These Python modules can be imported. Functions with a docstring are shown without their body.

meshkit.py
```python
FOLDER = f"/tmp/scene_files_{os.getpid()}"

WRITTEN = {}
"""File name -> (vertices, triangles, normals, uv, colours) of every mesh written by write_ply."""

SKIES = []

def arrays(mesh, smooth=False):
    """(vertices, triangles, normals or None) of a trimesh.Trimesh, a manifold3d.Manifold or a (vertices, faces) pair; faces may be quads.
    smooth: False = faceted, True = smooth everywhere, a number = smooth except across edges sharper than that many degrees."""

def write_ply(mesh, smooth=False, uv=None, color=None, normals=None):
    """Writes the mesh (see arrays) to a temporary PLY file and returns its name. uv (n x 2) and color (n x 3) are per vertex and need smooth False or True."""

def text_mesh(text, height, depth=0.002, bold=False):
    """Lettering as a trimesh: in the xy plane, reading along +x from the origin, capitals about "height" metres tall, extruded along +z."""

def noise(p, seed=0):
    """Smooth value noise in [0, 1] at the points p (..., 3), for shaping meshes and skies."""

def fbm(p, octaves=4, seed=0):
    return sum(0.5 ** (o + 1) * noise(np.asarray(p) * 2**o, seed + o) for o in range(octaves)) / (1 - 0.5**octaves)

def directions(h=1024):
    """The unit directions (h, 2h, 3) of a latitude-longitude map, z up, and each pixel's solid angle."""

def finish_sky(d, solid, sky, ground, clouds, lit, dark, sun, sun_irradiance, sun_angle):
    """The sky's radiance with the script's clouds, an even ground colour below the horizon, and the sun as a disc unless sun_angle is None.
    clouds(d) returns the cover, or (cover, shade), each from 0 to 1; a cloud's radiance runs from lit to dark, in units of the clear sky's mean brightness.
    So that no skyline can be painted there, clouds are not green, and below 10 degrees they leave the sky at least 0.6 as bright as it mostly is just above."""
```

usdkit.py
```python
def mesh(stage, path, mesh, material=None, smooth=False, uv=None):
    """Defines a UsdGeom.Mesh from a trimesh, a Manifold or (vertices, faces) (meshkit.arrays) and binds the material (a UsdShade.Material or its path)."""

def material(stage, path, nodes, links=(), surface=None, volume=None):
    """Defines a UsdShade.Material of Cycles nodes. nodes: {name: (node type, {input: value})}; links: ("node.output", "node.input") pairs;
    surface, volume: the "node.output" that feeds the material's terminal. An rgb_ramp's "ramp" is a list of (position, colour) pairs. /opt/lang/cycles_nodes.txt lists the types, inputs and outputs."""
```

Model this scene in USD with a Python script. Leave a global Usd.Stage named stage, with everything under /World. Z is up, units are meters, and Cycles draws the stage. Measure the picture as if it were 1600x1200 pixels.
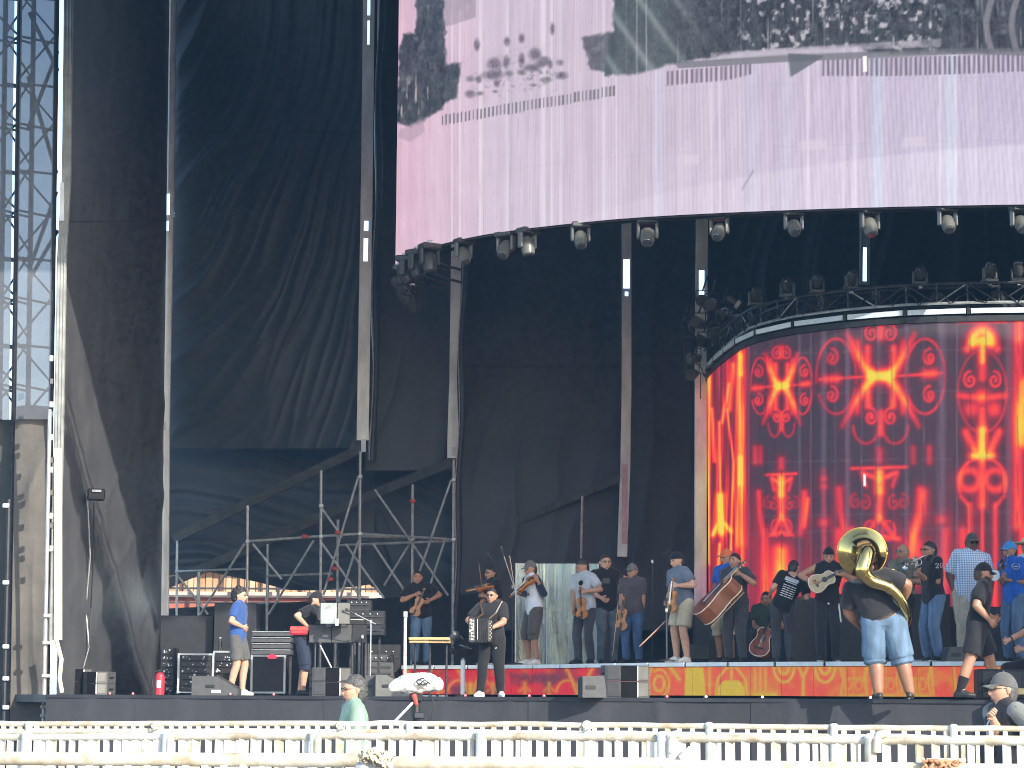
import math, random
import numpy as np, trimesh, usdkit, meshkit
import manifold3d as m3
from manifold3d import Manifold
from pxr import Usd, UsdGeom, UsdLux, UsdShade, Gf, Sdf, Vt
from scipy.spatial import cKDTree

rng = np.random.default_rng(7)
random.seed(7)
stage = Usd.Stage.CreateInMemory()
UsdGeom.SetStageUpAxis(stage, UsdGeom.Tokens.z)
UsdGeom.SetStageMetersPerUnit(stage, 1.0)
UsdGeom.Xform.Define(stage, '/World')
UsdGeom.Scope.Define(stage, '/World/Looks')

# ------------------------------------------------------------------ camera, sky, sun, exposure
FPX, EYE, HOR = 3400.0, 1.62, 1087.0            # focal length in photo pixels, eye height, horizon row
PITCH, ROLL = math.atan2(HOR - 600, FPX), 0.0055
EXPOSURE, SUN, SKY = 1.45, 0.78, 0.15
TO_SUN = np.array([0.55, -0.70, 0.43]); TO_SUN /= np.linalg.norm(TO_SUN)

fw = np.array([0, math.cos(PITCH), math.sin(PITCH)])
u0 = np.array([0, -math.sin(PITCH), math.cos(PITCH)])
rt = math.cos(ROLL) * np.array([1.0, 0, 0]) + math.sin(ROLL) * u0
up = -math.sin(ROLL) * np.array([1.0, 0, 0]) + math.cos(ROLL) * u0
CAM = np.array([0, 0, EYE])
cam = UsdGeom.Camera.Define(stage, '/World/camera')
M = Gf.Matrix4d(*[float(x) for x in (*rt, 0, *up, 0, *(-fw), 0, *CAM, 1)])
cam.AddTransformOp().Set(M)
cam.CreateHorizontalApertureAttr(36.0); cam.CreateVerticalApertureAttr(27.0)
cam.CreateFocalLengthAttr(FPX / 1600 * 36.0)
cam.CreateClippingRangeAttr(Gf.Vec2f(0.5, 5000))
cam.CreateExposureAttr(EXPOSURE)

elev, azim = math.asin(TO_SUN[2]), math.atan2(TO_SUN[0], TO_SUN[1])
dome = UsdLux.DomeLight.Define(stage, '/World/sky')
usdkit.material(stage, '/World/Looks/sky_look', {
    's': ('sky_texture', {'sky_type': 'single_scattering', 'sun_disc': False, 'sun_elevation': elev, 'sun_rotation': azim, 'aerosol_density': 1.0}),
    'b': ('background_shader', {'strength': SKY})}, [('s.color', 'b.color')], surface='b.background')
UsdShade.MaterialBindingAPI.Apply(dome.GetPrim()).Bind(UsdShade.Material.Get(stage, '/World/Looks/sky_look'))
sun = UsdLux.DistantLight.Define(stage, '/World/sun')
sun.CreateIntensityAttr(SUN); sun.CreateAngleAttr(0.5); sun.CreateColorAttr(Gf.Vec3f(1.0, 0.93, 0.82))
sun.CreateNormalizeAttr(True)
zax = TO_SUN; xax = np.cross([0, 0, 1], zax); xax /= np.linalg.norm(xax); yax = np.cross(zax, xax)
sun.AddTransformOp().Set(Gf.Matrix4d(*[float(v) for v in (*xax, 0, *yax, 0, *zax, 0, 0, 0, 60, 1)]))

# ------------------------------------------------------------------ helpers
def U(px, py, Y):
    """the point at depth Y that stands behind pixel (px, py) of the 1600 x 1200 photograph"""
    d = fw * FPX + rt * (px - 800) - up * (py - 600)
    return CAM + d * (Y / d[1])
def UZ(px, py, Y): return U(px, py, Y)[2]
def pix(P):
    P = np.asarray(P, float) - CAM
    d = P @ fw
    return np.stack([800 + FPX * (P @ rt) / d, 600 - FPX * (P @ up) / d], -1)
def A(*x): return np.array(x, float)
def nrm(v): v = np.asarray(v, float); return v / (np.linalg.norm(v) + 1e-12)

used = {}
def numbered(parent, name):
    k = (parent, name); n = used.get(k, -1) + 1; used[k] = n
    return name if n == 0 else f'{name}_{n:03d}'
def tag(prim, label=None, cat=None, group=None, kind=None):
    for k, v in (('label', label), ('category', cat), ('group', group), ('kind', kind)):
        if v: prim.SetCustomDataByKey(k, v)
    return prim
class T:                                            # a thing: an Xform at its base; its parts are built in world space and moved into it
    def __init__(s, name, label, cat, loc=(0, 0, 0), group=None, kind=None):
        s.path = '/World/' + numbered('/World', name); s.loc = np.asarray(loc, float)
        x = UsdGeom.Xform.Define(stage, s.path); x.AddTranslateOp().Set(Gf.Vec3d(*map(float, s.loc)))
        s.prim = tag(x.GetPrim(), label, cat, group, kind)
    def add(s, name, mesh, mat, label=None, smooth=False, kind=None, parent=None):
        base = parent or s.path
        p = base + '/' + numbered(base, name)
        m = usdkit.mesh(stage, p, shifted(mesh, -s.loc), mat, smooth=smooth)
        tag(m.GetPrim(), label, kind=kind)
        return p
def shifted(mesh, d):
    v, f, _ = meshkit.arrays(mesh); return (np.asarray(v) + d, f)
def one(name, mesh, mat, label=None, cat=None, group=None, kind=None, smooth=False):
    m = usdkit.mesh(stage, '/World/' + numbered('/World', name), mesh, mat, smooth=smooth)
    return tag(m.GetPrim(), label, cat, group, kind)
def copy(src, loc, label, rotz=0.0):
    name = src.path.rsplit('/', 1)[1]
    base = name[:-4] if name[-4:-3] == '_' and name[-3:].isdigit() else name
    x = UsdGeom.Xform.Define(stage, '/World/' + numbered('/World', base))
    x.GetPrim().GetReferences().AddInternalReference(src.path); x.GetPrim().SetInstanceable(True)
    x.ClearXformOpOrder()
    x.GetPrim().CreateAttribute('xformOp:translate', Sdf.ValueTypeNames.Double3).Set(Gf.Vec3d(*map(float, loc)))
    x.GetPrim().CreateAttribute('xformOp:rotateZ', Sdf.ValueTypeNames.Float).Set(float(rotz))
    x.GetPrim().CreateAttribute('xformOpOrder', Sdf.ValueTypeNames.TokenArray).Set(Vt.TokenArray(['xformOp:translate', 'xformOp:rotateZ']))
    x.GetPrim().SetCustomDataByKey('label', label)
    return x.GetPrim()

def cat(*ms):
    V, F, n = [], [], 0
    for m in ms:
        v, f, _ = meshkit.arrays(m)
        V.append(v); F.append(np.asarray(f) + n); n += len(v)
    return (np.vstack(V), np.vstack(F))
def frame(d):
    d = nrm(d); a = np.cross(d, A(0, 0, 1) if abs(d[2]) < .95 else A(1, 0, 0)); a = nrm(a); return a, np.cross(d, a)
def tube(pts, r, n=8, caps=True):
    p = np.asarray(pts, float); k = len(p); r = np.broadcast_to(np.asarray(r, float), (k,))
    t = np.gradient(p, axis=0); t /= np.linalg.norm(t, axis=1, keepdims=True) + 1e-12
    a, _ = frame(t[0]); ang = np.arange(n) * 2 * np.pi / n; V = []
    for i in range(k):
        a = a - t[i] * (a @ t[i]); a = nrm(a); b = np.cross(t[i], a)
        V.append(p[i] + r[i] * (np.cos(ang)[:, None] * a + np.sin(ang)[:, None] * b))
    i, j = np.meshgrid(np.arange(k - 1), np.arange(n), indexing='ij')
    q = np.stack([i * n + j, i * n + (j + 1) % n, (i + 1) * n + (j + 1) % n, (i + 1) * n + j], -1).reshape(-1, 4)
    F = [q[:, [0, 1, 2]], q[:, [0, 2, 3]]]
    V = np.vstack(V)
    if caps:
        c = len(V); V = np.vstack([V, p[:1], p[-1:]]); jj = np.arange(n)
        F += [np.stack([np.full(n, c), (jj + 1) % n, jj], 1), np.stack([np.full(n, c + 1), (k - 1) * n + jj, (k - 1) * n + (jj + 1) % n], 1)]
    return V, np.vstack(F)
def bar(a, b, w, h=None, upv=(0, 0, 1)):                    # rectangular bar from a to b
    a, b = np.asarray(a, float), np.asarray(b, float); d = nrm(b - a); upv = np.asarray(upv, float)
    s = np.cross(d, upv); s = nrm(s) if np.linalg.norm(s) > 1e-6 else nrm(np.cross(d, A(0, 1, 0)))
    t = np.cross(s, d); h = h or w
    V = np.array([c + s * x * w / 2 + t * z * h / 2 for c in (a, b) for x, z in ((-1, -1), (1, -1), (1, 1), (-1, 1))])
    F = np.array([[0, 1, 2, 3], [7, 6, 5, 4], [0, 4, 5, 1], [1, 5, 6, 2], [2, 6, 7, 3], [3, 7, 4, 0]])
    return V, np.vstack([F[:, [0, 2, 1]], F[:, [0, 3, 2]]])
def box(c, size, rz=0.0, bev=0.0, R=None):
    sx, sy, sz = np.asarray(size, float) / 2
    if bev > 0:
        b = min(bev, sx * .9, sy * .9, sz * .9)
        V = [(x * (sx - (b if k != 0 else 0)), y * (sy - (b if k != 1 else 0)), z * (sz - (b if k != 2 else 0))) for x in (-1, 1) for y in (-1, 1) for z in (-1, 1) for k in range(3)]
        h = trimesh.convex.convex_hull(np.array(V)); V, F = np.array(h.vertices), np.array(h.faces)
    else:
        m = trimesh.creation.box((2 * sx, 2 * sy, 2 * sz)); V, F = np.array(m.vertices), np.array(m.faces)
    if R is None:
        c_, s_ = math.cos(rz), math.sin(rz); R = np.array([[c_, -s_, 0], [s_, c_, 0], [0, 0, 1]])
    return V @ np.asarray(R).T + np.asarray(c, float), F
def place(mesh, c, R):                                      # local mesh -> world; the columns of R are the local axes
    v, f, _ = meshkit.arrays(mesh); return np.asarray(v) @ np.asarray(R).T + np.asarray(c, float), f
def axes(x, z):                                             # right handed axes from an x direction and an approximate z
    x = nrm(x); y = nrm(np.cross(z, x)); z = np.cross(x, y); return np.stack([x, y, z], 1)
def ball(c, r, sub=2, sq=(1, 1, 1), R=None):
    m = trimesh.creation.icosphere(sub, 1.0); v = np.array(m.vertices) * np.asarray(sq) * r
    if R is not None: v = v @ np.asarray(R).T
    return v + np.asarray(c, float), np.array(m.faces)
def lathe(prof, n=24, c=(0, 0, 0), axis=(0, 0, 1)):
    """prof: (radius, height) pairs turned round an axis"""
    prof = np.asarray(prof, float); k = len(prof); a, b = frame(axis); ang = np.arange(n) * 2 * np.pi / n
    V = np.vstack([np.asarray(c, float) + nrm(axis) * h + r * (np.cos(ang)[:, None] * a + np.sin(ang)[:, None] * b) for r, h in prof])
    i, j = np.meshgrid(np.arange(k - 1), np.arange(n), indexing='ij')
    q = np.stack([i * n + j, i * n + (j + 1) % n, (i + 1) * n + (j + 1) % n, (i + 1) * n + j], -1).reshape(-1, 4)
    return V, np.vstack([q[:, [0, 1, 2]], q[:, [0, 2, 3]]])
def prism(poly, depth, c=(0, 0, 0), R=None):                # polygon in local xy pushed along local z, centred on z
    from shapely.geometry import Polygon
    g = Polygon(poly) if not hasattr(poly, 'exterior') else poly
    m = trimesh.creation.extrude_polygon(g.buffer(0), depth, engine='earcut'); v = np.array(m.vertices) - A(0, 0, depth / 2)
    return (v @ np.asarray(R).T if R is not None else v) + np.asarray(c, float), np.array(m.faces)
def grid(P, flip=False):                                    # P: (nu, nv, 3)
    a, b = P.shape[:2]; i, j = np.meshgrid(np.arange(a - 1), np.arange(b - 1), indexing='ij')
    q = np.stack([i * b + j, (i + 1) * b + j, (i + 1) * b + j + 1, i * b + j + 1], -1).reshape(-1, 4)
    if flip: q = q[:, ::-1]
    return P.reshape(-1, 3), np.vstack([q[:, [0, 1, 2]], q[:, [0, 2, 3]]])

# ------------------------------------------------------------------ materials
L = {}
def mat(name, col, rough=.6, metal=0.0, var=.18, scale=6.0, bump=0.0, bscale=None, stretch=(1, 1, 1), col2=None, spec=.5, sheen=0.0, lo=.35, hi=.68, detail=4):
    """plain surface with a mottled colour and optional fine relief"""
    if name in L: return L[name]
    c = np.asarray(col, float); c1 = np.clip(c * (1 - var), 0, 1); c2 = np.clip(c * (1 + var), 0, 1) if col2 is None else np.asarray(col2, float)
    nodes = {'t': ('texture_coordinate', {}), 'm': ('mapping', {'scale': tuple(scale * s for s in stretch)}), 'n': ('noise_texture', {'scale': 1.0, 'detail': detail, 'roughness': .6}),
             'r': ('rgb_ramp', {'ramp': [(0, c1), (lo, c1), (hi, c2), (1, c2)]}), 'p': ('principled_bsdf', {'roughness': rough, 'metallic': metal, 'specular_ior_level': spec, 'sheen_weight': sheen})}
    links = [('t.object', 'm.vector'), ('m.vector', 'n.vector'), ('n.fac', 'r.fac'), ('r.color', 'p.base_color')]
    if bump:
        nodes['n2'] = ('noise_texture', {'scale': bscale or scale * 4, 'detail': 4}); nodes['b'] = ('bump', {'strength': 1.0, 'distance': bump})
        links += [('t.object', 'n2.vector'), ('n2.fac', 'b.height'), ('b.normal', 'p.normal')]
    L[name] = usdkit.material(stage, '/World/Looks/' + name, nodes, links, surface='p.BSDF'); return L[name]
def emit(name, col, strength):
    if name not in L:
        L[name] = usdkit.material(stage, '/World/Looks/' + name, {'p': ('principled_bsdf', {'base_color': tuple(col), 'emission_color': tuple(col), 'emission_strength': strength, 'roughness': .4})}, [], surface='p.BSDF')
    return L[name]

# black stage cloth: nearly black, dusty, fine weave
mat('black_cloth', (.036, .040, .048), rough=.85, var=.35, scale=.7, bump=.002, bscale=60, spec=.25, detail=6)
mat('side_cloth', (.056, .058, .062), rough=.5, var=.3, scale=.9, spec=.5, detail=5)
mat('curtain_cloth', (.034, .045, .061), rough=.5, var=.22, scale=.35, spec=.36, detail=3)
mat('fascia_cloth', (.047, .048, .054), rough=.85, var=.2, scale=1.2, bump=.004, bscale=14, spec=.3, detail=6, stretch=(1, 1, .35))
mat('wall_cloth', (.06, .058, .055), rough=.75, var=.3, scale=.8, bump=.004, bscale=12, spec=.4, detail=6)
mat('aluminium', (.42, .43, .43), rough=.45, metal=.55, var=.2, scale=3, bump=.001, bscale=30)
mat('pale_rail', (.76, .78, .77), rough=.6, metal=.0, var=.25, scale=2.5, stretch=(1, 1, .3), bump=.002, bscale=14)
mat('galvanised', (.40, .42, .42), rough=.45, metal=.5, var=.25, scale=9)
mat('dark_steel', (.05, .05, .055), rough=.5, metal=.4, var=.3, scale=10)
mat('black_plastic', (.011, .011, .012), rough=.5, var=.3, scale=12)
mat('black_paint', (.013, .013, .015), rough=.55, var=.3, scale=9)
mat('speaker_grille', (.030, .031, .033), rough=.6, var=.2, scale=18, bump=.002, bscale=120)
mat('grille_black', (.008, .008, .009), rough=.95, spec=.1)
mat('speaker_grey', (.062, .062, .064), rough=.55, var=.15, scale=12)
mat('chrome', (.65, .65, .66), rough=.2, metal=1.0, var=.08, scale=8)
mat('white_strip', (.62, .64, .66), rough=.5, var=.1, scale=5)
mat('white_paint', (.76, .74, .68), rough=.5, var=.07, scale=5, bump=.0015, bscale=25, col2=(.80, .79, .76))
mat('red_paint', (.5, .03, .05), rough=.35, var=.2, scale=8)
mat('red_tape', (.45, .05, .04), rough=.6, var=.2, scale=8)
mat('stage_floor', (.03, .03, .032), rough=.5, var=.3, scale=2)
mat('wood_slab', (.5, .38, .18), rough=.5, var=.2, scale=4, stretch=(1, 6, 6))
mat('brass', (.80, .58, .20), rough=.13, metal=1.0, var=.10, scale=5)
mat('silver', (.75, .74, .70), rough=.18, metal=1.0, var=.08, scale=5)
mat('violin_wood', (.26, .075, .025), rough=.25, var=.3, scale=6, stretch=(1, 1, 3))
mat('violin_amber', (.42, .17, .05), rough=.25, var=.3, scale=6, stretch=(1, 1, 3))
mat('ebony', (.02, .018, .016), rough=.35, var=.2)
mat('maple', (.55, .36, .18), rough=.35, var=.15, scale=5)
mat('spruce', (.62, .46, .26), rough=.35, var=.12, scale=8, stretch=(8, 1, 1))
mat('rosewood', (.16, .045, .022), rough=.28, var=.35, scale=4, stretch=(4, 1, .6))
mat('white_cover', (.62, .61, .56), rough=.4, var=.12, scale=9, bump=.012, bscale=14)
mat('cream', (.72, .66, .50), rough=.4, var=.08); mat('cream_tape', (.44, .43, .36), rough=.6, var=.12)
# ------------------------------------------------------------------ ground, stage, back buildings
gx, gy = np.meshgrid(np.linspace(-600, 600, 7), np.linspace(-100, 1500, 9), indexing="ij")
one("ground", grid(np.stack([gx, gy, gx * 0], -1)),
    mat('asphalt', (.085, .09, .10), rough=.95, var=.25, scale=.6, bump=.02, bscale=5, spec=.2), kind='structure')

SZ = 1.60                                                  # stage floor height
F0, F1 = U(72, 1087, 34.2), U(1552, 1087, 28.4)            # ends of the stage front
fd = nrm((F1 - F0) * A(1, 1, 0)); fn = A(fd[1], -fd[0], 0)  # along it, and out towards the audience
FR = F1 + fd * 4.5
def fpt(t, o=0.0, z=0.0): p = F0 * A(1, 1, 0) + fd * t + fn * o; return A(p[0], p[1], z)
FL = np.linalg.norm((F1 - F0)[:2])
deck = [fpt(0, -.03), fpt(FL + 5, -.03), A(14, 50, 0), A(-8.4, 50, 0), A(-8.4, 36.5, 0)]
one('stage_floor', prism([(p[0], p[1]) for p in deck], .12, (0, 0, SZ - .061)), L['stage_floor'], 'dark deck of the raised stage that the band stands on', 'stage')

def cloth(P, seed, amp=.05, fq=3.0, ang=0.0, fine=.3, nrmv=None):
    """a hanging cloth: folds run along the direction ang (radians from horizontal) over the sheet P (nu, nv, 3)"""
    w = np.linalg.norm(P[-1, 0] - P[0, 0]); h = np.linalg.norm(P[0, -1] - P[0, 0])
    u, v = np.meshgrid(np.linspace(0, w, P.shape[0]), np.linspace(0, h, P.shape[1]), indexing='ij')
    a = ang(u / w, v / h) if callable(ang) else ang
    wob = meshkit.fbm(np.stack([u * .35, v * .25, u * 0 + seed], -1), 3, seed) * 1.4
    q = (-u * np.sin(a) + v * np.cos(a)) + wob; s = u * np.cos(a) + v * np.sin(a)
    f1 = meshkit.noise(np.stack([q * fq * .6, s * .14, q * 0 + seed], -1), seed + 3); f2 = meshkit.noise(np.stack([q * fq * 1.5, s * .2, q * 0 + seed], -1), seed + 4)
    f = (1 - np.abs(2 * f1 - 1)) ** 3 * .62 + (1 - np.abs(2 * f2 - 1)) ** 3 * .26 - .3
    amp = amp(u / w, v / h) if callable(amp) else amp
    big = meshkit.fbm(np.stack([u * .5, v * .5, u * 0 + 9], -1), 2, seed + 5) - .5
    n = np.cross(P[-1, 0] - P[0, 0], P[0, -1] - P[0, 0]); n = nrm(n) if nrmv is None else nrm(nrmv)
    edge = np.minimum(1, np.minimum(u, w - u) / .25)
    return P + n * ((f * amp * 2 + big * amp * 1.6) * edge)[..., None]
def sheet(a, b, c, d, nu, nv):                             # corners: a bottom left, b bottom right, c top right, d top left
    s, t = np.linspace(0, 1, nu)[:, None, None], np.linspace(0, 1, nv)[None, :, None]
    return (1 - s) * (1 - t) * a + s * (1 - t) * b + s * t * c + (1 - s) * t * d

# stage front cloth, hung in lengths from the deck edge
t_ = T('stage_fascia', 'long plain grey-black cloth along the front edge of the stage, above the white fence', 'stage skirt', fpt(0))
n = 9
for i in range(n):
    a, b = FL * i / n, FL * (i + 1) / n + .05
    o = .006 * (i % 2)
    P = sheet(fpt(a, o, .0), fpt(b, o, .0), fpt(b, o, SZ - .006), fpt(a, o, SZ - .006), 40, 30)
    t_.add('cloth_length', grid(cloth(P, 40 + i, .016, 1.6, 1.4)), L['fascia_cloth'], smooth=True)
t_.add('hem', bar(fpt(0, .012, SZ - .025), fpt(FL, .012, SZ - .025), .012, .05), L['black_cloth'])
t2 = T('dark_fascia', 'darker black cloth at the right end of the stage front beside the orange panels', 'stage skirt', fpt(FL))
P = sheet(fpt(FL + .02, .16, 0), fpt(FL + 4.6, .16, 0), fpt(FL + 4.6, .16, SZ + .01), fpt(FL + .02, .16, SZ + .01), 40, 20)
t2.add('cloth_length', grid(cloth(P, 77, .03, 2.2, 1.4)), L['black_cloth'], smooth=True)
t2.add('cloth_side', grid(sheet(fpt(FL + .02, -.03, 0), fpt(FL + .02, .155, 0), fpt(FL + .02, .155, SZ + .01), fpt(FL + .02, -.03, SZ + .01), 2, 2)), L['black_cloth'])

# ---- roof and far wing: what shades the stage
rf = T('stage_roof', 'wide black stage roof high above the band, its front edge out over the deck', 'roof', (2, 38, 12.4))
rf.add('canopy', box((3, 39.7, 18.9), (25, 19.5, .3)), L['black_cloth'])
rf.add('front_valance', box((3, 30.0, 15.6), (25, .1, 6.3)), L['black_cloth'])
rf.add('rear_truss', bar((-9, 49.0, 18.5), (15, 49.0, 18.5), .4), L['aluminium'])
for x in (-9.3, 15.3):
    for y in (30.2, 48.8): rf.add('mast', bar((x, y, 0), (x, y, 17.8), .35), L['aluminium'])
rf.add('right_side_cloth', grid(cloth(sheet(A(15, 30.1, 0), A(15, 49, 0), A(15, 49, 18.7), A(15, 30.1, 18.7), 30, 30), 3, .06, 2, 1.4)), L['black_cloth'], smooth=True)
wg = T('side_wing', 'black scrim wing on a scaffold at the far right of the stage', 'scaffold wing', (14, 25, 0))
P = sheet(A(9.15, 24.6, 0), A(19, 22.0, 0), A(19, 22.0, 15.5), A(9.15, 24.6, 15.5), 30, 30)
wg.add('scrim', grid(cloth(P, 5, .06, 2, 1.4)), L['black_cloth'], smooth=True)
for k in range(4):
    p = A(9.3, 24.75, 0) + (A(19, 22, 0) - A(9.15, 24.6, 0)) * k / 3.1
    wg.add('standard', tube([p, p + A(0, 0, 15.5)], .06), L['galvanised'])

bm = T('rear_masking', 'black masking cloth closing the back of the stage below the red screen', 'curtain', (4, 49.2, 0))
bm.add('cloth', grid(cloth(sheet(U(700, 1087, 49.2) * A(1, 1, 0), U(1800, 1087, 49.2) * A(1, 1, 0), U(1800, 940, 49.2), U(700, 940, 49.2), 90, 30), 33, .07, 2, 1.5)), L['black_cloth'], smooth=True)

# ---- orange grandstand far behind, seen under the curtain
GB = 78.0
gs = T('grandstand', 'sunlit orange timber grandstand far behind the stage, seen under the curtain hem', 'building', (-8, GB, 0))
mat('plank', (.42, .25, .14), rough=.8, var=.25, scale=.9, stretch=(3, 3, .4)); mat('plank_pale', (.52, .37, .24), rough=.8, var=.2, scale=.8)
mat('red_wall', (.42, .13, .08), rough=.85, var=.2, scale=.7); mat('pale_band', (.52, .42, .35), rough=.8, var=.1)
x0, x1 = U(180, 900, GB)[0], U(592, 900, GB)[0]
zt, zb1, zb2, zb = UZ(400, 872, GB), UZ(400, 925, GB), UZ(400, 934, GB), 0
gs.add('red_wall', box(((x0 + x1) / 2, GB + .4, zb2 / 2), (x1 - x0, .8, zb2)), L['red_wall'])
gs.add('pale_band', box(((x0 + x1) / 2, GB + .35, (zb1 + zb2) / 2), (x1 - x0, 1.0, zb1 - zb2)), L['pale_band'])
x = x0
while x < x1:
    w = rng.uniform(.16, .30); gs.add('plank', box((x + w / 2, GB + .4 + rng.uniform(-.03, .03), (zt + zb1) / 2 + .004), (w - .03, .12, zt - zb1 - .01)), L['plank' if rng.random() < .75 else 'plank_pale']); x += w
gs.add('backing', box(((x0 + x1) / 2, GB + .8, (zt + zb1) / 2), (x1 - x0, .4, zt - zb1)), L['red_wall'])
for py in (921, 943): gs.add('dark_rail', bar(A(x0, GB - .6, UZ(400, py, GB)), A(x1, GB - .6, UZ(400, py, GB)), .07), L['dark_steel'])
for px in range(190, 700, 62): gs.add('roof_post', bar(A(U(px, 900, GB)[0], GB - .6, 0), A(U(px, 900, GB)[0], GB - .6, zt), .10), L['dark_steel'])
gs.add('roof_edge', box(((x0 + x1) / 2, GB - .2, zt + .55), (x1 - x0, 2.2, .5)), L['pale_band'])

# ------------------------------------------------------------------ black curtains and the pale rails they run in
YB = 46.5
def back_depth(px): return np.interp(px, [262, 575, 712, 980, 1095, 1350, 1700], [46.3, 45.0, 46.5, 46.5, 47.0, 48.0, 48.5])
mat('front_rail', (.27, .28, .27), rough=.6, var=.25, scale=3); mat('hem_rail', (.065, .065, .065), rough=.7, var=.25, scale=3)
def rail_path(pts, Y): return [U(px, py, Y if np.isscalar(Y) else Y[i]) for i, (px, py) in enumerate(pts)]
GAPS = []
def rail(label, pts, Y, w=.2, marks=(), taper=None, group='pale rails between the black curtains'):
    w = w * 1.22 if 'pale' in group else w
    mr = 'front_rail' if 'cream' in label else 'pale_rail' if 'pale' in group else 'hem_rail'
    P = rail_path(pts, Y); t = T('curtain_rail', label, 'rail', P[-1] * A(1, 1, 0) + A(0, 0, min(p[2] for p in P)), group)
    for i in range(len(P) - 1):
        a, b = P[i], P[i + 1]; d = nrm(b - a); s = nrm(np.cross(d, A(0, 1, 0)))
        e = .002 * i
        cuts = []                                            # slots where daylight from behind comes through the rail
        for (px, py0, py1, mw, m) in marks:
            if m == 'slot' and pts[i][1] <= py0 and py1 <= pts[i + 1][1]:
                f0, f1 = [(y_ - pts[i][1]) / (pts[i + 1][1] - pts[i][1]) for y_ in (py0, py1)]; cuts.append((f0, f1, mw))
        last = 0.0
        for f0, f1, mw in sorted(cuts) + [(1.0, 1.0, 0)]:
            t.add('rail_length', bar(a + (b - a) * last, a + (b - a) * f0, w + e, .09 + e, upv=(0, 1, 0)), L[mr])
            if f1 > f0:
                ew = (w - mw) / 2
                for q_ in (-1, 1): t.add('slot_side', bar(a + (b - a) * f0 + s * q_ * (w - ew) / 2, a + (b - a) * f1 + s * q_ * (w - ew) / 2, ew, .088, upv=(0, 1, 0)), L[mr])
            last = f1
        if cuts: continue
        for k in (-.36, 0.0, .36):
            t.add('ridge', bar(a + s * w * k - A(0, .052, 0), b + s * w * k - A(0, .052, 0), w * .10,   .025, upv=(0, 1, 0)), L[mr])
    for (px, py0, py1, mw, m) in marks:
        if m == 'slot': GAPS.append((px - 5.5 - mw * 12, px + 5.5 + mw * 12, py0 - 3, py1 + 3) if mw > .13 else (px - 6, px + 6, py0 - 3, py1 + 3)); continue
        Yk = float(np.interp(py0, [p[1] for p in pts], Y if not np.isscalar(Y) else [Y] * len(pts))) - .085
        t.add('white_tape', bar(U(px, py0, Yk), U(px, py1, Yk), mw, .012, upv=(0, 1, 0)), L[m])
    return t
rail('pale rail standing second from the left, with a straight foot on the deck', [(268, -60), (263, 300), (256, 668), (254, 1000)], 46.0, .20, [(265, 302, 337, .09, 'slot'), (264, 345, 362, .07, 'slot'), (257, 658, 672, .06, 'white_strip')])
rail('pale rail that ends in a rounded elbow above the scaffold, third from the left', [(577, -60), (573, 300), (567, 660), (567, 688)], 45.2, .20, [(577, 0, 26, .07, 'slot'), (576, 32, 72, .06, 'slot'), (573, 345, 362, .10, 'slot'), (572, 372, 410, .10, 'slot'), (568, 686, 706, .10, 'white_strip')])
rail('pale rail just under the left end of the big screen, elbow at its foot', [(714, 372), (711, 600), (708, 690), (708, 716)], 46.0, .20, [(713, 415, 430, .1, 'white_strip'), (709, 698, 712, .09, 'white_strip')])
rail('thin pale rail below the screen with a bright white length near its top', [(979, 320), (979, 600), (977, 730), (972, 870)], 47.0, .17, [(979, 405, 452, .15, 'slot'), (979, 456, 464, .08, 'slot'), (976, 725, 850, .12, 'pink_tape')] if mat('pink_tape', (.62, .42, .45), rough=.6) else ())
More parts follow.
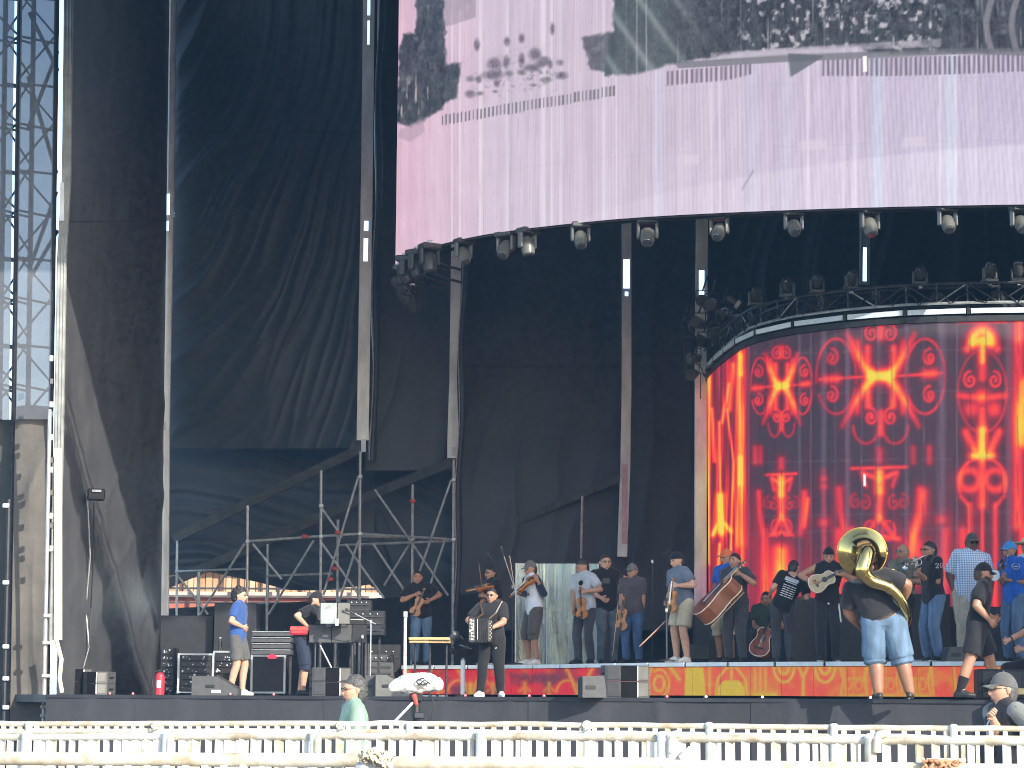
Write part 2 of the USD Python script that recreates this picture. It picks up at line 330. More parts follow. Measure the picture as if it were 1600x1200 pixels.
rail('wide pale rail standing at the left end of the red screen', [(1097, 320), (1095, 560), (1094, 1010)], 42.5, .19, [(1098, 422, 462, .12, 'slot'), (1097, 470, 480, .07, 'slot')])
rail('pale rail above the red screen with a white strip glowing in it', [(1352, 320), (1351, 445)], 47.5, .18, [(1351, 386, 440, .10, 'slot')])
# slanting hem rails
rail('slanting rail falling left from the elbow of the third rail', [(566, 700), (272, 842)], [45.2, 47.6], .20, group='slanting rails under the curtains')
rail('slanting rail falling left from the elbow under the screen', [(706, 722), (560, 782), (262, 912)], [46.0, 46.8, 48.0], .20, group='slanting rails under the curtains')
rail('slanting rail falling left of the thin pale rail', [(974, 745), (722, 852)], [47.0, 48.0], .15, group='slanting rails under the curtains')
for (a, b, lab) in ((((596, -60)), (583, 720), 'dark tied drape edge hanging right of the third pale rail'), ((726, 372), (712, 990), 'dark tied drape edge hanging right of the rail under the screen')):
    Y = 45.6; p, q = U(a[0], a[1], Y), U(b[0], b[1], Y); k = np.linspace(0, 1, 24)[:, None]
    pts = p + (q - p) * k + np.stack([.03 * np.sin(k[:, 0] * 17), 0 * k[:, 0], 0 * k[:, 0]], 1)
    t = T('rolled_drape', lab, 'drape', q, 'rolled drapes beside the pale rails')
    t.add('cloth_roll', tube(pts, .075 + .02 * np.sin(np.linspace(0, 20, 24)), 8), L['curtain_cloth'], smooth=True)
    t.add('rope', tube(pts - A(.05, .09, 0), .012, 5), L['galvanised'])

def curtain(label, corners, seed, amp, fq, ang, nu=110, nv=150):
    a, b, c, d = corners
    t = T('black_curtain', label, 'curtain', (a + b) / 2, None)
    P = cloth(sheet(a, b, c, d, nu, nv), seed, amp, fq, ang, nrmv=None if seed == 11 else (0, -1, 0))
    v_, f_ = grid(P)
    if seed != 11 and GAPS:
        c_ = pix(v_[f_].mean(1)); keep = np.ones(len(f_), bool)
        for g in GAPS: keep &= ~((c_[:, 0] > g[0]) & (c_[:, 0] < g[1]) & (c_[:, 1] > g[2]) & (c_[:, 1] < g[3]))
        f_ = f_[keep]
    t.add('cloth', (v_, f_), L['side_cloth' if seed == 11 else 'curtain_cloth'], smooth=True)
    s = .03
    seam = P[::2, int(nv * .62)]; t.add('seam', tube(seam + nrm(np.cross(c - b, b - a)) * 0 - A(0, .012, 0), .007, 4), L['black_cloth'])
# side wall, running back along the left of the stage
sx = lambda px, py, Y: U(px, py, Y)
fa = lambda u, v: 1.25 - .55 * u * (1 - v)
curtain('black side curtain at the left with a slanting sunlit band', (sx(88, 1092, 36.2), sx(250, 1086, 45.9), sx(266, -80, 45.9), sx(112, -80, 36.2)), 11, lambda u, v: .012 + .13 * np.clip(u - .15, 0, 1) * np.clip(1.15 - 1.3 * v, .12, 1), 1.25, lambda u, v: .30 + .5 * v + .5 * (1 - u))
curtain('black back curtain between the second and third pale rails, swagged folds', (sx(258, 700, 46.4), sx(566, 700, 45.5), sx(578, -80, 45.5), sx(266, -80, 46.4)), 12, .085, 2.2, lambda u, v: .40 + .85 * u)
curtain('black back curtain left of the big screen, hanging almost flat', (sx(570, 735, 46.2), sx(714, 735, 46.6), sx(716, -80, 46.6), sx(580, -80, 46.2)), 13, .05, 1.5, 1.2)
curtain('black back curtain under the left end of the big screen', (sx(708, 985, 47.5), sx(978, 985, 47.8), sx(980, 330, 47.8), sx(712, 330, 47.5)), 14, .045, 1.3, 1.3)
curtain('black back curtain between the two pale rails left of the red screen', (sx(972, 985, 47.9), sx(1100, 985, 47.9), sx(1100, 300, 47.9), sx(977, 300, 47.9)), 15, .05, 1.6, 1.5)
curtain('black back curtain with upright folds above the red screen', (sx(1092, 985, 48.6), sx(1352, 985, 48.8), sx(1352, 280, 48.8), sx(1092, 280, 48.6)), 16, .12, 1.5, 1.5)
curtain('black back curtain at the top right behind the lamps', (sx(1349, 985, 48.7), sx(1700, 985, 48.7), sx(1700, 280, 48.7), sx(1349, 280, 48.7)), 17, .15, 1.5, lambda u, v: 1.2 + .5 * u)
# lower swags behind the scaffold, their hem arching up over the gap
def swag(label, x0, x1, top, hem, Y, seed):
    nu, nv = 120, 60; P = np.zeros((nu, nv, 3))
    for i, px in enumerate(np.linspace(x0, x1, nu)):
        for j, s in enumerate(np.linspace(0, 1, nv)): P[i, j] = U(px, hem(px) + (top(px) - hem(px)) * s, Y)
    t = T('black_swag', label, 'curtain', P[nu // 2, 0])
    t.add('cloth', grid(cloth(P, seed, .085, 2.8, lambda u, v: .12 - .25 * u, nrmv=(0, -1, .2))), L['curtain_cloth'], smooth=True)
swag('black swagged cloth in level folds below the left curtain, its hem arching over the gap', 252, 585, lambda p: 690, lambda p: np.interp(p, [252, 330, 400, 450, 500, 560, 585], [900, 893, 908, 921, 924, 917, 912]), 48.2, 21)
swag('black cloth under the slanting rail behind the scaffold right of the gap', 575, 730, lambda p: 715, lambda p: np.interp(p, [575, 596, 612, 730], [912, 925, 990, 1000]), 48.4, 22)
# low black masking behind the stage
mk = T('black_masking', 'low black masking cloth behind the stage gear, under the gap', 'curtain', U(450, 1087, 47.0))
mk.add('cloth', grid(cloth(sheet(sx(255, 1087, 47), sx(760, 1087, 47), sx(760, 926, 47), sx(255, 951, 47), 90, 30), 31, .05, 2.5, 1.5)), L['black_cloth'], smooth=True)

# ------------------------------------------------------------------ scaffold behind the stage
def P2(px, py, Y): return U(px, py, Y)
sc = T('scaffold', 'steel tube scaffold with braces and red couplers behind the keyboard desk', 'scaffold', U(500, 1060, 44.5))
YS, YR = 44.3, 45.0
for (px, y0, y1, Y) in ((387, 790, 1075, YS), (502, 735, 1075, YS), (563, 705, 1075, YS), (709, 718, 1075, YR), (645, 757, 1075, YR), (277, 845, 1075, 46.8), (311, 893, 1060, 46.9), (418, 850, 1075, 46.5), (528, 812, 1060, 46.5), (910, 775, 880, 47.2)):
    sc.add('standard', tube([P2(px, y0, Y), P2(px - 2, y1, Y)], .028, 8), L['galvanised'])
for (a, b, Y, Y2) in (((385, 846), (497, 838), YS, YS), ((497, 838), (565, 834), YS, YS), ((565, 834), (712, 843), YS, YR), ((530, 852), (705, 845), YS + .3, YR), ((275, 893), (385, 889), 46.5, YS), ((415, 900), (520, 896), 46.4, 46.4), ((565, 838), (640, 840), YS - .4, YR)):
    sc.add('ledger', tube([P2(*a, Y), P2(*b, Y2)], .025, 8), L['galvanised'])
for (a, b, Y, Y2) in (((500, 790), (535, 840), YS, YS), ((560, 745), (505, 930), YS - .2, YS), ((560, 845), (530, 940), YS - .3, YS), ((586, 765), (700, 930), YS - .1, YR), ((705, 750), (650, 910), YR, YR), ((695, 845), (672, 915), YR - .2, YR), ((382, 850), (310, 965), YS, 46), ((276, 897), (325, 960), 46.6, 46.6), ((490, 845), (420, 960), YS, YS + 1), ((395, 850), (440, 905), YS, YS), ((500, 845), (565, 935), YS, YS), ((540, 850), (600, 935), YS, YS), ((640, 850), (600, 915), YR, YR), ((583, 850), (640, 935), YS, YS)):
    sc.add('brace', tube([P2(*a, Y), P2(*b, Y2)], .024, 8), L['galvanised'])
for (px, py, Y) in ((528, 832, YS - .06), (686, 842, YR - .06), (523, 888, YS - .2), (516, 905, YS - .2), (645, 783, YR - .05), (476, 838, YS - .04)):
    sc.add('red_coupler', box(P2(px, py, Y), (.11, .12, .07), .2, .01), L['red_tape'])
for (px, py, Y) in ((387, 846, YS), (502, 838, YS), (563, 834, YS), (709, 843, YR), (563, 745, YS), (709, 750, YR), (645, 842, YR), (502, 790, YS)):
    sc.add('coupler', box(P2(px, py, Y - .02), (.09, .1, .08), 0, .012), L['galvanised'])

# ------------------------------------------------------------------ left tower: lattice masts behind a mesh scrim
YT = 36.6
tw = T('lattice_tower', 'aluminium lattice tower behind the pale mesh scrim at the left edge', 'tower', U(40, 1100, YT))
mast_px = [(-38, YT + .4), (8, YT + .9), (30, YT), (52, YT + 1.0), (88, YT)]
for px, Y in mast_px:
    tw.add('chord', tube([A(U(px - 12, 1100, Y)[0], Y, 0), U(px + 2, -80, Y)], .045, 8), L['dark_steel'])
for k, py in enumerate(range(-80, 680, 68)):
    for (a, b) in ((0, 2), (2, 4), (1, 3)):
        (pa, Ya), (pb, Yb) = mast_px[a], mast_px[b]; o = -12 * (py + 80) / 1180
        tw.add('strut', tube([U(pa + o, py + 6 * (k % 2), Ya), U(pb + o, py + 12, Yb)], .022, 6), L['dark_steel'])
        s = 1 if (k + a) % 2 else -1
        q0, q1 = (py, py + 68) if s > 0 else (py + 68, py)
        tw.add('lattice_brace', tube([U(pa + o, q0, Ya), U(pb + o, q1, Yb)], .02, 6), L['dark_steel'])
for (px0, py0, px1, py1) in ((46, 20, 90, 110), (90, 80, 44, 200), (44, 120, 88, 270), (88, 300, 46, 420), (44, 440, 90, 360)):
    tw.add('cross_brace', tube([U(px0, py0, YT + .5), U(px1, py1, YT + .2)], .035, 6), L['dark_steel'])
# translucent mesh scrim in two strips with gaps
def meshmat(name, col, holes, glow):
    if name in L: return L[name]
    L[name] = usdkit.material(stage, '/World/Looks/' + name, {
        't': ('texture_coordinate', {}), 'n': ('noise_texture', {'scale': 1.3, 'detail': 5}), 'r': ('rgb_ramp', {'ramp': [(0, np.array(col) * .7), (.35, np.array(col) * .8), (.65, np.array(col) * 1.15), (1, np.array(col) * 1.2)]}),
        'd': ('diffuse_bsdf', {}), 'tl': ('translucent_bsdf', {'color': tuple(np.array(col) * glow)}), 'm1': ('mix_closure', {'fac': .45}), 'tr': ('transparent_bsdf', {}), 'm2': ('mix_closure', {'fac': 1 - holes})},
        [('t.object', 'n.vector'), ('n.fac', 'r.fac'), ('r.color', 'd.color'), ('d.BSDF', 'm1.closure1'), ('tl.BSDF', 'm1.closure2'), ('tr.BSDF', 'm2.closure1'), ('m1.closure', 'm2.closure2')], surface='m2.closure')
    return L[name]
meshmat('scrim_mesh', (.16, .17, .19), .13, 1.2)
for (xl, xr, xlb, xrb, lab) in ((-70, 24, -90, 8, 'translucent mesh scrim strip at the very left edge, sky showing through'), (33, 86, 20, 74, 'translucent mesh scrim strip between two bright gaps, lattice showing through')):
    t = T('mesh_scrim', lab, 'scrim', U((xlb + xrb) / 2, 680, YT - .5))
    f = lambda x_t, x_b, py: x_t + (x_b - x_t) * (py + 80) / 1180
    P = cloth(sheet(U(f(xl, xlb, 655), 655, YT - .5), U(f(xr, xrb, 655), 655, YT - .5), U(xr, -80, YT - .5), U(xl, -80, YT - .5), 24, 90), 61, .03, 1.2, 1.5)
    t.add('mesh', grid(P), L['scrim_mesh'], smooth=True)
# opaque lower cloths
tl = T('tan_cloth', 'dusty tan cloth on the lower left tower below the see-through scrim', 'cloth', U(40, 1120, YT - .3))
mat('tan_mesh', (.088, .080, .070), rough=.85, var=.25, scale=1.2, bump=.01, bscale=7, detail=6)
tl.add('cloth', grid(cloth(sheet(A(*U(18, 1128, YT - .9)[:2], .0), A(*U(73, 1128, YT - .9)[:2], .0), U(84, 635, YT - .3), U(24, 635, YT - .3), 50, 110), 63, .10, 1.6, 1.3)), L['tan_mesh'], smooth=True)
tl2 = T('grey_green_cloth', 'dull grey-green cloth hanging at the left edge beside the tan cloth', 'cloth', U(-20, 1120, YT - .1))
mat('green_mesh', (.05, .055, .05), rough=.85, var=.2, scale=1.2)
tl2.add('cloth', grid(cloth(sheet(A(*U(-90, 1128, YT)[:2], 0), A(*U(21, 1128, YT)[:2], 0), U(29, 655, YT), U(-80, 655, YT), 30, 60), 64, .05, 1.2, 1.4)), L['green_mesh'], smooth=True)
# front rail of the side wall and its tube
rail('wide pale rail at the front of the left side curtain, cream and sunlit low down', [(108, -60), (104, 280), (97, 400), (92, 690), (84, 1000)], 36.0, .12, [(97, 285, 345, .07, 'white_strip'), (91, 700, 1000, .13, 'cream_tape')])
lt = T('corner_tube', 'upright scaffold tube at the front left corner of the stage with couplers and cable', 'scaffold tube', A(*U(70, 1125, 35.2)[:2], 0))
lt.add('tube', tube([A(*U(70, 1125, 35.2)[:2], 0), U(78, 640, 35.2)], .032, 8), L['aluminium'])
for py in (962, 1004, 1056, 1104, 1118): lt.add('coupler', box(U(75 - (py - 900) / 40, py, 35.15), (.13, .1, .06), .3, .012), L['galvanised'])
lt.add('cable', tube([U(88, 1000, 35.3), U(96, 1030, 35.2), U(93, 1060, 35.2), U(97, 1082, 35.2)], .035, 7), L['cream'], smooth=True)
for k in range(11): lt.add('rung', box(U(80, 560 + k * 29 + 7 * (k % 3), 35.25), (.07, .05, .10), .4, .01), L['dark_steel' if k % 2 else 'galvanised'])
ft = T('foot_tube', 'black upright tube with a white clamp at the far left edge', 'scaffold tube', A(*U(8, 1125, 35.4)[:2], 0))
ft.add('tube', tube([A(*U(8, 1125, 35.4)[:2], 0), U(14, 780, 35.4)], .035, 8), L['black_paint'])
for py in (790, 910, 1010, 1060, 1105): ft.add('clamp', box(U(9, py, 35.36), (.1, .1, .07), .3, .012), L['white_strip'])
# floodlight on the side wall
fl = T('floodlight', 'small square floodlight with two cables on the left side curtain', 'floodlight', U(150, 773, 38.0))
fl.add('housing', box(U(150, 773, 38.0), (.30, .22, .2), .25, .02), L['black_paint'])
fl.add('lens', box(U(151, 767, 37.86), (.16, .03, .04), .25), L['white_strip'])
fl.add('bracket', bar(U(137, 768, 38), U(137, 790, 38), .03), L['galvanised'])
for q in (0, 1): fl.add('cable', tube([U(137 + 10 * q, 785, 38), U(141 + 5 * q, 870, 38.2), U(134 + 8 * q, 950, 38.4), U(139, 1010, 38.3), U(128, 1050, 38.2)], .012, 5), L['black_plastic' if q else 'galvanised'])
# ------------------------------------------------------------------ LED screens
import shapely
def lin(c): c = np.asarray(c, float) / 255; return np.where(c < .04045, c / 12.92, ((c + .055) / 1.055) ** 2.4)
L['led'] = usdkit.material(stage, '/World/Looks/led', {
    'a': ('attribute', {'attribute': 'pixels'}), 'p': ('principled_bsdf', {'base_color': (.03, .03, .033), 'roughness': .55, 'emission_strength': 1.0 / 2 ** EXPOSURE, 'specular_ior_level': .3})},
    [('a.color', 'p.emission_color')], surface='p.BSDF')
def led_mesh(t, name, P, col):
    v, f = grid(P); p = t.path + '/' + numbered(t.path, name)
    m = usdkit.mesh(stage, p, (v - t.loc, f), L['led'])
    UsdGeom.PrimvarsAPI(m).CreatePrimvar('pixels', Sdf.ValueTypeNames.Color3fArray, 'vertex').Set(Vt.Vec3fArray.FromNumpy(col.reshape(-1, 3).astype(np.float32)))
def zdepth(px, py, z): d = U(px, py, 1.0) - CAM; return (z - EYE) / d[2]
def plan(pts, z): return np.array([U(px, py, zdepth(px, py, z))[:2] for px, py in pts])
def resample(p, step):
    from scipy.interpolate import PchipInterpolator
    s = np.r_[0, np.cumsum(np.linalg.norm(np.diff(p, axis=0), axis=1))]
    n = max(2, int(round(s[-1] / step))); u = np.linspace(0, s[-1], n + 1)
    return np.stack([PchipInterpolator(s, p[:, k])(u) for k in range(2)], 1)
def screen(t, C, z0, z1, rows, pitch, paint, gap=.0008):
    H = (z1 - z0) / rows
    for i in range(len(C) - 1):
        a, b = A(*C[i], 0), A(*C[i + 1], 0); w = np.linalg.norm(b - a); d = (b - a) / w; n = A(d[1], -d[0], 0)
        for r in range(rows):
            nu, nv = max(2, int(w / pitch)), max(2, int(H / pitch))
            u = np.linspace(gap / 2, w - gap / 2, nu); v = np.linspace(z0 + r * H + gap / 2, z0 + (r + 1) * H - gap / 2, nv)
            P = a + d * u[:, None, None] + A(0, 0, 1) * v[None, :, None] + n * rng.uniform(-.0008, .0008)
            led_mesh(t, 'led_panel', P, paint(pix(P)))
    off = []
    for c in C: off.append(c)
    off = np.array(off); tn = np.gradient(off, axis=0); tn /= np.linalg.norm(tn, axis=1, keepdims=True); nn = np.stack([tn[:, 1], -tn[:, 0]], 1)
    for o, nm in ((-.03, 'backing'),):
        Q = off + nn * o
        t.add(nm, grid(np.stack([np.c_[Q, np.full(len(Q), z)] for z in (z0 + .003, z1 - .003)], 1)), L['black_plastic'])
    return off, nn
def vstreak(x, seed, f=.12): return meshkit.fbm(np.stack([x * f, x * 0 + seed, x * 0], -1), 4, seed)
def nz(q, fx, fy, seed, o=4): return meshkit.fbm(np.stack([q[..., 0] * fx, q[..., 1] * fy, q[..., 0] * 0 + seed * 3.7], -1), o, seed)
def mixc(c, d, k): return c + (np.asarray(d, float) - c) * np.clip(k, 0, 1)[..., None]
def inside(q, poly): return shapely.contains_xy(shapely.Polygon(poly), q[..., 0], q[..., 1]).astype(float)
def soft(q, poly, w=3.0):
    g = shapely.Polygon(poly); d = shapely.distance(shapely.points(q[..., 0].ravel(), q[..., 1].ravel()), g).reshape(q.shape[:2]); return np.clip(1 - d / w, 0, 1)

DARKS = [[(652, -90), (692, -90), (693, 85), (691, 168), (680, 176), (640, 196), (622, 188), (626, 78), (633, 57), (652, 54)], [(690, 104), (716, 100), (712, 152), (692, 160)],
         [(912, 62), (960, 52), (955, 112), (925, 106)],
         [(961, -90), (1800, -90), (1800, 74), (1500, 80), (1360, 80), (1340, 70), (1235, 74), (1160, 78), (1050, 98), (1000, 112), (946, 116), (956, 55), (961, 50)]]
SPECKS = [(745, 70, 4, 8), (792, 65, 4, 6), (815, 60, 4, 6), (863, 45, 3, 8), (791, 97, 4, 9), (815, 93, 4, 9), (772, 100, 9, 8), (836, 85, 8, 8), (850, 95, 8, 6), (770, 117, 14, 6), (795, 115, 6, 4), (815, 113, 6, 4), (832, 106, 12, 5), (845, 100, 9, 4), (735, 123, 6, 4), (748, 124, 4, 5), (776, 130, 4, 5), (735, 147, 7, 5), (750, 146, 5, 3), (774, 143, 4, 2), (860, 101, 3, 6), (875, 98, 5, 4), (878, 118, 8, 5), (853, 125, 8, 4), (833, 133, 5, 2)]
def paint_big(q):
    x, y = q[..., 0], q[..., 1]
    c = np.zeros(q.shape[:2] + (3,)) + A(207, 190, 206)
    c = mixc(c, A(224, 186, 203), np.clip((800 - x) / 170, 0, 1)); c = mixc(c, A(202, 191, 213), np.clip((x - 900) / 600, 0, 1))
    s = vstreak(x, 4, .13) - .5; c += s[..., None] * A(18, 20, 16)
    f = meshkit.noise(np.stack([x * .035, x * 0 + 5.3, x * 0], -1), 9); c = mixc(c, A(203, 220, 238), np.clip((f - .72) * 5, 0, 1) * .6 * np.clip((x - 690) / 60, 0, 1) * .8)
    c += (nz(q, .4, .02, 6, 2) - .5)[..., None] * 14 + (nz(q, .02, .02, 8) - .5)[..., None] * 16
    c += 5 * np.sign(np.sin(x * 2 * np.pi / 3.1))[..., None]
    f2 = meshkit.noise(np.stack([x * .16, x * 0 + 8.1, x * 0], -1), 19); c = mixc(c, A(236, 226, 236), np.clip((f2 - .80) * 7, 0, 1) * (.35 + .6 * nz(q, .02, .02, 17)))
    tex = nz(q, .16, .05, 21); tex2 = nz(q, .10, .10, 25)
    for k, poly in enumerate(DARKS):
        m = soft(q + np.stack([(nz(q, .12, .12, 91) - .5) * 14, (nz(q, .12, .12, 92) - .5) * 10], -1), poly, 5) * (.94 if k != 2 else .7) * (.80 + .3 * nz(q, .5, .3, 93, 2))
        d = np.zeros_like(c) + A(52, 58, 66); d += ((tex - .5) * 75)[..., None] + ((tex2 - .55).clip(0) * 170)[..., None] * A(.9, 1, .95)
        if k == 3:
            g = np.clip((1120 - x) / 90, 0, 1); d = mixc(d, A(84, 96, 98), g * .7)
            ray = np.abs(np.sin((x - y * .7) * .055)) ** 14 * g; d = mixc(d, A(165, 175, 172), ray * .55)
            fl = np.clip((nz(q, .13, .10, 31) - .56) * 9, 0, 1) * np.clip((x - 1140) / 30, 0, 1) * np.clip((1480 - x) / 20, 0, 1) * np.clip((y + 70) / 40, 0, 1); d = mixc(d, A(205, 200, 205), fl * .9)
            pl = np.clip(np.sin((x - 1500) * .16 + 1.2 * np.sin(y * .04)) * 3 - 1.6, 0, 1) * np.clip((x - 1512) / 12, 0, 1); d = mixc(d, A(150, 146, 152), pl * .7)
            d = mixc(d, A(196, 190, 196), np.clip((vstreak(x, 12, .4) - .72) * 6, 0, 1) * .6)
        if k == 0: d = mixc(d, A(206, 190, 180), np.clip((nz(q, .22, .04, 33) - .60) * 8, 0, 1) * np.clip((y - 90) / 60, 0, 1) * .8)
        c = mixc(c, d, m)
    c = mixc(c, A(150, 138, 150), inside(q, [(692, -90), (744, -90), (743, 28), (695, 42)]) * (.25 + .6 * nz(q, .2, .1, 41)))
    c = mixc(c, A(188, 180, 190), soft(q, [(1112, 84), (1235, 76), (1470, 62), (1468, 72), (1340, 76), (1112, 96)], 3) * (.35 + 1.1 * (nz(q, .09, .12, 43) - .25)))
    c = mixc(c, A(112, 112, 118), soft(q, [(1055, 98), (1240, 86), (1500, 76), (1620, 76), (1620, 86), (1500, 84), (1240, 95), (1060, 106)], 2) * .75)
    c = mixc(c, A(95, 100, 106), soft(q, [(1232, 84), (1286, 88), (1236, 119)], 2) * .8)
    st = (.5 + .5 * np.sin(x * 2 * np.pi / 7.6)); st = np.clip(st * 2.2 - .5, 0, 1)
    for poly in ([(1043, 112), (1178, 100), (1178, 114), (1140, 124), (1043, 133)], [(1285, 94), (1620, 84), (1620, 110), (1420, 118), (1285, 118)]):
        c = mixc(c, A(118, 106, 122) + 0 * c, soft(q, poly, 1.5) * st * .85)
    yy = y - np.interp(x, [690, 960], [188, 142]); band = (np.abs(yy) < 8) * (x > 690) * (x < 962); st2 = np.clip(1.6 * np.sin(x * 2 * np.pi / 6.1) + 2.2 * (nz(q, .15, .0, 51) - .4), 0, 1)
    c = mixc(c, A(112, 106, 116), band * st2 * .85)
    for (sx_, sy_, rx, ry) in SPECKS:
        r = np.hypot((x - sx_) / rx, (y - sy_) / ry); c = mixc(c, A(98, 88, 102) if ry > 4 else A(110, 112, 116), np.clip(1.6 - r, 0, 1) * (.3 + .9 * nz(q, .3, .3, 61)))
    cr = np.clip((nz(q, .16, .22, 95) - .55) * 9, 0, 1) * np.exp(-((x - 805) / 62) ** 4 - ((y - 118 + (x - 800) * .1) / 26) ** 2); c = mixc(c, A(112, 112, 122), cr * .75)
    c = mixc(c, A(176, 150, 168), inside(q, [(624, 203), (660, 185), (664, 206), (640, 222), (622, 214)]) * .55)
    c = mixc(c, A(160, 150, 165), np.clip(1.5 - np.abs((x - 1160) * .86 + (y - 295) * .52) / 1.6, 0, 1) * (np.abs(x - 1168) < 9) * .8)
    c = mixc(c, A(225, 212, 222), sum(soft(q, [(a, b), (a + w, b - 2), (a + w, b + 9), (a, b + 11)], 4) for a, b, w in ((1252, 222, 38), (1412, 217, 32), (1070, 245, 20))) * .55)
    g = (np.abs(x - 1351) < 3) * (np.abs(y - 100) < 13); c = mixc(c, A(255, 252, 248), g * 1.0)
    return lin(np.clip(c, 20, 255))

# ---- strokes of the red picture
def arc(cx, cy, rx, ry, a0, a1, n=130): t = np.radians(np.linspace(a0, a1, n)); return np.stack([cx + rx * np.cos(t), cy - ry * np.sin(t)], 1)
def spiral(cx, cy, r, turns, a0, hand, n=110): t = np.linspace(0, 1, n); a = np.radians(a0) + hand * turns * 2 * np.pi * t; return np.stack([cx + r * (1 - .85 * t) * np.cos(a), cy - 1.25 * r * (1 - .85 * t) * np.sin(a)], 1)
def seg(*p):
    p = np.array(p, float); return np.vstack([p[i] + (p[i + 1] - p[i]) * np.linspace(0, 1, max(2, int(np.linalg.norm(p[i + 1] - p[i]) / 1.2)))[:, None] for i in range(len(p) - 1)])
ST = []
def S(p, w, amp, amp2=None, w2=None):
    p = np.asarray(p, float); k = np.linspace(0, 1, len(p)); w, w2 = w * .88, (w2 * .88 if w2 else w2); ST.append((p, w + (k * (w2 - w) if w2 else 0 * k), amp + (k * (amp2 - amp) if amp2 else 0 * k)))
def xmotif(cx, cy, k, kx):
    X = lambda a, b: (cx + a * k * kx, cy + b * k)
    S(seg(X(-12, 0), X(12, -1)), 9 * k, 1.0)
    for sgn in (-1, 1):
        S(seg(X(10 * sgn, 0), X(22 * sgn, -14), X(31 * sgn, -30), X(44 * sgn, -54)), 8.5 * k, 1.0, .42, 5 * k); S(seg(X(28 * sgn, -26), X(30 * sgn, -44)), 6 * k, .7, .45)
        S(seg(X(10 * sgn, 2), X(22 * sgn, 16), X(34 * sgn, 36), X(50 * sgn, 64)), 8.5 * k, 1.0, .40, 4.5 * k); S(seg(X(30 * sgn, 30), X(30 * sgn, 46)), 6 * k, .68, .45)
        S(seg(X(17 * sgn, -14), X(17 * sgn, -36)), 6 * k, .66); S(seg(X(17 * sgn, 16), X(16 * sgn, 38)), 6 * k, .66)
        S(seg(X(14 * sgn, 0), X(80 * sgn, -4 * sgn)), 2.6 * k, .58); S(seg(X(58 * sgn, -3 * sgn), X(72 * sgn, -4 * sgn)), 8 * k, .58)
        S(arc(*X(58 * sgn, 0), 26 * k * kx, 48 * k, -175 if sgn > 0 else -10, 175 if sgn > 0 else 350 - 350 + 190), 2.4 * k, .40)
        S(arc(*X(58 * sgn, 0), 26 * k * kx, 48 * k, 20 if sgn > 0 else 30, 150), 2.4 * k, .42); S(arc(*X(58 * sgn, 0), 26 * k * kx, 48 * k, 210, 340), 2.4 * k, .42)
        for b in (-24, 24): S(spiral(*X(64 * sgn, b), 9 * k, 1.3, 90, sgn), 2.6 * k, .5); S([X(64 * sgn, b + 3)], 4 * k, .52)
        S(spiral(*X(12 * sgn, -55), 9 * k, 1.4, 90, -sgn), 2.6 * k, .5); S(spiral(*X(13 * sgn, 52), 9 * k, 1.4, 90, sgn), 2.6 * k, .52)
        S(arc(*X(19 * sgn, 62), 17 * k * kx, 24 * k, 185, 355), 2.4 * k, .42)
    S(seg(X(0, -64), X(0, -50)), 7 * k, .6); S(seg(X(0, 46), X(0, 74)), 5.5 * k, .6); S([X(-12, 52), X(12, 52)], 5 * k, .55)
xmotif(1221, 603, .92, .62); xmotif(1376, 588, 1.22, .98)
def tee(cx, cy, k, kx, amp):
    X = lambda a, b: (cx + a * k * kx, cy + b * k)
    S(seg(X(-42, 0), X(42, -2)), 3.0 * k, .62); S(seg(X(-26, 6), X(0, 16)), 5 * k, .62); S(seg(X(26, 6), X(0, 16)), 5 * k, .62)
    S(seg(X(0, 6), X(0, 34)), 8.5 * k, amp); S(seg(X(0, 30), X(0, 74)), 7 * k, .70); S(seg(X(0, 70), X(-20, 96)), 6 * k, .5); S(seg(X(0, 70), X(20, 96)), 6 * k, .5)
    S(seg(X(-30, 102), X(0, 97), X(30, 102)), 4.5 * k, .52); S(seg(X(0, -26), X(0, -12)), 7 * k, .48)
    for sgn in (-1, 1):
        S(spiral(*X(22 * sgn, 50), 9 * k, 1.2, 90, sgn), 3 * k, .36); S(spiral(*X(36 * sgn, 48), 9 * k, 1.2, 90, -sgn), 3 * k, .33); S(arc(*X(14 * sgn, 90), 9 * k, 14 * k, 0, 360), 2.6 * k, .42)
        S(seg(X(62 * sgn, 30), X(60 * sgn, 62), X(50 * sgn, 100)), 7 * k, .50); S(seg(X(26 * sgn, 10), X(20 * sgn, 26)), 4 * k, .5)
tee(1221, 742, .92, .62, .97); tee(1374, 732, 1.08, .95, .97)
S(seg((1221, 862), (1221, 905)), 15, .90); S(seg((1221, 905), (1221, 945)), 20, .62); S(seg((1210, 945), (1205, 960)), 30, .42); S([(1305, 895), (1322, 900), (1330, 880)], 18, .5); S([(1250, 940), (1280, 930)], 22, .40); S([(1510, 930), (1530, 940)], 16, .55); S([(1460, 900)], 20, .42); S(seg((1442, 770), (1440, 800), (1428, 835), (1424, 860)), 11, .60); S(seg((1428, 850), (1425, 900)), 20, .55)
S(seg((1287, 735), (1287, 905)), 4, .36); S([(1287, 748), (1287, 760)], 8, .5); S([(1287, 816)], 10, .52); S([(1470, 812)], 9, .55); S(seg((1262, 780), (1256, 822)), 5, .58)
for xx, a in ((1195, .5), (1330, .52), (1310, .46), (1475, .40), (1505, .42)): S(seg((xx, 830), (xx, 960)), 9, a)
for bx in (1427, 1452, 1180, 1188): S(seg((bx, 700), (bx, 722)), 6, .42)
S(seg((1500, 500), (1570, 500)), 6, .6); S(arc(1535, 535, 14, 18, 0, 180), 11, 1.0); S(seg((1522, 533), (1548, 533)), 12, 1.0); S(seg((1535, 530), (1535, 565)), 7, .95); S(seg((1535, 560), (1535, 590)), 9, .6); S([(1512, 545), (1558, 545)], 9, .65)
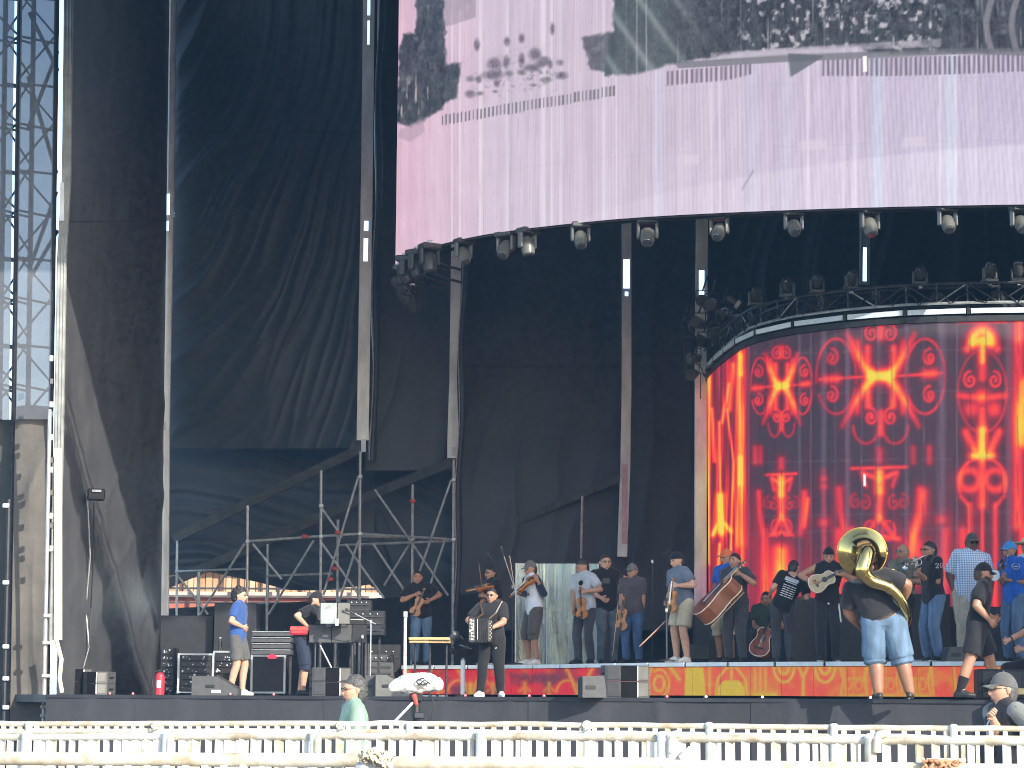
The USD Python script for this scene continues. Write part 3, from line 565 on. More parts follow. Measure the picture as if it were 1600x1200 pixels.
S(arc(1535, 612, 38, 64, 0, 360), 2.6, .42)
for sgn in (-1, 1):
    S(spiral(1535 + 19 * sgn, 594, 11, 1.4, 90, -sgn), 3.2, .55); S([(1535 + 18 * sgn, 640)], 15, .58); S(seg((1535, 622), (1535 + 36 * sgn, 618)), 7, .55)
    S(arc(1535 + 20 * sgn, 750, 15, 15, 0, 360), 8, .56); S(seg((1535 + 26 * sgn, 675), (1535 + 12 * sgn, 705)), 8, .66); S(seg((1535 + 20 * sgn, 788), (1535 + 20 * sgn, 950)), 5, .50)
    S(seg((1535 + 34 * sgn, 775), (1535 + 20 * sgn, 792)), 4, .48)
S([(1535, 620)], 16, .68); S(seg((1535, 640), (1535, 720)), 8, .62); S(seg((1535, 672), (1535, 708)), 10, .96); S(seg((1520, 712), (1550, 712)), 8, .95); S(seg((1535, 722), (1535, 790)), 9, .66); S(arc(1535, 755, 37, 40, -20, 200), 4, .55); S(seg((1535, 790), (1535, 950)), 4, .5)
S(seg((1592, 490), (1590, 820)), 12, .58); S(seg((1602, 600), (1596, 640), (1598, 690)), 16, .96); S(seg((1592, 500), (1592, 530)), 10, .66); S(seg((1600, 820), (1590, 960)), 10, .5)
S(seg((1108, 560), (1106, 880)), 3.5, .74); S(seg((1124, 660), (1126, 800)), 3, .80); S(seg((1126, 775), (1126, 830)), 7.5, 1.0); S(seg((1114, 835), (1126, 812), (1142, 830)), 5, .8); S(seg((1120, 930), (1124, 850)), 3, .72)
S(seg((1136, 640), (1146, 720), (1142, 860)), 2.5, .66); S(seg((1158, 550), (1158, 850)), 9, .56); S(seg((1158, 555), (1158, 585)), 6, .93); S(seg((1157, 715), (1157, 755)), 6, .93); S(seg((1140, 600), (1128, 660)), 4, .6); S(seg((1112, 640), (1116, 720)), 4, .6)
S(seg((1145, 570), (1140, 640)), 5, .55); S(seg((1160, 860), (1158, 950)), 5, .4)
PAL = [(0, (58, 42, 56)), (.12, (86, 34, 52)), (.24, (128, 24, 46)), (.38, (172, 24, 48)), (.52, (232, 32, 52)), (.66, (252, 62, 44)), (.80, (252, 118, 34)), (.94, (252, 152, 30)), (1.08, (242, 202, 44)), (1.4, (240, 216, 56))]
def pal(h): return np.stack([np.interp(h, [p[0] for p in PAL], [p[1][k] for p in PAL]) for k in range(3)], -1)
TREES = [(cKDTree(p), w, a, p.min(0) - 5 * w.max(), p.max(0) + 5 * w.max()) for p, w, a in ST]
def heat(q):
    Q = q.reshape(-1, 2); h = np.zeros(len(Q)); lo, hi = Q.min(0), Q.max(0)
    for tr, w, a, l, u in TREES:
        if (l > hi).any() or (u < lo).any(): continue
        d, i = tr.query(Q, distance_upper_bound=5 * w.max()); ok = np.isfinite(d); i = np.where(ok, i, 0); d = np.where(ok, d, 99)
        wi = w[i]; g = a[i] * (.80 * np.exp(-(d / wi) ** 2) + .20 * np.exp(-(d / (2.3 * wi)) ** 2)); h = np.maximum(h, g) + .22 * np.minimum(h, g)
    return h.reshape(q.shape[:2])
SEAMS = [(1170, 2, .25), (1249, 3, .3), (1267, 1.2, .35), (1287, 4.5, .34), (1305, 1.0, .3), (1324, 4.5, .42), (1346, 1.0, .4), (1372, 5, .3), (1395, 1, .25), (1417, 3.5, .4), (1443, 1.2, .45), (1471, 7, .42), (1495, 1.4, .4), (1576, 5, .32)]
def paint_red(q):
    x, y = q[..., 0], q[..., 1]
    h = heat(q) * (.80 + .34 * nz(q, .07, .03, 77)) + .30 * np.clip(nz(q, .05, .008, 78) - .42, 0, 1) * 2 * np.clip((y - 640) / 200, 0, 1) + .10 * (nz(q, .09, .012, 71) - .35) + .10 * np.clip((y - 760) / 150, 0, 1) * (nz(q, .1, .01, 72) + .3)
    lf = np.clip((1172 - x) / 12, 0, 1); h += lf * (.16 + .9 * (nz(q, .34, .012, 73) - .40)).clip(0)
    c = pal(h) + (nz(q, .5, .05, 74, 2) - .5)[..., None] * 16
    for sx_, w, k in SEAMS: c = mixc(c, A(150, 128, 150), np.clip(1.4 - np.abs(x - sx_) / w, 0, 1) * k * (.7 + .5 * nz(q, .05, .2, 75)) * np.clip(1.25 - h, .25, 1))
    c *= (1 - .22 * (np.abs(((x - 1172) / 24.6) % 1 - .5) > .47) * (x > 1172))[..., None]
    for sy_ in (548, 612, 718, 803, 828): c = mixc(c, A(150, 130, 150), (np.abs(y - sy_ - (x - 1400) * -.02) < .8) * .25 * (x > 1170))
    c = mixc(c, A(255, 250, 246), (np.abs(x - 1350.5) < 2) * (np.abs(y - 750) < 9) * 1.0)
    return lin(np.clip(c, 15, 255))

# ---- riser front picture
RS = []
def R_(p, w, amp): RS.append((cKDTree(np.asarray(p, float)), w, amp))
for cx, k in ((735, 1), (905, 1), (655, .8)):
    for s in (-1, 1): R_(seg((cx + 2 * s, 1088), (cx + 10 * s, 1066), (cx + 22 * s, 1040)), 3.5, .9); R_(arc(cx + 18 * s, 1085, 18, 22, 10, 170), 2.6, .8)
    R_(seg((cx, 1088), (cx, 1070)), 6, 1.0)
for cx in (770, 820, 858, 685):
    R_(seg((cx, 1088), (cx, 1068)), 4, .8); R_(seg((cx - 8, 1080), (cx, 1072), (cx + 8, 1080)), 3, .7); R_([(cx, 1048)], 7, .35)
R_(arc(1000, 1066, 8, 12, 0, 360), 2.5, .9); R_(arc(1000, 1066, 15, 22, 60, 300), 2.5, .9); R_(arc(1030, 1068, 8, 12, 0, 360), 2.5, .9); R_(arc(1030, 1068, 15, 22, -120, 120), 2.5, .85); R_(seg((1015, 1090), (1012, 1060), (1020, 1040)), 3, .9); R_(seg((1045, 1040), (1062, 1062)), 3, .9)
for xx in (1109, 1180, 1188, 1196): R_(seg((xx, 1040), (xx, 1092)), 2.4, .75)
R_(seg((1118, 1088), (1122, 1060), (1140, 1038)), 2.6, .9); R_(seg((1168, 1088), (1164, 1060), (1146, 1038)), 2.6, .9); R_(seg((1143, 1038), (1143, 1060)), 2.5, .9)
for cx in (1225, 1289): R_(arc(cx, 1040, 16, 26, 180, 360), 2.6, .95); R_(arc(cx, 1040, 8, 13, 180, 360), 3, .95)
R_(seg((1247, 1040), (1255, 1058), (1255, 1092)), 2.8, .95); R_(seg((1263, 1040), (1255, 1058)), 2.8, .95)
for cx in (1334, 1384, 1434):
    for s in (-1, 1): R_(seg((cx + 22 * s, 1040), (cx + 16 * s, 1062), (cx + 21 * s, 1092)), 2.4, .8); R_(arc(cx + 8 * s, 1070, 5, 8, 0, 360), 2, .6)
    R_(seg((cx - 9, 1060), (cx + 9, 1060)), 2.5, .75); R_(seg((cx, 1045), (cx, 1085)), 2.0, .6); R_(seg((cx - 14, 1090), (cx + 14, 1090)), 8, .85)
for xx in (1318, 1352, 1405, 1455, 1490, 1560, 1620): R_(seg((xx, 1040), (xx + 4, 1092)), 2.6, .7)
R_(seg((1180, 1086), (1210, 1088)), 8, .9)
FILL = [[(1072, 1044), (1098, 1044), (1103, 1095), (1070, 1095)], [(1122, 1095), (1122, 1074), (1132, 1064), (1154, 1064), (1162, 1074), (1164, 1095)]]
def paint_riser(q):
    x, y = q[..., 0], q[..., 1]
    Q = q.reshape(-1, 2); h = np.zeros(len(Q))
    for tr, w, a in RS:
        d, _ = tr.query(Q, distance_upper_bound=2.5 * w); h = np.maximum(h, a * np.exp(-(np.minimum(d, 2.5 * w) / w) ** 2))
    h = h.reshape(q.shape[:2])
    for poly in FILL: h = np.maximum(h, soft(q, poly, 2))
    r = np.clip((x - 955) / 40, 0, 1)
    base = mixc(np.zeros(q.shape[:2] + (3,)) + A(203, 30, 42), A(98, 40, 62), np.clip((nz(q, .035, .05, 81) - .50) * 6, 0, 1) * .9)
    base = mixc(base, mixc(np.zeros_like(base) + A(214, 76, 46), A(208, 108, 40), np.clip((nz(q, .04, .05, 82) - .45) * 5, 0, 1)), r)
    yel = mixc(np.zeros_like(base) + A(206, 148, 40), A(196, 172, 38), r)
    c = mixc(base, yel, h * .95) + (nz(q, .4, .3, 83, 2) - .5)[..., None] * 18
    return lin(np.clip(c, 15, 255))

ZB = UZ(1600, 320, 33.5)
big_px = [(617.5, 420), (622, 414), (642, 401), (675, 386), (707.5, 377), (755, 367), (820, 357.5), (905, 348), (980, 341), (1100, 334), (1300, 326), (1450, 322), (1600, 319.5), (1760, 318)]
CB = plan(big_px, ZB)
CB = np.vstack([[CB[0] + A(.75, 1.9)], [CB[0] + A(.12, .75)], CB])
CB = resample(CB, .5)
bs = T('big_screen', 'huge curved screen with a pale lilac picture hanging above the band', 'LED screen', A(4, 35, ZB))
offB, nB = screen(bs, CB, ZB, ZB + 5.2, 5, .021, paint_big)
bs.add('bottom_rim', tube(np.c_[offB - nB * .05, np.full(len(offB), ZB - .012)], .018, 6), L['dark_steel'])
# truss ring the lamps under the screen hang from
tr_ = T('lamp_ring', 'dark pipe ring under the big screen that its lamps hang from', 'truss', A(4, 35.5, ZB))
ring = offB - nB * .22
for dz, o in ((.06, 0), (.30, .0), (.30, -.3), (.06, -.3)):
    tr_.add('pipe', tube(np.c_[ring + nB * o, np.full(len(ring), ZB + dz)], .025, 6), L['dark_steel'])

DR = 35.2
ZR = UZ(1600, 502, DR)
red_px = [(1104.5, 594), (1113, 583), (1140, 560), (1167, 542), (1220, 527), (1280, 518), (1360, 510), (1457, 504.5), (1600, 502), (1760, 501)]
CR = plan(red_px, ZR); CR = np.vstack([[CR[0] + A(1.1, 2.2)], [CR[0] + A(.25, 1.0)], CR]); CR = resample(CR, .5)
ZR0 = UZ(1500, 948, 35.3)
rs = T('red_screen', 'curved screen glowing with red and orange scrollwork behind the musicians', 'LED screen', A(6, 37, ZR0))
offR, nR = screen(rs, CR, ZR0, ZR, 5, .02, paint_red)
tnR = np.gradient(offR, axis=0)
for i in range(len(offR) - 1):                              # dark header over the screen
    a, b = offR[i], offR[i + 1]
    rs.add('header', bar(A(*a, ZR + .055), A(*b, ZR + .055), .07, .10), L['black_plastic'])
rs.add('cladding', grid(np.stack([np.c_[offR - nR * .02, np.full(len(offR), z)] for z in (SZ, ZR0 - .004)], 1)), L['black_cloth'])
lb = T('light_bars', 'row of white light bars running along the top of the red screen', 'light bar', A(6, 37, ZR + .15))
L['bar_white'] = mat('bar_white', (.62, .68, .70), rough=.35, var=.08)
for i in range(2, len(offR) - 2, 2):
    a, b = offR[i] + nR[i] * .06, offR[min(i + 2, len(offR) - 1)] + nR[min(i + 2, len(offR) - 1)] * .06
    k = .04 * nrm(b - a); lb.add('bar', bar(A(*(a + k), ZR + .175), A(*(b - k), ZR + .175), .05, .085), L['bar_white' if i > 5 else 'galvanised'])
    lb.add('joint', box(A(*b, ZR + .175), (.05, .05, .11), math.atan2(*(b - a)[::-1])), L['black_plastic'])
tr2 = T('screen_truss', 'black box truss with cables curving along the top of the red screen', 'truss', A(6, 37, ZR + .3))
for dz, o in ((.33, -.05), (.66, -.05), (.33, -.40), (.66, -.40)):
    tr2.add('chord', tube(np.c_[offR + nR * o, np.full(len(offR), ZR + dz)], .026, 6), L['dark_steel' if o < -.1 or dz > .5 else 'galvanised'])
for i in range(1, len(offR) - 1):
    p = offR[i] - nR[i] * .05; q = offR[i + 1] - nR[i + 1] * .05; b = offR[i] - nR[i] * .40
    tr2.add('brace', tube([A(*p, ZR + (.33 if i % 2 else .66)), A(*q, ZR + (.66 if i % 2 else .33))], .013, 5), L['dark_steel' if i % 3 else 'galvanised'])
    tr2.add('post', tube([A(*p, ZR + .33), A(*p, ZR + .66)], .014, 5), L['dark_steel']); tr2.add('cross_strut', tube([A(*p, ZR + .33), A(*b, ZR + .66)], .012, 5), L['dark_steel'])
    if i % 2:
        w = rng.uniform(.12, .3); tr2.add('junction_box', box(A(*(offR[i] - nR[i] * .2), ZR + .45 + rng.uniform(-.05, .1)), (w, .15, rng.uniform(.12, .28)), rng.uniform(0, 1), .01), L['black_paint'])
    c = [A(*(offR[i] + (offR[i + 1] - offR[i]) * k - nR[i] * .02), ZR + .52 - .25 * math.sin(k * math.pi) * rng.uniform(.2, 1)) for k in np.linspace(0, 1, 8)]
    tr2.add('cable', tube(c, .012, 5), L['black_plastic'])

# ---- riser
rz_px = [(628, 89.0), (735, 91.5), (830, 94), (950, 99), (1065, 103), (1250, 107), (1460, 110), (1620, 112.5), (1720, 113)]
CZ = np.array([U(px, 1087, FPX / s)[:2] for px, s in rz_px]); RZ = SZ + .535
CZf = resample(CZ, .5)
rb = T('band_riser', 'low riser with a front of glowing red, orange and yellow panels under the musicians', 'riser', A(2, 36, SZ))
offZ, nZ = screen(rb, CZf, SZ + .035, RZ - .075, 1, .016, paint_riser, .004)
poly = [tuple(p - n * .02) for p, n in zip(offZ, nZ)] + [(12, 49), (-2.6, 49)]
rb.add('deck', prism(poly, .06, (0, 0, RZ - .032)), L['stage_floor'])
CZl = resample(CZ, .8)
for i in range(len(CZl) - 1):
    d = nrm(CZl[i + 1] - CZl[i]); n = A(d[1], -d[0])
    a, b = CZl[i] + n * .03 + d * .02, CZl[i + 1] + n * .03 - d * .02
    rb.add('edge_strip', bar(A(*a, RZ - .038), A(*b, RZ - .038), .03, .062), L['bar_white'])
rb.add('end_panel', bar(A(*(CZ[0] + A(-.02, .1)), SZ + .25), A(CZ[0][0] - .4, 46, SZ + .25), .03, .5), L['black_paint'])

# ------------------------------------------------------------------ moving lamps
mat('lamp_grey', (.045, .045, .045), rough=.4, var=.15); mat('lamp_shell', (.12, .12, .11), rough=.35, var=.15)
mat('lens_glass', (.10, .11, .13), rough=.08, var=.1, metal=.6)
def lamp(label, loc, rz, tilt, hang=True, group='lamps hanging under the big screen', shell='lamp_shell', k=1.0):
    t = T('moving_lamp', label, 'stage lamp', loc, group)
    s = -1 if hang else 1
    Rz = np.array([[math.cos(rz), -math.sin(rz), 0], [math.sin(rz), math.cos(rz), 0], [0, 0, 1]])
    put = lambda m: place((meshkit.arrays(m)[0] * k, meshkit.arrays(m)[1]), loc, Rz)
    t.add('base', put(box((0, 0, s * .06), (.34, .26, .10), 0, .02)), L['lamp_grey'])
    t.add('clamp', put(box((0, 0, -s * .01), (.07, .10, .08), 0, .01)), L['white_strip'])
    for x in (-1, 1): t.add('yoke_arm', put(box((.15 * x, 0, s * .22), (.05, .12, .28), 0, .02)), L[shell])
    ct, st = math.cos(tilt), math.sin(tilt); ax = A(0, -st, s * ct); c = A(0, 0, s * .31)
    prof = [(0.0, -.15), (.07, -.15), (.11, -.10), (.12, 0), (.115, .10), (.10, .165), (.085, .17), (0.0, .172)]
    t.add('head', put(lathe(prof, 18, c, ax)), L[shell], smooth=40)
    t.add('lens', put(lathe([(.082, .168), (.07, .182), (0, .186)], 18, c, ax)), L['lens_glass'], smooth=40)
    return t
def ringpt(px, o):                                          # on the ring at a pixel column
    pts = np.array([pix(A(*p, ZB))[0] for p in ring]); i = int(np.argmin(np.abs(pts - px))); return ring[i], nB[i]
place_by = [(724, .3, .5), (790, -.5, .5), (824, .6, .35), (907, -.3, .6), (1012, .2, .4), (1124, 0, .7), (1241, .1, .5), (1360, .7, .3), (1482, -.1, .55), (1597, .3, .5)]
names = ['first lamp from the left end of the big screen, in front of a pale rail', 'left lamp of the close pair under the screen', 'right lamp of the close pair under the screen', 'pale lamp left of the thin pale rail under the screen', 'lamp just right of the thin pale rail', 'lamp just right of the wide pale rail', 'lamp above the left part of the red screen truss', 'small lamp tucked beside the rail with the white strip', 'lamp above the right part of the red screen', 'lamp cut by the right edge under the big screen']
for (px, rz, ti), nm in zip(place_by, names):
    Y = ring[np.argmin(np.abs(pix(np.c_[ring, np.full(len(ring), ZB)])[:, 0] - px))][1]
    p = U(px, 400, Y); lamp(nm, A(p[0], p[1], ZB + .04), rz + rng.uniform(-.5, .5), ti + rng.uniform(-.15, .35), k=.95 + rng.uniform(-.06, .06))
for (px, dy, rz, ti), nm in zip(((671, 0, .5, .2), (651, .5, .9, .4), (633, 1.0, 1.3, .7), (625, 1.8, 1.6, .8), (632, 2.8, 1.9, .6), (644, 3.6, 2.2, .5)), ('dark lamp nearest the front of the cluster at the screen left end', 'second dark lamp of the cluster at the screen left end', 'leftmost dark lamp high in the cluster', 'leftmost dark lamp low in the cluster', 'dark lamp second from the bottom of the cluster', 'lowest dark lamp of the cluster at the screen left end')):
    p = U(px, 420, 36.8 + dy); lamp(nm, A(p[0], p[1], ZB + .02 - .02 * dy), rz, ti, group='dark lamps round the left end of the big screen', shell='lamp_grey', k=1.05)
for (px, rz, ti), nm in zip(((1180, .2, .9), (1230, -.4, .8), (1277, .1, 1.0), (1330, .5, .7), (1438, 0, 1.0), (1547, .3, .6), (1592, -.2, .5)), ('first round lamp standing on the truss from its left', 'second lamp standing on the truss from its left', 'round faced lamp on the truss left of the white strip', 'dark lamp on the truss beside the white strip', 'lone round lamp on the truss right of the white strip', 'dark hooded lamp on the truss near the right edge', 'lamp on the truss cut by the right edge')):
    i = int(np.argmin(np.abs(pix(np.c_[offR, np.full(len(offR), ZR)])[:, 0] - px))); p = U(px, 450, offR[i][1] + .25)
    lamp(nm, A(p[0], p[1], ZR + .68), rz, ti, hang=False, group='lamps standing on the truss over the red screen', shell='lamp_grey', k=.72)
for k_, (px, py, dy) in enumerate(((1092, 505, .2), (1075, 520, .8), (1100, 535, .1), (1085, 560, .5), (1098, 470, .4), (1118, 520, -.1), (1130, 490, .1), (1150, 500, .0), (1082, 585, .3), (1112, 475, .3))):
    t = T('dark_lamp', ['dark lamp turned outward at mid height of the tangle by the red screen', 'leftmost dark lamp in the tangle', 'dark lamp hanging low behind the rail top in the tangle', 'dark lamp far left and low in the tangle', 'topmost dark lamp in front of the wide pale rail', 'dark lamp nearest the light bars in the tangle', 'dark lamp just below the leaning pale lamp', 'rightmost dark lamp of the tangle, by the truss', 'lowest dark lamp of the tangle', 'dark lamp high in the tangle right of the wide rail'][k_], 'stage lamp', U(px, py, 41.3 + dy), 'small dark lamps bunched at the left end of the truss')
    c = U(px, py, 41.3 + dy); d = nrm(A(rng.uniform(-1, .2), -1, rng.uniform(-.6, .3)))
    t.add('can', lathe([(0, -.12), (.09, -.12), (.11, 0), (.12, .14), (.10, .15), (0, .13)], 14, c, d), L['lamp_grey' if k_ % 3 else 'lamp_shell'], smooth=40)
    t.add('bracket', tube([c + A(-.13, 0, 0), c + A(-.13, 0, .2), c + A(.13, 0, .2), c + A(.13, 0, 0)], .014, 5), L['dark_steel'])
    t.add('hanger', tube([c + A(0, 0, .2), c + A(.1, .1, .5)], .018, 5), L['dark_steel'])
tg = T('cable_tangle', 'tangle of dark cables hanging at the left end of the red screen truss', 'cables', U(1095, 540, 41.4))
for k_ in range(26):
    px, py = rng.uniform(1070, 1180), rng.uniform(470, 540); c = [U(px + rng.normal(0, 3) + 6 * math.sin(j * .8 + k_), py + j * rng.uniform(6, 11), 41.4 + rng.uniform(-.4, .4)) for j in range(9)]
    tg.add('cable', tube(c, rng.uniform(.008, .022), 5), L['black_plastic' if k_ % 4 else 'dark_steel'])
pt = T('par_tube', 'pale cylindrical lamp leaning on the truss at its left end', 'stage lamp', U(1145, 468, 41.0))
pt.add('barrel', tube([U(1136, 464, 41.0), U(1150, 474, 41.0)], .055, 12), L['lamp_shell'], smooth=40); pt.add('front_ring', tube([U(1150, 474, 41), U(1155, 477.5, 41)], .085, 12), L['white_strip'])
# ------------------------------------------------------------------ people
def hullm(*balls, seg=14): return Manifold.batch_hull([Manifold.sphere(float(r), seg).translate([float(x) for x in p]) for p, r in balls])
def disc(c, axis, r, t=.01, n=16, sq=1.0, side=None):
    a, b = frame(axis) if side is None else (nrm(side), nrm(np.cross(axis, side)))
    ang = np.arange(n) * 2 * np.pi / n; ring = r * (np.cos(ang)[:, None] * a + sq * np.sin(ang)[:, None] * b)
    return [tuple(map(float, p)) for p in np.vstack([np.asarray(c) + ring, np.asarray(c) + nrm(axis) * t + ring])]
def hullp(balls, pts, seg=14):
    P = list(pts)
    for p, r in balls: P += [tuple(map(float, np.asarray(p) + r * q)) for q in _SPH[seg]]
    return Manifold.hull_points(P)
_SPH = {14: trimesh.creation.icosphere(2, 1.0).vertices}
def union(ms): return Manifold.batch_boolean(ms, m3.OpType.Add)
def softmesh(m, L_=.05, it=8, wr=0.0, seed=0, fq=9.0):
    a = m.refine_to_length(L_).to_mesh(); tm = trimesh.Trimesh(np.array(a.vert_properties[:, :3], float), np.array(a.tri_verts), process=True)
    trimesh.smoothing.filter_taubin(tm, iterations=it)
    if wr:
        n = np.array(tm.vertex_normals); v = np.array(tm.vertices)
        d = meshkit.fbm(v * np.array([fq, fq, fq * .55]) + seed, 3, seed) - .5
        tm.vertices = v + n * (d * 2 * wr)[:, None]
    return tm
def to_man(tm):
    return Manifold(m3.Mesh(vert_properties=np.asarray(tm.vertices, np.float32), tri_verts=np.asarray(tm.faces, np.uint32)))
_h = trimesh.creation.icosphere(4, 1.0)
def _head():
    v = np.array(_h.vertices) * A(.074, .094, .117); x, y, z = v.T.copy()
    jaw = np.clip((-z - .015) / .10, 0, 1)
    v[:, 0] *= 1 - .30 * jaw ** 1.2; v[:, 1] = np.where(y < 0, y * (1 - .35 * jaw), y * (1 - .06 * jaw))
    f = np.clip(y / .05, 0, 1)
    v[:, 1] += f * (.024 * np.exp(-(x / .011) ** 2 - ((z + .018) / .020) ** 2) + .010 * np.exp(-(x / .009) ** 2 - ((z - .010) / .022) ** 2) + .005 * np.exp(-((z - .034) / .012) ** 2 - (x / .05) ** 2)
                    - .010 * np.exp(-((np.abs(x) - .030) / .014) ** 2 - ((z - .014) / .011) ** 2) + .006 * np.exp(-((z + .056) / .014) ** 2 - (x / .022) ** 2) + .010 * np.exp(-((z + .10) / .018) ** 2 - (x / .03) ** 2)
                    - .004 * np.exp(-((z + .075) / .008) ** 2 - (x / .02) ** 2))
    return v
HEADV, HEADF = _head(), np.array(_h.faces)
SKIN = {'tan': (.36, .19, .12), 'light': (.50, .29, .20), 'brown': (.26, .135, .085), 'dark': (.12, .065, .045)}
for k, c in SKIN.items():
    L['skin_' + k] = usdkit.material(stage, '/World/Looks/skin_' + k, {'t': ('texture_coordinate', {}), 'n': ('noise_texture', {'scale': 14.0, 'detail': 4}),
        'r': ('rgb_ramp', {'ramp': [(0, np.array(c) * .82), (.35, np.array(c) * .9), (.65, np.array(c) * A(1.1, 1.04, 1.0)), (1, np.array(c) * 1.12)]}), 'p': ('principled_bsdf', {'roughness': .5, 'subsurface_weight': .08, 'subsurface_scale': .01})},
        [('t.object', 'n.vector'), ('n.fac', 'r.fac'), ('r.color', 'p.base_color')], surface='p.BSDF')
mat('hair_black', (.018, .015, .014), rough=.55, var=.4, scale=60, bump=.004, bscale=90); mat('hair_brown', (.05, .03, .02), rough=.55, var=.4, scale=60, bump=.004, bscale=90)
mat('hair_grey', (.065, .062, .06), rough=.6, var=.5, scale=50, bump=.004, bscale=90)
mat('eye', (.03, .02, .015), rough=.2, var=.1); mat('lip', (.24, .09, .075), rough=.5, var=.1); mat('dark_lens', (.012, .012, .014), rough=.12, var=.1)
def fabric(name, c, var=.14): return mat(name, c, rough=.85, var=var, scale=7, bump=.002, bscale=140, sheen=.15, spec=.25)
for nm, c in dict(cl_black=(.011, .011, .013), cl_black2=(.017, .017, .020), cl_white=(.62, .64, .68), cl_grey=(.36, .38, .41), cl_blue=(.03, .075, .24), cl_jersey=(.015, .09, .40), cl_navy=(.02, .027, .05), cl_shorts=(.085, .085, .085), cl_brownshort=(.085, .075, .062),
                  cl_maroon=(.075, .058, .062), cl_slate=(.12, .145, .19), cl_khaki=(.46, .40, .28), cl_char=(.045, .045, .052), cl_mint=(.20, .31, .23), cl_beige=(.42, .38, .30), cl_olive=(.12, .125, .085), cl_red=(.5, .03, .06), cl_orange=(.62, .13, .05),
                  cl_cap=(.13, .125, .115), cl_skycap=(.05, .26, .55), cl_green=(.05, .07, .045), cl_greysleeve=(.17, .18, .17), cl_dkblue=(.03, .04, .075)).items(): fabric(nm, c)
mat('denim', (.075, .125, .21), rough=.85, var=.3, scale=5, bump=.002, bscale=160, sheen=.1, stretch=(1.4, 1.4, .5)); mat('denim_light', (.10, .165, .25), rough=.85, var=.28, scale=5, bump=.002, bscale=160, stretch=(1.4, 1.4, .5)); mat('denim_dark', (.04, .085, .17), rough=.85, var=.3, scale=5, bump=.002, bscale=160)
mat('denim_grey', (.085, .10, .115), rough=.85, var=.3, scale=5, bump=.002, bscale=160)
mat('shoe_white', (.66, .64, .60), rough=.6, var=.08); mat('shoe_black', (.02, .02, .02), rough=.5, var=.2); mat('leather', (.06, .035, .02), rough=.45, var=.2); mat('print_white', (.60, .60, .58), rough=.8, var=.1)
mat('straw', (.62, .50, .30), rough=.8, var=.2, scale=30)
L['plaid'] = usdkit.material(stage, '/World/Looks/plaid', {'t': ('texture_coordinate', {}), 'wx': ('wave_texture', {'scale': 9.0, 'bands_direction': 'x'}), 'wz': ('wave_texture', {'scale': 9.0, 'bands_direction': 'z'}), 'a': ('math', {'math_type': 'add'}), 'h': ('math', {'math_type': 'multiply', 'value2': .5}),
    'r': ('rgb_ramp', {'ramp': [(0, (.16, .26, .46)), (.3, (.22, .34, .54)), (.55, (.50, .58, .68)), (1, (.68, .71, .76))]}), 'p': ('principled_bsdf', {'roughness': .85})},
    [('t.object', 'wx.vector'), ('t.object', 'wz.vector'), ('wx.fac', 'a.value1'), ('wz.fac', 'a.value2'), ('a.value', 'h.value1'), ('h.value', 'r.fac'), ('r.color', 'p.base_color')], surface='p.BSDF')
L['camo'] = usdkit.material(stage, '/World/Looks/camo', {'t': ('texture_coordinate', {}), 'n': ('noise_texture', {'scale': 9.0, 'detail': 2}), 'r': ('rgb_ramp', {'ramp': [(0, (.07, .075, .05)), (.42, (.10, .105, .065)), (.5, (.19, .14, .105)), (.58, (.16, .165, .12)), (1, (.26, .22, .17))]}), 'p': ('principled_bsdf', {'roughness': .85})},
    [('t.object', 'n.vector'), ('n.fac', 'r.fac'), ('r.color', 'p.base_color')], surface='p.BSDF')

def ik(a, b, l1, l2, hint):
    d = b - a; D = np.linalg.norm(d); D2 = min(max(D, abs(l1 - l2) + .01), (l1 + l2) * .999); d = d / (D + 1e-9)
    x = (l1 * l1 - l2 * l2 + D2 * D2) / (2 * D2); h = math.sqrt(max(l1 * l1 - x * x, 0)); hp = np.asarray(hint, float) - d * (np.asarray(hint) @ d); hp = nrm(hp)
    return a + d * x + hp * h, a + d * D2
def hand(W, d, side, n, k, curl=.5, thumb=1):
    """palm, four jointed fingers and a thumb from the wrist W; d along the palm, side towards the thumb, n out of the palm"""
    ms = [hullm((W, .025 * k), (W + d * .075 * k + side * .030 * k, .014 * k), (W + d * .078 * k - side * .030 * k, .012 * k), (W + d * .02 * k + side * .02 * k, .018 * k), seg=10)]
    for o, l in ((.031, .92), (.0105, 1.0), (-.0105, .95), (-.031, .76)):
        p = W + d * .078 * k + side * o * k; a = curl * .6; dd = d
        for j, sg in enumerate((.036, .026, .02)):
            dd = nrm(d * math.cos(a) + n * math.sin(a)); q = p + dd * sg * l * k * 1.05
            ms.append(hullm((p, (.0098 - .0008 * j) * k), (q, (.0090 - .0008 * j) * k), seg=8)); p = q; a += curl
    p = W + d * .028 * k + side * .028 * k; q = p + nrm(d * .6 + side * .7 + n * .35) * .036 * k; r = q + nrm(d * .85 + side * .15 + n * (.3 + .4 * curl)) * .03 * k
    ms += [hullm((p, .0135 * k), (q, .0115 * k), seg=8), hullm((q, .0112 * k), (r, .0092 * k), seg=8)]
    return union(ms)

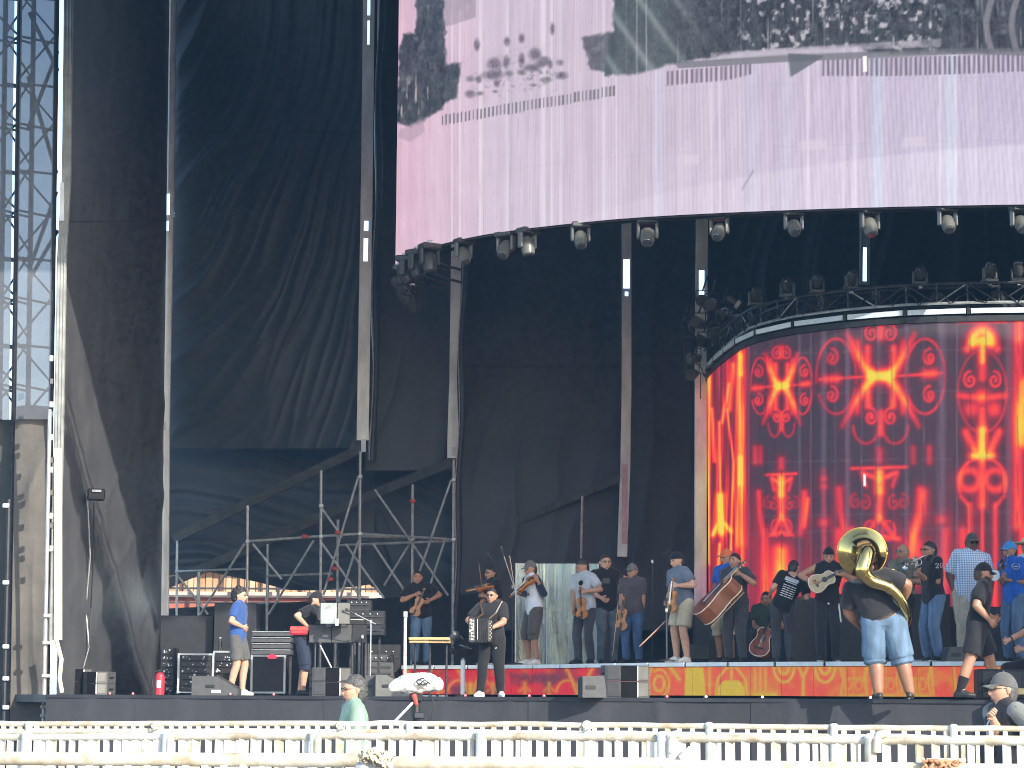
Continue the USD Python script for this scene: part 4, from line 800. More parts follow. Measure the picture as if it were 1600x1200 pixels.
def person(label, bx, s, H, face, head, hips=None, hR=None, hL=None, feet=None, floor=None, skin='tan', top='cl_black', sleeve=.55, bottom='denim', leg='long', shoe='shoe_black', hair='hair_black', hairstyle='short', cap=None, capcol='cl_cap', capback=False,
           beard=None, glasses=None, look=None, nod=0.0, roll=0.0, bulk=1.0, belly=0.0, curlR=.7, curlL=.7, elbR=None, elbL=None, group=None, sit=False, hem=-.09, sock=None, hipface=None, sleeve_mat=None, collar=False, belt=False, legcut=None):
    Y = FPX / s; fz = {None: RZ, 'stage': SZ, 'ground': 0.0}.get(floor, floor if not isinstance(floor, str) else RZ)
    fz = SZ if floor == 'stage' else 0.0 if floor == 'ground' else RZ
    P = lambda px, py, dy=0.0: U(px, py, Y + dy)
    base = A(*U(bx, 1087, Y)[:2], fz)
    fa_ = math.radians(face); fwd = A(math.sin(fa_), -math.cos(fa_), 0); R = np.cross(fwd, A(0, 0, 1))
    hf = math.radians(face if hipface is None else hipface); hfw = A(math.sin(hf), -math.cos(hf), 0); hR_ = np.cross(hfw, A(0, 0, 1))
    hc = P(*head); k = H / 1.75; bulk = bulk * 1.07
    hip = P(*hips) if hips is not None else A(base[0], base[1], 0)
    if not sit:                                              # size from the head's height over the floor
        Z = hc[2] - fz; dx2 = float(((hc - hip)[:2] ** 2).sum()); k = (1.9 * Z - math.sqrt(max(3.61 * Z * Z - 1.8412 * (dx2 + Z * Z), 0))) / .9206
        hip[2] = fz + .95 * k
    if feet is None: feet = ((.11 * k, .05), (-.11 * k, 0))       # offsets along the hip axis and forward
    u = nrm(hc - A(0, 0, .10 * k) - hip); sc = hip + u * .53 * k; ch = hip + u * .38 * k; wa = hip + u * .16 * k
    b = bulk; tR = np.cross(fwd, u); tR = nrm(tR)
    la = math.radians(face if look is None else look); lf = A(math.sin(la), -math.cos(la), 0)
    hu = nrm(A(0, 0, 1) * math.cos(nod) + lf * math.sin(nod)); hfwd = nrm(lf * math.cos(nod) - A(0, 0, 1) * math.sin(nod))
    hr = np.cross(hfwd, hu); hu = nrm(hu + hr * math.tan(roll)); hr = nrm(np.cross(hfwd, hu)); HR = np.stack([hr, hfwd, hu], 1) * k * 1.13
    sh = {q: sc + tR * (.168 * k * (1 + (b - 1) * .6)) * q + u * (-.035 * k) for q in (1, -1)}
    el, wr, pt = {}, {}, {}
    for q, tgt, hint in ((1, hR, elbR), (-1, hL, elbL)):
        t = sh[q] + A(0, 0, -.60 * k) + fwd * .08 + tR * q * .09 if tgt is None else P(*tgt)
        hint = (A(0, 0, -1) - fwd * .6 + tR * q * .55) if hint is None else A(*hint)
        el[q], pt[q] = ik(sh[q], t, .29 * k, .325 * k, hint); wr[q] = pt[q] - nrm(pt[q] - el[q]) * .072 * k
    hj = {q: hip + hR_ * q * .085 * k * (1 + (b - 1) * .5) + A(0, 0, -.01) for q in (1, -1)}
    kn, an, fdir = {}, {}, {}
    for q, fo in ((1, feet[0]), (-1, feet[1])):
        if len(fo) == 2: a = base * A(1, 1, 0) + hR_ * fo[0] + hfw * fo[1] + A(0, 0, fz + .085 * k); fd_ = nrm(hfw + hR_ * q * .25)
        else: a = P(fo[0], 1000, fo[1]) * A(1, 1, 0) + A(0, 0, fz + .085 * k + (fo[3] if len(fo) > 3 else 0)); an_ = math.radians(fo[2]); fd_ = A(math.sin(an_), -math.cos(an_), 0)
        kn[q], an[q] = ik(hj[q], a, .44 * k, .43 * k, hfw + hR_ * q * .15); fdir[q] = fd_
    # the body, one surface
    r = lambda x: x * k * b
    core = [hullm((hip + hR_ * .07 * k, r(.10)), (hip - hR_ * .07 * k, r(.10)), (wa + tR * .05 * k, r(.092)), (wa - tR * .05 * k, r(.092))),
            hullm((wa + tR * .05 * k, r(.09)), (wa - tR * .05 * k, r(.09)), (ch + tR * .085 * k, r(.095)), (ch - tR * .085 * k, r(.095))),
            hullm((ch + tR * .085 * k, r(.095)), (ch - tR * .085 * k, r(.095)), (sh[1], .056 * k), (sh[-1], .056 * k), (sc + u * .02, .055 * k)),
            hullm((sc + u * .0, .072 * k), (hc - hu * .065 * k - hfwd * .018 * k, .060 * k)), hullm((sc + u * .045 * k, .058 * k), (sh[1] + u * .005, .045 * k), (sh[-1] + u * .005, .045 * k))]
    for q in (1, -1):
        core += [hullm((sh[q], r(.054)), (el[q], r(.041))), hullm((el[q], r(.041)), (el[q] + (wr[q] - el[q]) * .3, r(.043)), (wr[q], .027 * k)),
                 hullm((hj[q], r(.088)), (kn[q], r(.056))), hullm((kn[q], r(.055)), (kn[q] + (an[q] - kn[q]) * .32 - fdir[q] * .012, r(.058)), (an[q], r(.038))),
                 hullm((an[q], .038 * k), (an[q] - A(0, 0, .05 * k), .03 * k), (an[q] + fdir[q] * .14 * k - A(0, 0, .06 * k), .022 * k))]
    body = to_man(softmesh(union(core), .05, 8))
    hv = HEADV @ HR.T + hc
    ms = [body, to_man(trimesh.Trimesh(hv, HEADF, process=False))]
    for q in (1, -1):
        ms.append(hullm((hc + HR @ A(.073 * q, -.008, .018), .016 * k), (hc + HR @ A(.074 * q, -.012, -.012), .012 * k), (hc + HR @ A(.082 * q, -.022, .012), .012 * k), seg=8))
        d = nrm(wr[q] - el[q]); pd = nrm(pt[q] - wr[q])
        inw = -tR * q; n = nrm(inw - pd * (inw @ pd)) if tgt is not None or True else inw
        sd = nrm(np.cross(n, pd)) * (1 if np.cross(n, pd) @ (fwd + A(0, 0, .6)) > 0 else -1)
        ms.append(hand(wr[q], pd, sd, n, k, curlR if q == 1 else curlL))
    t = T('person', label, 'person', base, group)
    t.add('body', union(ms), L['skin_' + skin], smooth=50)
    HP = lambda m: place(m, hc, HR)
    # clothes
    g = .013 * k
    th = [hullm((hip + hR_ * .07 * k + u * .03, r(.108) + g), (hip - hR_ * .07 * k + u * .03, r(.108) + g), (hip + hR_ * .06 * k - u * .10, r(.10) + g), (hip - hR_ * .06 * k - u * .10, r(.10) + g), (wa + tR * .05 * k + fwd * belly * .6, r(.098) + g), (wa - tR * .05 * k + fwd * belly * .6, r(.098) + g)),
          hullm((wa + tR * .05 * k + fwd * belly, r(.098) + g), (wa - tR * .05 * k + fwd * belly, r(.098) + g), (ch + tR * .085 * k, r(.10) + g), (ch - tR * .085 * k, r(.10) + g)),
          hullm((ch + tR * .085 * k, r(.10) + g), (ch - tR * .085 * k, r(.10) + g), (sh[1], .058 * k + g), (sh[-1], .058 * k + g), (sc + u * .005, .062 * k + g)), hullm((sc + u * .035 * k, .056 * k + g), (sh[1] + u * .005, .047 * k + g), (sh[-1] + u * .005, .047 * k + g))]
    sl = []
    for q in (1, -1):
        if sleeve > 0:
            e = sh[q] + (el[q] - sh[q]) * min(sleeve * 1.25, 1); sl.append(hullp([(sh[q], .062 * k * (1 + (b - 1) * .7) + g)], disc(e, sh[q] - e, r(.056) + g * 1.25)) if sleeve < .9 else hullm((sh[q], r(.062) + g), (el[q], r(.046) + g)))
            if sleeve >= .9: w_ = el[q] + (wr[q] - el[q]) * min(1, (sleeve - .9) * 10); sl.append(hullp([(el[q], r(.046) + g)], disc(w_, el[q] - w_, .036 * k + g)))
    trunk = union(th).trim_by_plane([float(x) for x in u], float(u @ (hip + u * hem * k)))
    if sleeve_mat is None: trunk = union([trunk] + sl)
    shp = t.add('shirt', softmesh(trunk, .04, 5, .019 * k, len(label), 7.5), L[top], smooth=True)
    if sleeve_mat is not None: t.add('sleeves', softmesh(union(sl), .045, 4, .008 * k, 3), L[sleeve_mat], smooth=True)
    pe = [hullm((hip + hR_ * .075 * k, r(.104)), (hip - hR_ * .075 * k, r(.104)), (hip + hR_ * .055 * k + u * .10, r(.095)), (hip - hR_ * .055 * k + u * .10, r(.095)))]
    for q in (1, -1):
        if leg == 'long':
            e = an[q] + A(0, 0, -.01); pe += [hullm((hj[q], r(.103)), (kn[q], r(.070) + .004)), hullp([(kn[q], r(.070) + .004)], disc(e, kn[q] - e, .060 * k + .006))]
        else:
            f = .86 if leg == 'short' else 1.0; e = hj[q] + (kn[q] - hj[q]) * f; e2 = e
            pe.append(hullp([(hj[q], r(.106))], disc(e, hj[q] - e, r(.092) + .008)))
            if leg == 'knee': e2 = kn[q] + (an[q] - kn[q]) * .18; pe.append(hullp([(kn[q], r(.082))], disc(e2, kn[q] - e2, r(.084) + .006)))
    t.add('trousers' if leg == 'long' else 'shorts', softmesh(union(pe), .04, 4, .016 * k, 7 + len(label), 7.5), L[bottom], smooth=True)
    if belt: t.add('belt', softmesh(hullm((hip + hR_ * .075 * k + u * .03, r(.108)), (hip - hR_ * .075 * k + u * .03, r(.108))).trim_by_plane([float(x) for x in u], float(u @ (hip + u * .015))).trim_by_plane([float(-x) for x in u], float(-u @ (hip + u * .055))), .05, 2), L['leather'], smooth=40)
    for q in (1, -1):
        a, f = an[q], fdir[q]; dz = A(0, 0, 1); sdn = np.cross(f, dz); gz = a[2] - .085 * k
        sm = union([hullm((a - f * .01 - dz * .01, .045 * k), (a - f * .045 * k - dz * .045 * k, .036 * k), (a + f * .07 * k - dz * .03 * k, .04 * k)), hullm((a - f * .045 * k - dz * .05 * k, .036 * k), (a + f * .10 * k + sdn * .015 * k - dz * .05 * k, .038 * k), (a + f * .10 * k - sdn * .015 * k - dz * .05 * k, .036 * k), (a + f * .175 * k - dz * .058 * k, .026 * k))]).trim_by_plane([0, 0, 1], float(gz + .002))
        sp = t.add('shoe', softmesh(sm, .03, 3), L[shoe], smooth=50)
        so = hullm((a - f * .045 * k - dz * .06 * k, .042 * k), (a + f * .10 * k - dz * .06 * k, .046 * k), (a + f * .175 * k - dz * .06 * k, .031 * k)).trim_by_plane([0, 0, 1], float(gz + .002)).trim_by_plane([0, 0, -1], float(-(gz + .024)))
        t.add('sole', so, L['shoe_white' if shoe == 'shoe_white' or len(label) % 2 else 'shoe_black'], parent=sp, smooth=30)
        if sock: e = a + (kn[q] - a) * .42; t.add('sock', hullp([(a, .047 * k)], disc(e, a - e, r(.058))), L[sock], smooth=40)
    # head dressing
    dome = lambda k_, nx=0.0, sq=(1, 1, 1): place((np.array(trimesh.creation.icosphere(3, 1.0).vertices) * A(.074, .094, .117) * k_ * A(*sq), np.array(trimesh.creation.icosphere(3, 1.0).faces)), (0, 0, 0), np.eye(3))
    def cutdome(mesh, planes):
        m = to_man(trimesh.Trimesh(*mesh, process=False))
        for n, o in planes: m = m.trim_by_plane([float(x) for x in nrm(n)], float(o))
        return m
    if hairstyle != 'bald':
        k_ = {'short': 1.07, 'curly': 1.22, 'wavy': 1.11, 'long': 1.10}[hairstyle]; dm = dome(k_); v = dm[0]
        if hairstyle in ('curly', 'wavy'): i4 = trimesh.creation.icosphere(4, 1.0); v = np.array(i4.vertices) * A(.074, .094, .117) * k_; dm = (v, np.array(i4.faces)); v = v * (1 + (.26 if hairstyle == 'curly' else .14) * (meshkit.noise(v * 48 + 9, 3) - .5) + .12 * (meshkit.noise(v * 110 + 5, 5) - .5))[:, None] + A(0, -.008, .008)
        else: v = v * (1 + .03 * (meshkit.noise(v * 60, 4) - .5))[:, None]
        # the hairline rises from the nape over the ears to the forehead
        v = v + A(0, -.008, .004)
        hm = to_man(trimesh.Trimesh(v, dm[1], process=False))
        a1 = hm.trim_by_plane([float(x) for x in nrm(A(0, -.55, 1))], .028); a2 = hm.trim_by_plane([float(x) for x in nrm(A(0, -1, .12))], .018 if hairstyle != 'long' else .0).trim_by_plane([0, 0, 1], -.085 if hairstyle != 'long' else -.13)
        t.add('hair', HP(meshkit.arrays(union([a1, a2]))[:2]), L[hair], smooth=60)
    if cap:
        bk = -1 if capback else 1
        if cap == 'cap':
            cp = t.add('cap', HP(meshkit.arrays(cutdome((dome(1.13)[0] + A(0, -.002, .008), dome(1)[1]), [(A(0, -.18, 1), .036)]))[:2]), L[capcol], smooth=50)
            ang = np.linspace(-1.15, 1.15, 15); top_ = np.array([[.078 * math.sin(a), bk * (.068 + (.085 * math.cos(a) if True else 0)), .050 - .014 * math.cos(a) - .03 * abs(math.sin(a)) ** 2] for a in ang]); inn = np.array([[.074 * math.sin(a * 1.05), bk * (.030 + .055 * math.cos(a)), .052] for a in ang])
            V = np.vstack([top_, inn, top_ - A(0, 0, .006), inn - A(0, 0, .006)]); n_ = len(ang); F = []
            for i in range(n_ - 1):
                F += [[i, i + 1, n_ + i + 1], [i, n_ + i + 1, n_ + i], [2 * n_ + i + 1, 2 * n_ + i, 3 * n_ + i + 1], [3 * n_ + i + 1, 2 * n_ + i, 3 * n_ + i], [i, 2 * n_ + i, 2 * n_ + i + 1], [i, 2 * n_ + i + 1, i + 1]]
            t.add('brim', HP((V, np.array(F))), L[capcol], parent=cp)
            t.add('button', HP(ball((0, -.002, .142), .009, 1)), L[capcol], parent=cp)
        else:
            cp = t.add('hat', HP(meshkit.arrays(cutdome((dome(1.15)[0] + A(0, 0, .02), dome(1)[1]), [(A(0, 0, 1), .04)]))[:2]), L[capcol], smooth=50)
            t.add('brim', HP(lathe([(.07, .052), (.12, .046), (.19, .066), (.19, .060), (.12, .040), (.07, .046)], 28)), L[capcol], parent=cp, smooth=40)
    if beard:
        t.add('beard', HP(meshkit.arrays(cutdome((HEADV[:, :] * 1.045 + A(0, .003, -.003), HEADF), [(A(0, 1, -.35), .028), (A(0, -.2, -1), .012)]))[:2]), L[beard], smooth=50)
    for q in (1, -1):
        t.add('eye', HP(ball((.030 * q, .0805, .014), .0085, 1, (1.2, .6, .7))), L['eye'])
        t.add('eyebrow', HP(ball((.030 * q, .0895, .033), .015, 1, (1.1, .35, .28))), L[hair])
    t.add('lips', HP(ball((0, .0925, -.058), .020, 1, (1.0, .3, .28))), L['lip'])
    if glasses:
        gm = [box((.030 * q, .1, .013), (.040, .006, .026), 0, .003) for q in (1, -1)] + [box((0, .103, .019), (.022, .004, .005))] + [bar((.050 * q, .098, .018), (.076 * q, -.01, .02), .005) for q in (1, -1)]
        if glasses == 'clear': gm = [tube(np.stack([.030 * q + .020 * np.cos(np.linspace(0, 2 * np.pi, 13)), np.full(13, .101), .013 + .014 * np.sin(np.linspace(0, 2 * np.pi, 13))], 1), .0028, 5) for q in (1, -1)] + gm[2:]
        t.add('sunglasses' if glasses != 'clear' else 'glasses', HP(cat(*gm)), L['dark_lens'])
    if collar: t.add('collar', hullp([], disc(sc + u * .05 * k, u, .070 * k, .03, 16, .95, tR)), L[top], smooth=40)
    t.info = dict(hc=hc, HR=HR, sc=sc, ch=ch, wa=wa, hip=hip, u=u, R=tR, fwd=fwd, k=k, b=b, shirt=shp, pt=pt, wr=wr, el=el, sh=sh, kn=kn, an=an, Y=Y, P=P)
    return t
def surf_print(t, polys, at, n, upv, m, name='print', part='shirt', off=.004):
    """lays flat shapes (local xy, metres) on a garment: at = centre, n = outward direction"""
    gm = UsdGeom.Mesh.Get(stage, t.path + '/' + part); V = np.array(gm.GetPointsAttr().Get()) + t.loc
    n = nrm(n); x = nrm(np.cross(upv, n)); y = np.cross(n, x); rel = V - at
    N = np.array(gm.GetNormalsAttr().Get()); ok = (N @ n > .1) & (np.abs(rel @ x) < .3) & (np.abs(rel @ y) < .4)
    tr = cKDTree(np.stack([rel[ok] @ x, rel[ok] @ y], 1)); dep = rel[ok] @ n; ms = []
    for p in polys:
        v, f, _ = meshkit.arrays(p); v = np.array(v); m_ = trimesh.Trimesh(v, f, process=False)
        if np.ptp(v[:, 0]) > .04 or np.ptp(v[:, 1]) > .04: v, f = trimesh.remesh.subdivide_to_size(m_.vertices, m_.faces, .03)
        d, i = tr.query(v[:, :2], k=4); w = 1 / (d + .004); z = (dep[i] * w).sum(1) / w.sum(1) + off
        ms.append((at + x * v[:, :1] + y * v[:, 1:2] + n * z[:, None], f))
    t.add(name, cat(*ms), m)
def rectp(cx, cy, w, h, nx=6, ny=4):
    g = np.stack(np.meshgrid(np.linspace(cx - w / 2, cx + w / 2, nx), np.linspace(cy - h / 2, cy + h / 2, ny), indexing='ij') + [np.zeros((nx, ny))] if False else list(np.meshgrid(np.linspace(cx - w / 2, cx + w / 2, nx), np.linspace(cy - h / 2, cy + h / 2, ny), indexing='ij')) + [np.zeros((nx, ny))], -1)
    return grid(g)
def lettering(text, h, cx, cy): m = meshkit.text_mesh(text, h, .001, True); v = np.array(m.vertices); v[:, :2] += A(cx, cy) - (v[:, :2].max(0) + v[:, :2].min(0)) / 2; return (v, np.array(m.faces))
MUS = None
# --- front of stage
blue = person('person in rumpled blue shirt and grey shorts, curly hair, hands clasped at the belly', 372, 94.5, 1.80, 82, (375, 932), (371, 1005), hR=(384, 982, -.10), hL=(385, 985, .03), feet=((361, -.10, 80), (380, .12, 75)), floor='stage', skin='light', top='cl_blue', bottom='cl_shorts', leg='short', shoe='shoe_white', hair='hair_black', hairstyle='curly', glasses='clear', sleeve=.62, hem=-.15, collar=True, bulk=1.05, elbR=(-.3, -.6, -1), elbL=(-.3, .5, -1))
tech = person('person in black with cap and navy long shorts leaning over the keyboard desk', 476, 95, 1.72, 80, (493, 938), (473, 1005), hR=(484, 982, -.18), hL=(509, 972, .1), feet=((474, -.05, 80), (470, .18, 80)), floor='stage', skin='light', top='cl_black', bottom='cl_navy', leg='knee', shoe='shoe_black', cap='cap', capcol='cl_black2', hair='hair_black', nod=.35, sleeve=.6, hem=-.12, elbR=(-.6, -.4, -1))
box_bag = T('red_pouch', 'bright red flat pouch held against the leg of the person at the keyboard desk', 'pouch', tech.info['pt'][1])
box_bag.add('pouch', box(U(467, 986, FPX / 95 - .22), (.30, .10, .13), .1, .03), L['red_paint']); box_bag.add('flap', box(U(467, 982, FPX / 95 - .277), (.28, .012, .07), .1, .004), L['red_tape'])
acc = person('person in black with dark sunglasses holding an accordion at the front of the stage', 770, 103, 1.70, -18, (768, 932), (770, 1008), hR=(748, 985, -.16), hL=(762, 984, -.32), feet=((752, -.05, -30), (783, .0, 12)), floor='stage', skin='tan', top='cl_black2', bottom='cl_black', shoe='shoe_white', glasses='dark', hair='hair_black', bulk=1.12, hem=-.12, sleeve=.65, collar=True, elbL=(1, 0, -.6), elbR=(-1, .2, -.6))
tuba = person('heavy person seen from behind in a black tee and jean shorts carrying a sousaphone', 1382, 119.5, 1.80, 176, (1352, 888), (1381, 985), hR=(1412, 945, .25), hL=(1346, 985, .30), feet=((1420, -.02, 165), (1371, .02, 190)), floor='stage', skin='brown', top='cl_black2', bottom='denim_light', leg='knee', shoe='shoe_black', bulk=1.5, belly=.02, belt=True, hem=.045, sleeve=.66, elbL=(-1, .0, -.5), elbR=(1, .2, -.5))
walk = person('bearded person in black tee, black shorts and cap striding right at the stage edge', 1530, 118.5, 1.83, 80, (1536, 897), (1528, 985), hR=(1552, 975, -.25), hL=(1558, 968, .1), feet=((1497, -.15, 70), (1560, .35, 75)), floor='stage', skin='tan', top='cl_black', bottom='cl_black2', leg='short', shoe='shoe_black', cap='cap', capcol='cl_black', beard='hair_brown', hair='hair_brown', bulk=1.18, sleeve=.62, hem=-.1, sock='cl_black', look=85, nod=.2, elbR=(-.8, -.5, -1))
# --- ground in front of the stage
mint = person('grey haired person with glasses in a pale green tee walking left before the stage', 554, 155, 1.80, -75, (553, 1080), None, floor='ground', skin='light', top='cl_mint', bottom='denim_dark', hair='hair_grey', hairstyle='wavy', glasses='clear', look=-70, bulk=1.12, sleeve=.6, beard=None)
guard = person('person in a faded grey cap, dark vest and lanyard raising a fist at right', 1577, 180, 1.83, -72, (1568, 1080), None, hR=(1548, 1113, -.25), hL=(1590, 1150, -.05), floor='ground', skin='light', top='cl_black2', sleeve_mat='cl_greysleeve', sleeve=.75, bottom='cl_black', cap='cap', capcol='cl_shorts', hair='hair_grey', hairstyle='short', look=-85, glasses='clear', bulk=1.15, curlR=1.3, elbR=(.2, -.3, -1))
gi = guard.info
guard.add('lanyard', tube([gi['sc'] + gi['fwd'] * .07 + gi['R'] * .03 + A(0, 0, .0), gi['ch'] + gi['fwd'] * .155 + gi['R'] * .06, gi['wa'] + gi['fwd'] * .17 + gi['R'] * .04], .008, 5), L['cl_white'])
guard.add('badge', box(gi['wa'] + gi['fwd'] * .178 + gi['R'] * .05 - A(0, 0, .05), (.012, .09, .12), math.radians(18)), L['print_white'])
# --- on the riser, left to right
G = None
v1 = person('person in black tee and faded jeans holding a violin, leftmost on the riser', 657, 86.5, 1.74, 6, (652, 903), None, hR=(653, 927, -.25), hL=(668, 940, -.22), skin='tan', top='cl_black', bottom='denim_light', sleeve=.62, elbR=(-1, 0, -.7), elbL=(1, 0, -.5))
v2 = person('person with glasses behind the accordion player, raising a violin bow', 770, 90.5, 1.76, -55, (767, 897), None, hR=(752, 943, -.25), hL=(752, 930, -.1), skin='tan', top='cl_black', bottom='cl_black2', glasses='clear', sleeve=.8)
v3 = person('person in grey cap, white tee with dark blue sleeves, playing a violin', 834, 91.5, 1.75, -65, (829, 890), None, hR=(806, 925, -.25), hL=(838, 903, -.30), skin='tan', top='cl_white', sleeve_mat='cl_navy', sleeve=.98, bottom='cl_brownshort', leg='knee', shoe='shoe_white', cap='cap', capcol='cl_cap', nod=.15, look=-60, elbL=(.6, -.3, -1), elbR=(.1, -.6, -1))
v4 = person('person in light grey tee with a round white print looking down at a violin', 915, 94.5, 1.78, -38, (910, 886), None, hR=(896, 962, -.1), hL=(909, 925, -.28), skin='tan', top='cl_grey', bottom='cl_char', nod=.45, look=-60, sleeve=.6, elbL=(1, -.1, -.45), elbR=(-.3, .2, -1))
v5 = person('person in black tee and sunglasses standing behind, one arm on the neighbour', 948, 91.0, 1.80, 14, (946, 880), None, hR=(944, 937, -.25), hL=(978, 905, -.02), skin='light', top='cl_black', bottom='denim_grey', glasses='dark', sleeve=.6, hair='hair_brown')
v6 = person('person in brown tee, jeans and printed cap with a violin hanging from one hand', 990, 97.0, 1.68, -28, (988, 894), None, hR=(971, 955, -.18), hL=(1004, 970, -.02), skin='tan', top='cl_maroon', bottom='denim_dark', cap='cap', capcol='cl_cap', glasses='dark', bulk=1.08, sleeve=.62, look=-40)
v7 = person('tall person in blue-grey tee and khaki shorts holding a violin upright, facing left', 1068, 101.0, 1.82, -62, (1058, 877), (1068, 958), hR=(1040, 945, -.05), hL=(1052, 915, -.28), skin='light', top='cl_slate', bottom='cl_khaki', leg='short', shoe='shoe_white', cap='cap', capcol='cl_black', capback=True, hair='hair_brown', nod=.3, bulk=1.12, sleeve=.6, elbL=(1, -.2, -.6))
gtr = person('person in grey tee with dark hair holding up a big bass guitar', 1152, 102.0, 1.74, -35, (1148, 878), None, hR=(1138, 905, -.25), hL=(1152, 893, -.32), skin='tan', top='cl_char', bottom='cl_char', hair='hair_black', hairstyle='long', bulk=1.12, sleeve=.65, look=-40, nod=-.1, elbL=(.8, -.3, -.8))
orange = person('person in an orange cap and blue shirt half hidden behind the big bass guitar', 1137, 99.5, 1.74, -50, (1135, 873), None, skin='tan', top='cl_jersey', bottom='cl_khaki', leg='knee', cap='cap', capcol='cl_orange')
back = person('person in a black tour tee with white print turned away, head bent', 1224, 103.0, 1.74, 172, (1240, 888), (1222, 962), hR=(1252, 935, .18), hL=(1202, 930, .2), skin='light', top='cl_black', bottom='cl_char', look=150, nod=.5, hair='hair_black', bulk=1.05, sleeve=.62)
vih = person('person in sleeveless black top and backward cap playing a pale small guitar', 1295, 104.5, 1.80, -6, (1295, 870), None, hR=(1272, 912, -.24), hL=(1312, 896, -.28), skin='tan', top='cl_black', sleeve=0, bottom='cl_black2', cap='cap', capcol='cl_black', capback=True, nod=.3, bulk=1.06, elbR=(-1, .1, -.3), elbL=(1, .1, -.7))
bald = person('bald person in camouflage tee standing behind the trumpet player', 1414, 103.5, 1.80, -50, (1411, 864), None, hR=(1395, 905, -.2), hL=(1408, 908, -.2), skin='tan', top='camo', bottom='cl_black2', hairstyle='bald', hair='hair_black', glasses='dark', bulk=1.12)
trp = person('person in black jersey and blue jeans playing a trumpet, in profile', 1462, 106.5, 1.83, -68, (1452, 861), None, hR=(1434, 893, -.22), hL=(1432, 897, -.02), skin='tan', top='cl_black', bottom='denim', glasses='clear', bulk=1.12, sleeve=.68, elbR=(.15, -.5, -1), hair='hair_black', belt=False)
pla = person('person in a light plaid shirt, brown cap and sunglasses facing the camera', 1516, 103.5, 1.83, 5, (1519, 850), None, hR=(1492, 930, -.05), hL=(1548, 935, -.1), skin='dark', top='plaid', bottom='cl_beige', cap='cap', capcol='cl_brownshort', glasses='dark', bulk=1.15, sleeve=.75, hem=-.14, collar=True)
jer = person('person in a bright blue jersey and blue cap playing a muted horn at right', 1590, 105.5, 1.80, -60, (1578, 862), None, hR=(1566, 900, -.24), hL=(1565, 905, -.08), skin='tan', top='cl_jersey', bottom='denim', cap='cap', capcol='cl_skycap', bulk=1.08, sleeve=.7)
hat = person('person in a wide straw hat cut by the right edge of the photo', 1618, 104.0, 1.80, -40, (1606, 856), None, skin='tan', top='cl_white', bottom='denim', cap='hat', capcol='straw')
crew = person('person in black crouched at the right edge, bare forearm with a watch reaching left', 1612, 114.0, 1.75, -80, (1622, 960), (1625, 1035), hR=(1562, 1007, -.22), hL=(1590, 1015, 0), feet=((1600, -.1, -80), (1640, .1, -80)), floor='stage', sit=True, skin='light', top='cl_black', bottom='cl_black2', elbR=(.3, -.3, -1))
ci = crew.info; crew.add('watch', tube([ci['wr'][1] + (ci['el'][1] - ci['wr'][1]) * .12, ci['wr'][1] + (ci['el'][1] - ci['wr'][1]) * .22], .037, 10), L['black_plastic'])
seat = person('person in dark green sitting behind the guitar stand, partly hidden', 1196, 98.5, 1.72, -20, (1197, 938), (1196, 1000), hR=(1190, 985, -.3), hL=(1205, 980, -.3), feet=((1185, -.45, -20), (1203, -.45, -10)), sit=True, skin='tan', top='cl_green', bottom='cl_char', hair='hair_black')
# prints
def pr(t, polys, side, up_, m='print_white', lift=.0, part='shirt', off=.004):
    i = t.info; surf_print(t, polys, i['ch'] + i['u'] * up_ + i['R'] * lift, side, i['u'], L[m], part=part, off=off)
pr(back, [rectp(0, .055, .20, .012), rectp(.0, .035, .215, .018), rectp(-.01, .01, .20, .022), rectp(0, -.02, .17, .012)] + [rectp(x, -.07 - .034 * j, w, .013, 4, 2) for j in range(6) for x, w in ((-.075, .05), (-.015, .048), (.045, .046), (.088, .02))], A(0, -1, 0), .04)
import shapely.geometry as sg
ring_ = sg.Point(0, 0).buffer(.078).difference(sg.Point(.008, -.008).buffer(.046)); pol = lambda g: trimesh.creation.extrude_polygon(g, .0005, engine='earcut')
pr(v4, [pol(ring_)], A(-.5, -1, 0), .02); pr(v4, [pol(sg.Point(.008, -.008).buffer(.042))], A(-.5, -1, 0), .02, 'cl_black')
pr(v3, [pol(sg.Polygon([(-.03, -.02), (.0, .03), (.02, .0), (.03, -.03), (0, -.02)]))], A(-.6, -1, 0), -.14, 'cl_char')
pr(v5, [rectp(0, 0, .13, .09)], A(0, -1, 0), 0.0, 'cl_brownshort')
pr(vih, [rectp(0, .02, .16, .045), rectp(.0, -.03, .1, .014)], A(0, -1, 0), -.0)
pr(trp, [lettering('20', .07, 0, 0)], A(.35, -1, .0), .06, lift=-.0)
pr(jer, [pol(sg.Point(0, 0).buffer(.05).difference(sg.Point(0, 0).buffer(.036))), rectp(0, 0, .05, .012)], A(.1, -1, 0), .06)
ti = vih.info
vih.add('track_stripe', tube([ti['hip'] + ti['R'] * -.155 + A(0, -.08, -.05), ti['kn'][-1] + ti['R'] * -.075 + A(0, -.05, .1)], .012, 5), L['print_white'])
vih.add('emblem', prism([(-.022, -.018), (.022, -.018), (0, .02)], .004, ti['hip'] + A(.0, -.125, -.05), np.stack([A(1, 0, 0), A(0, 0, 1), A(0, -1, 0)], 1)), L['print_white'])
ac = acc.info; acc.add('emblem', prism([(-.03, -.008), (.03, .008), (-.01, .012)], .004, ac['hip'] + A(.06, -.14, -.16), np.stack([A(1, 0, 0), A(0, 0, 1), A(0, -1, 0)], 1)), L['print_white'])

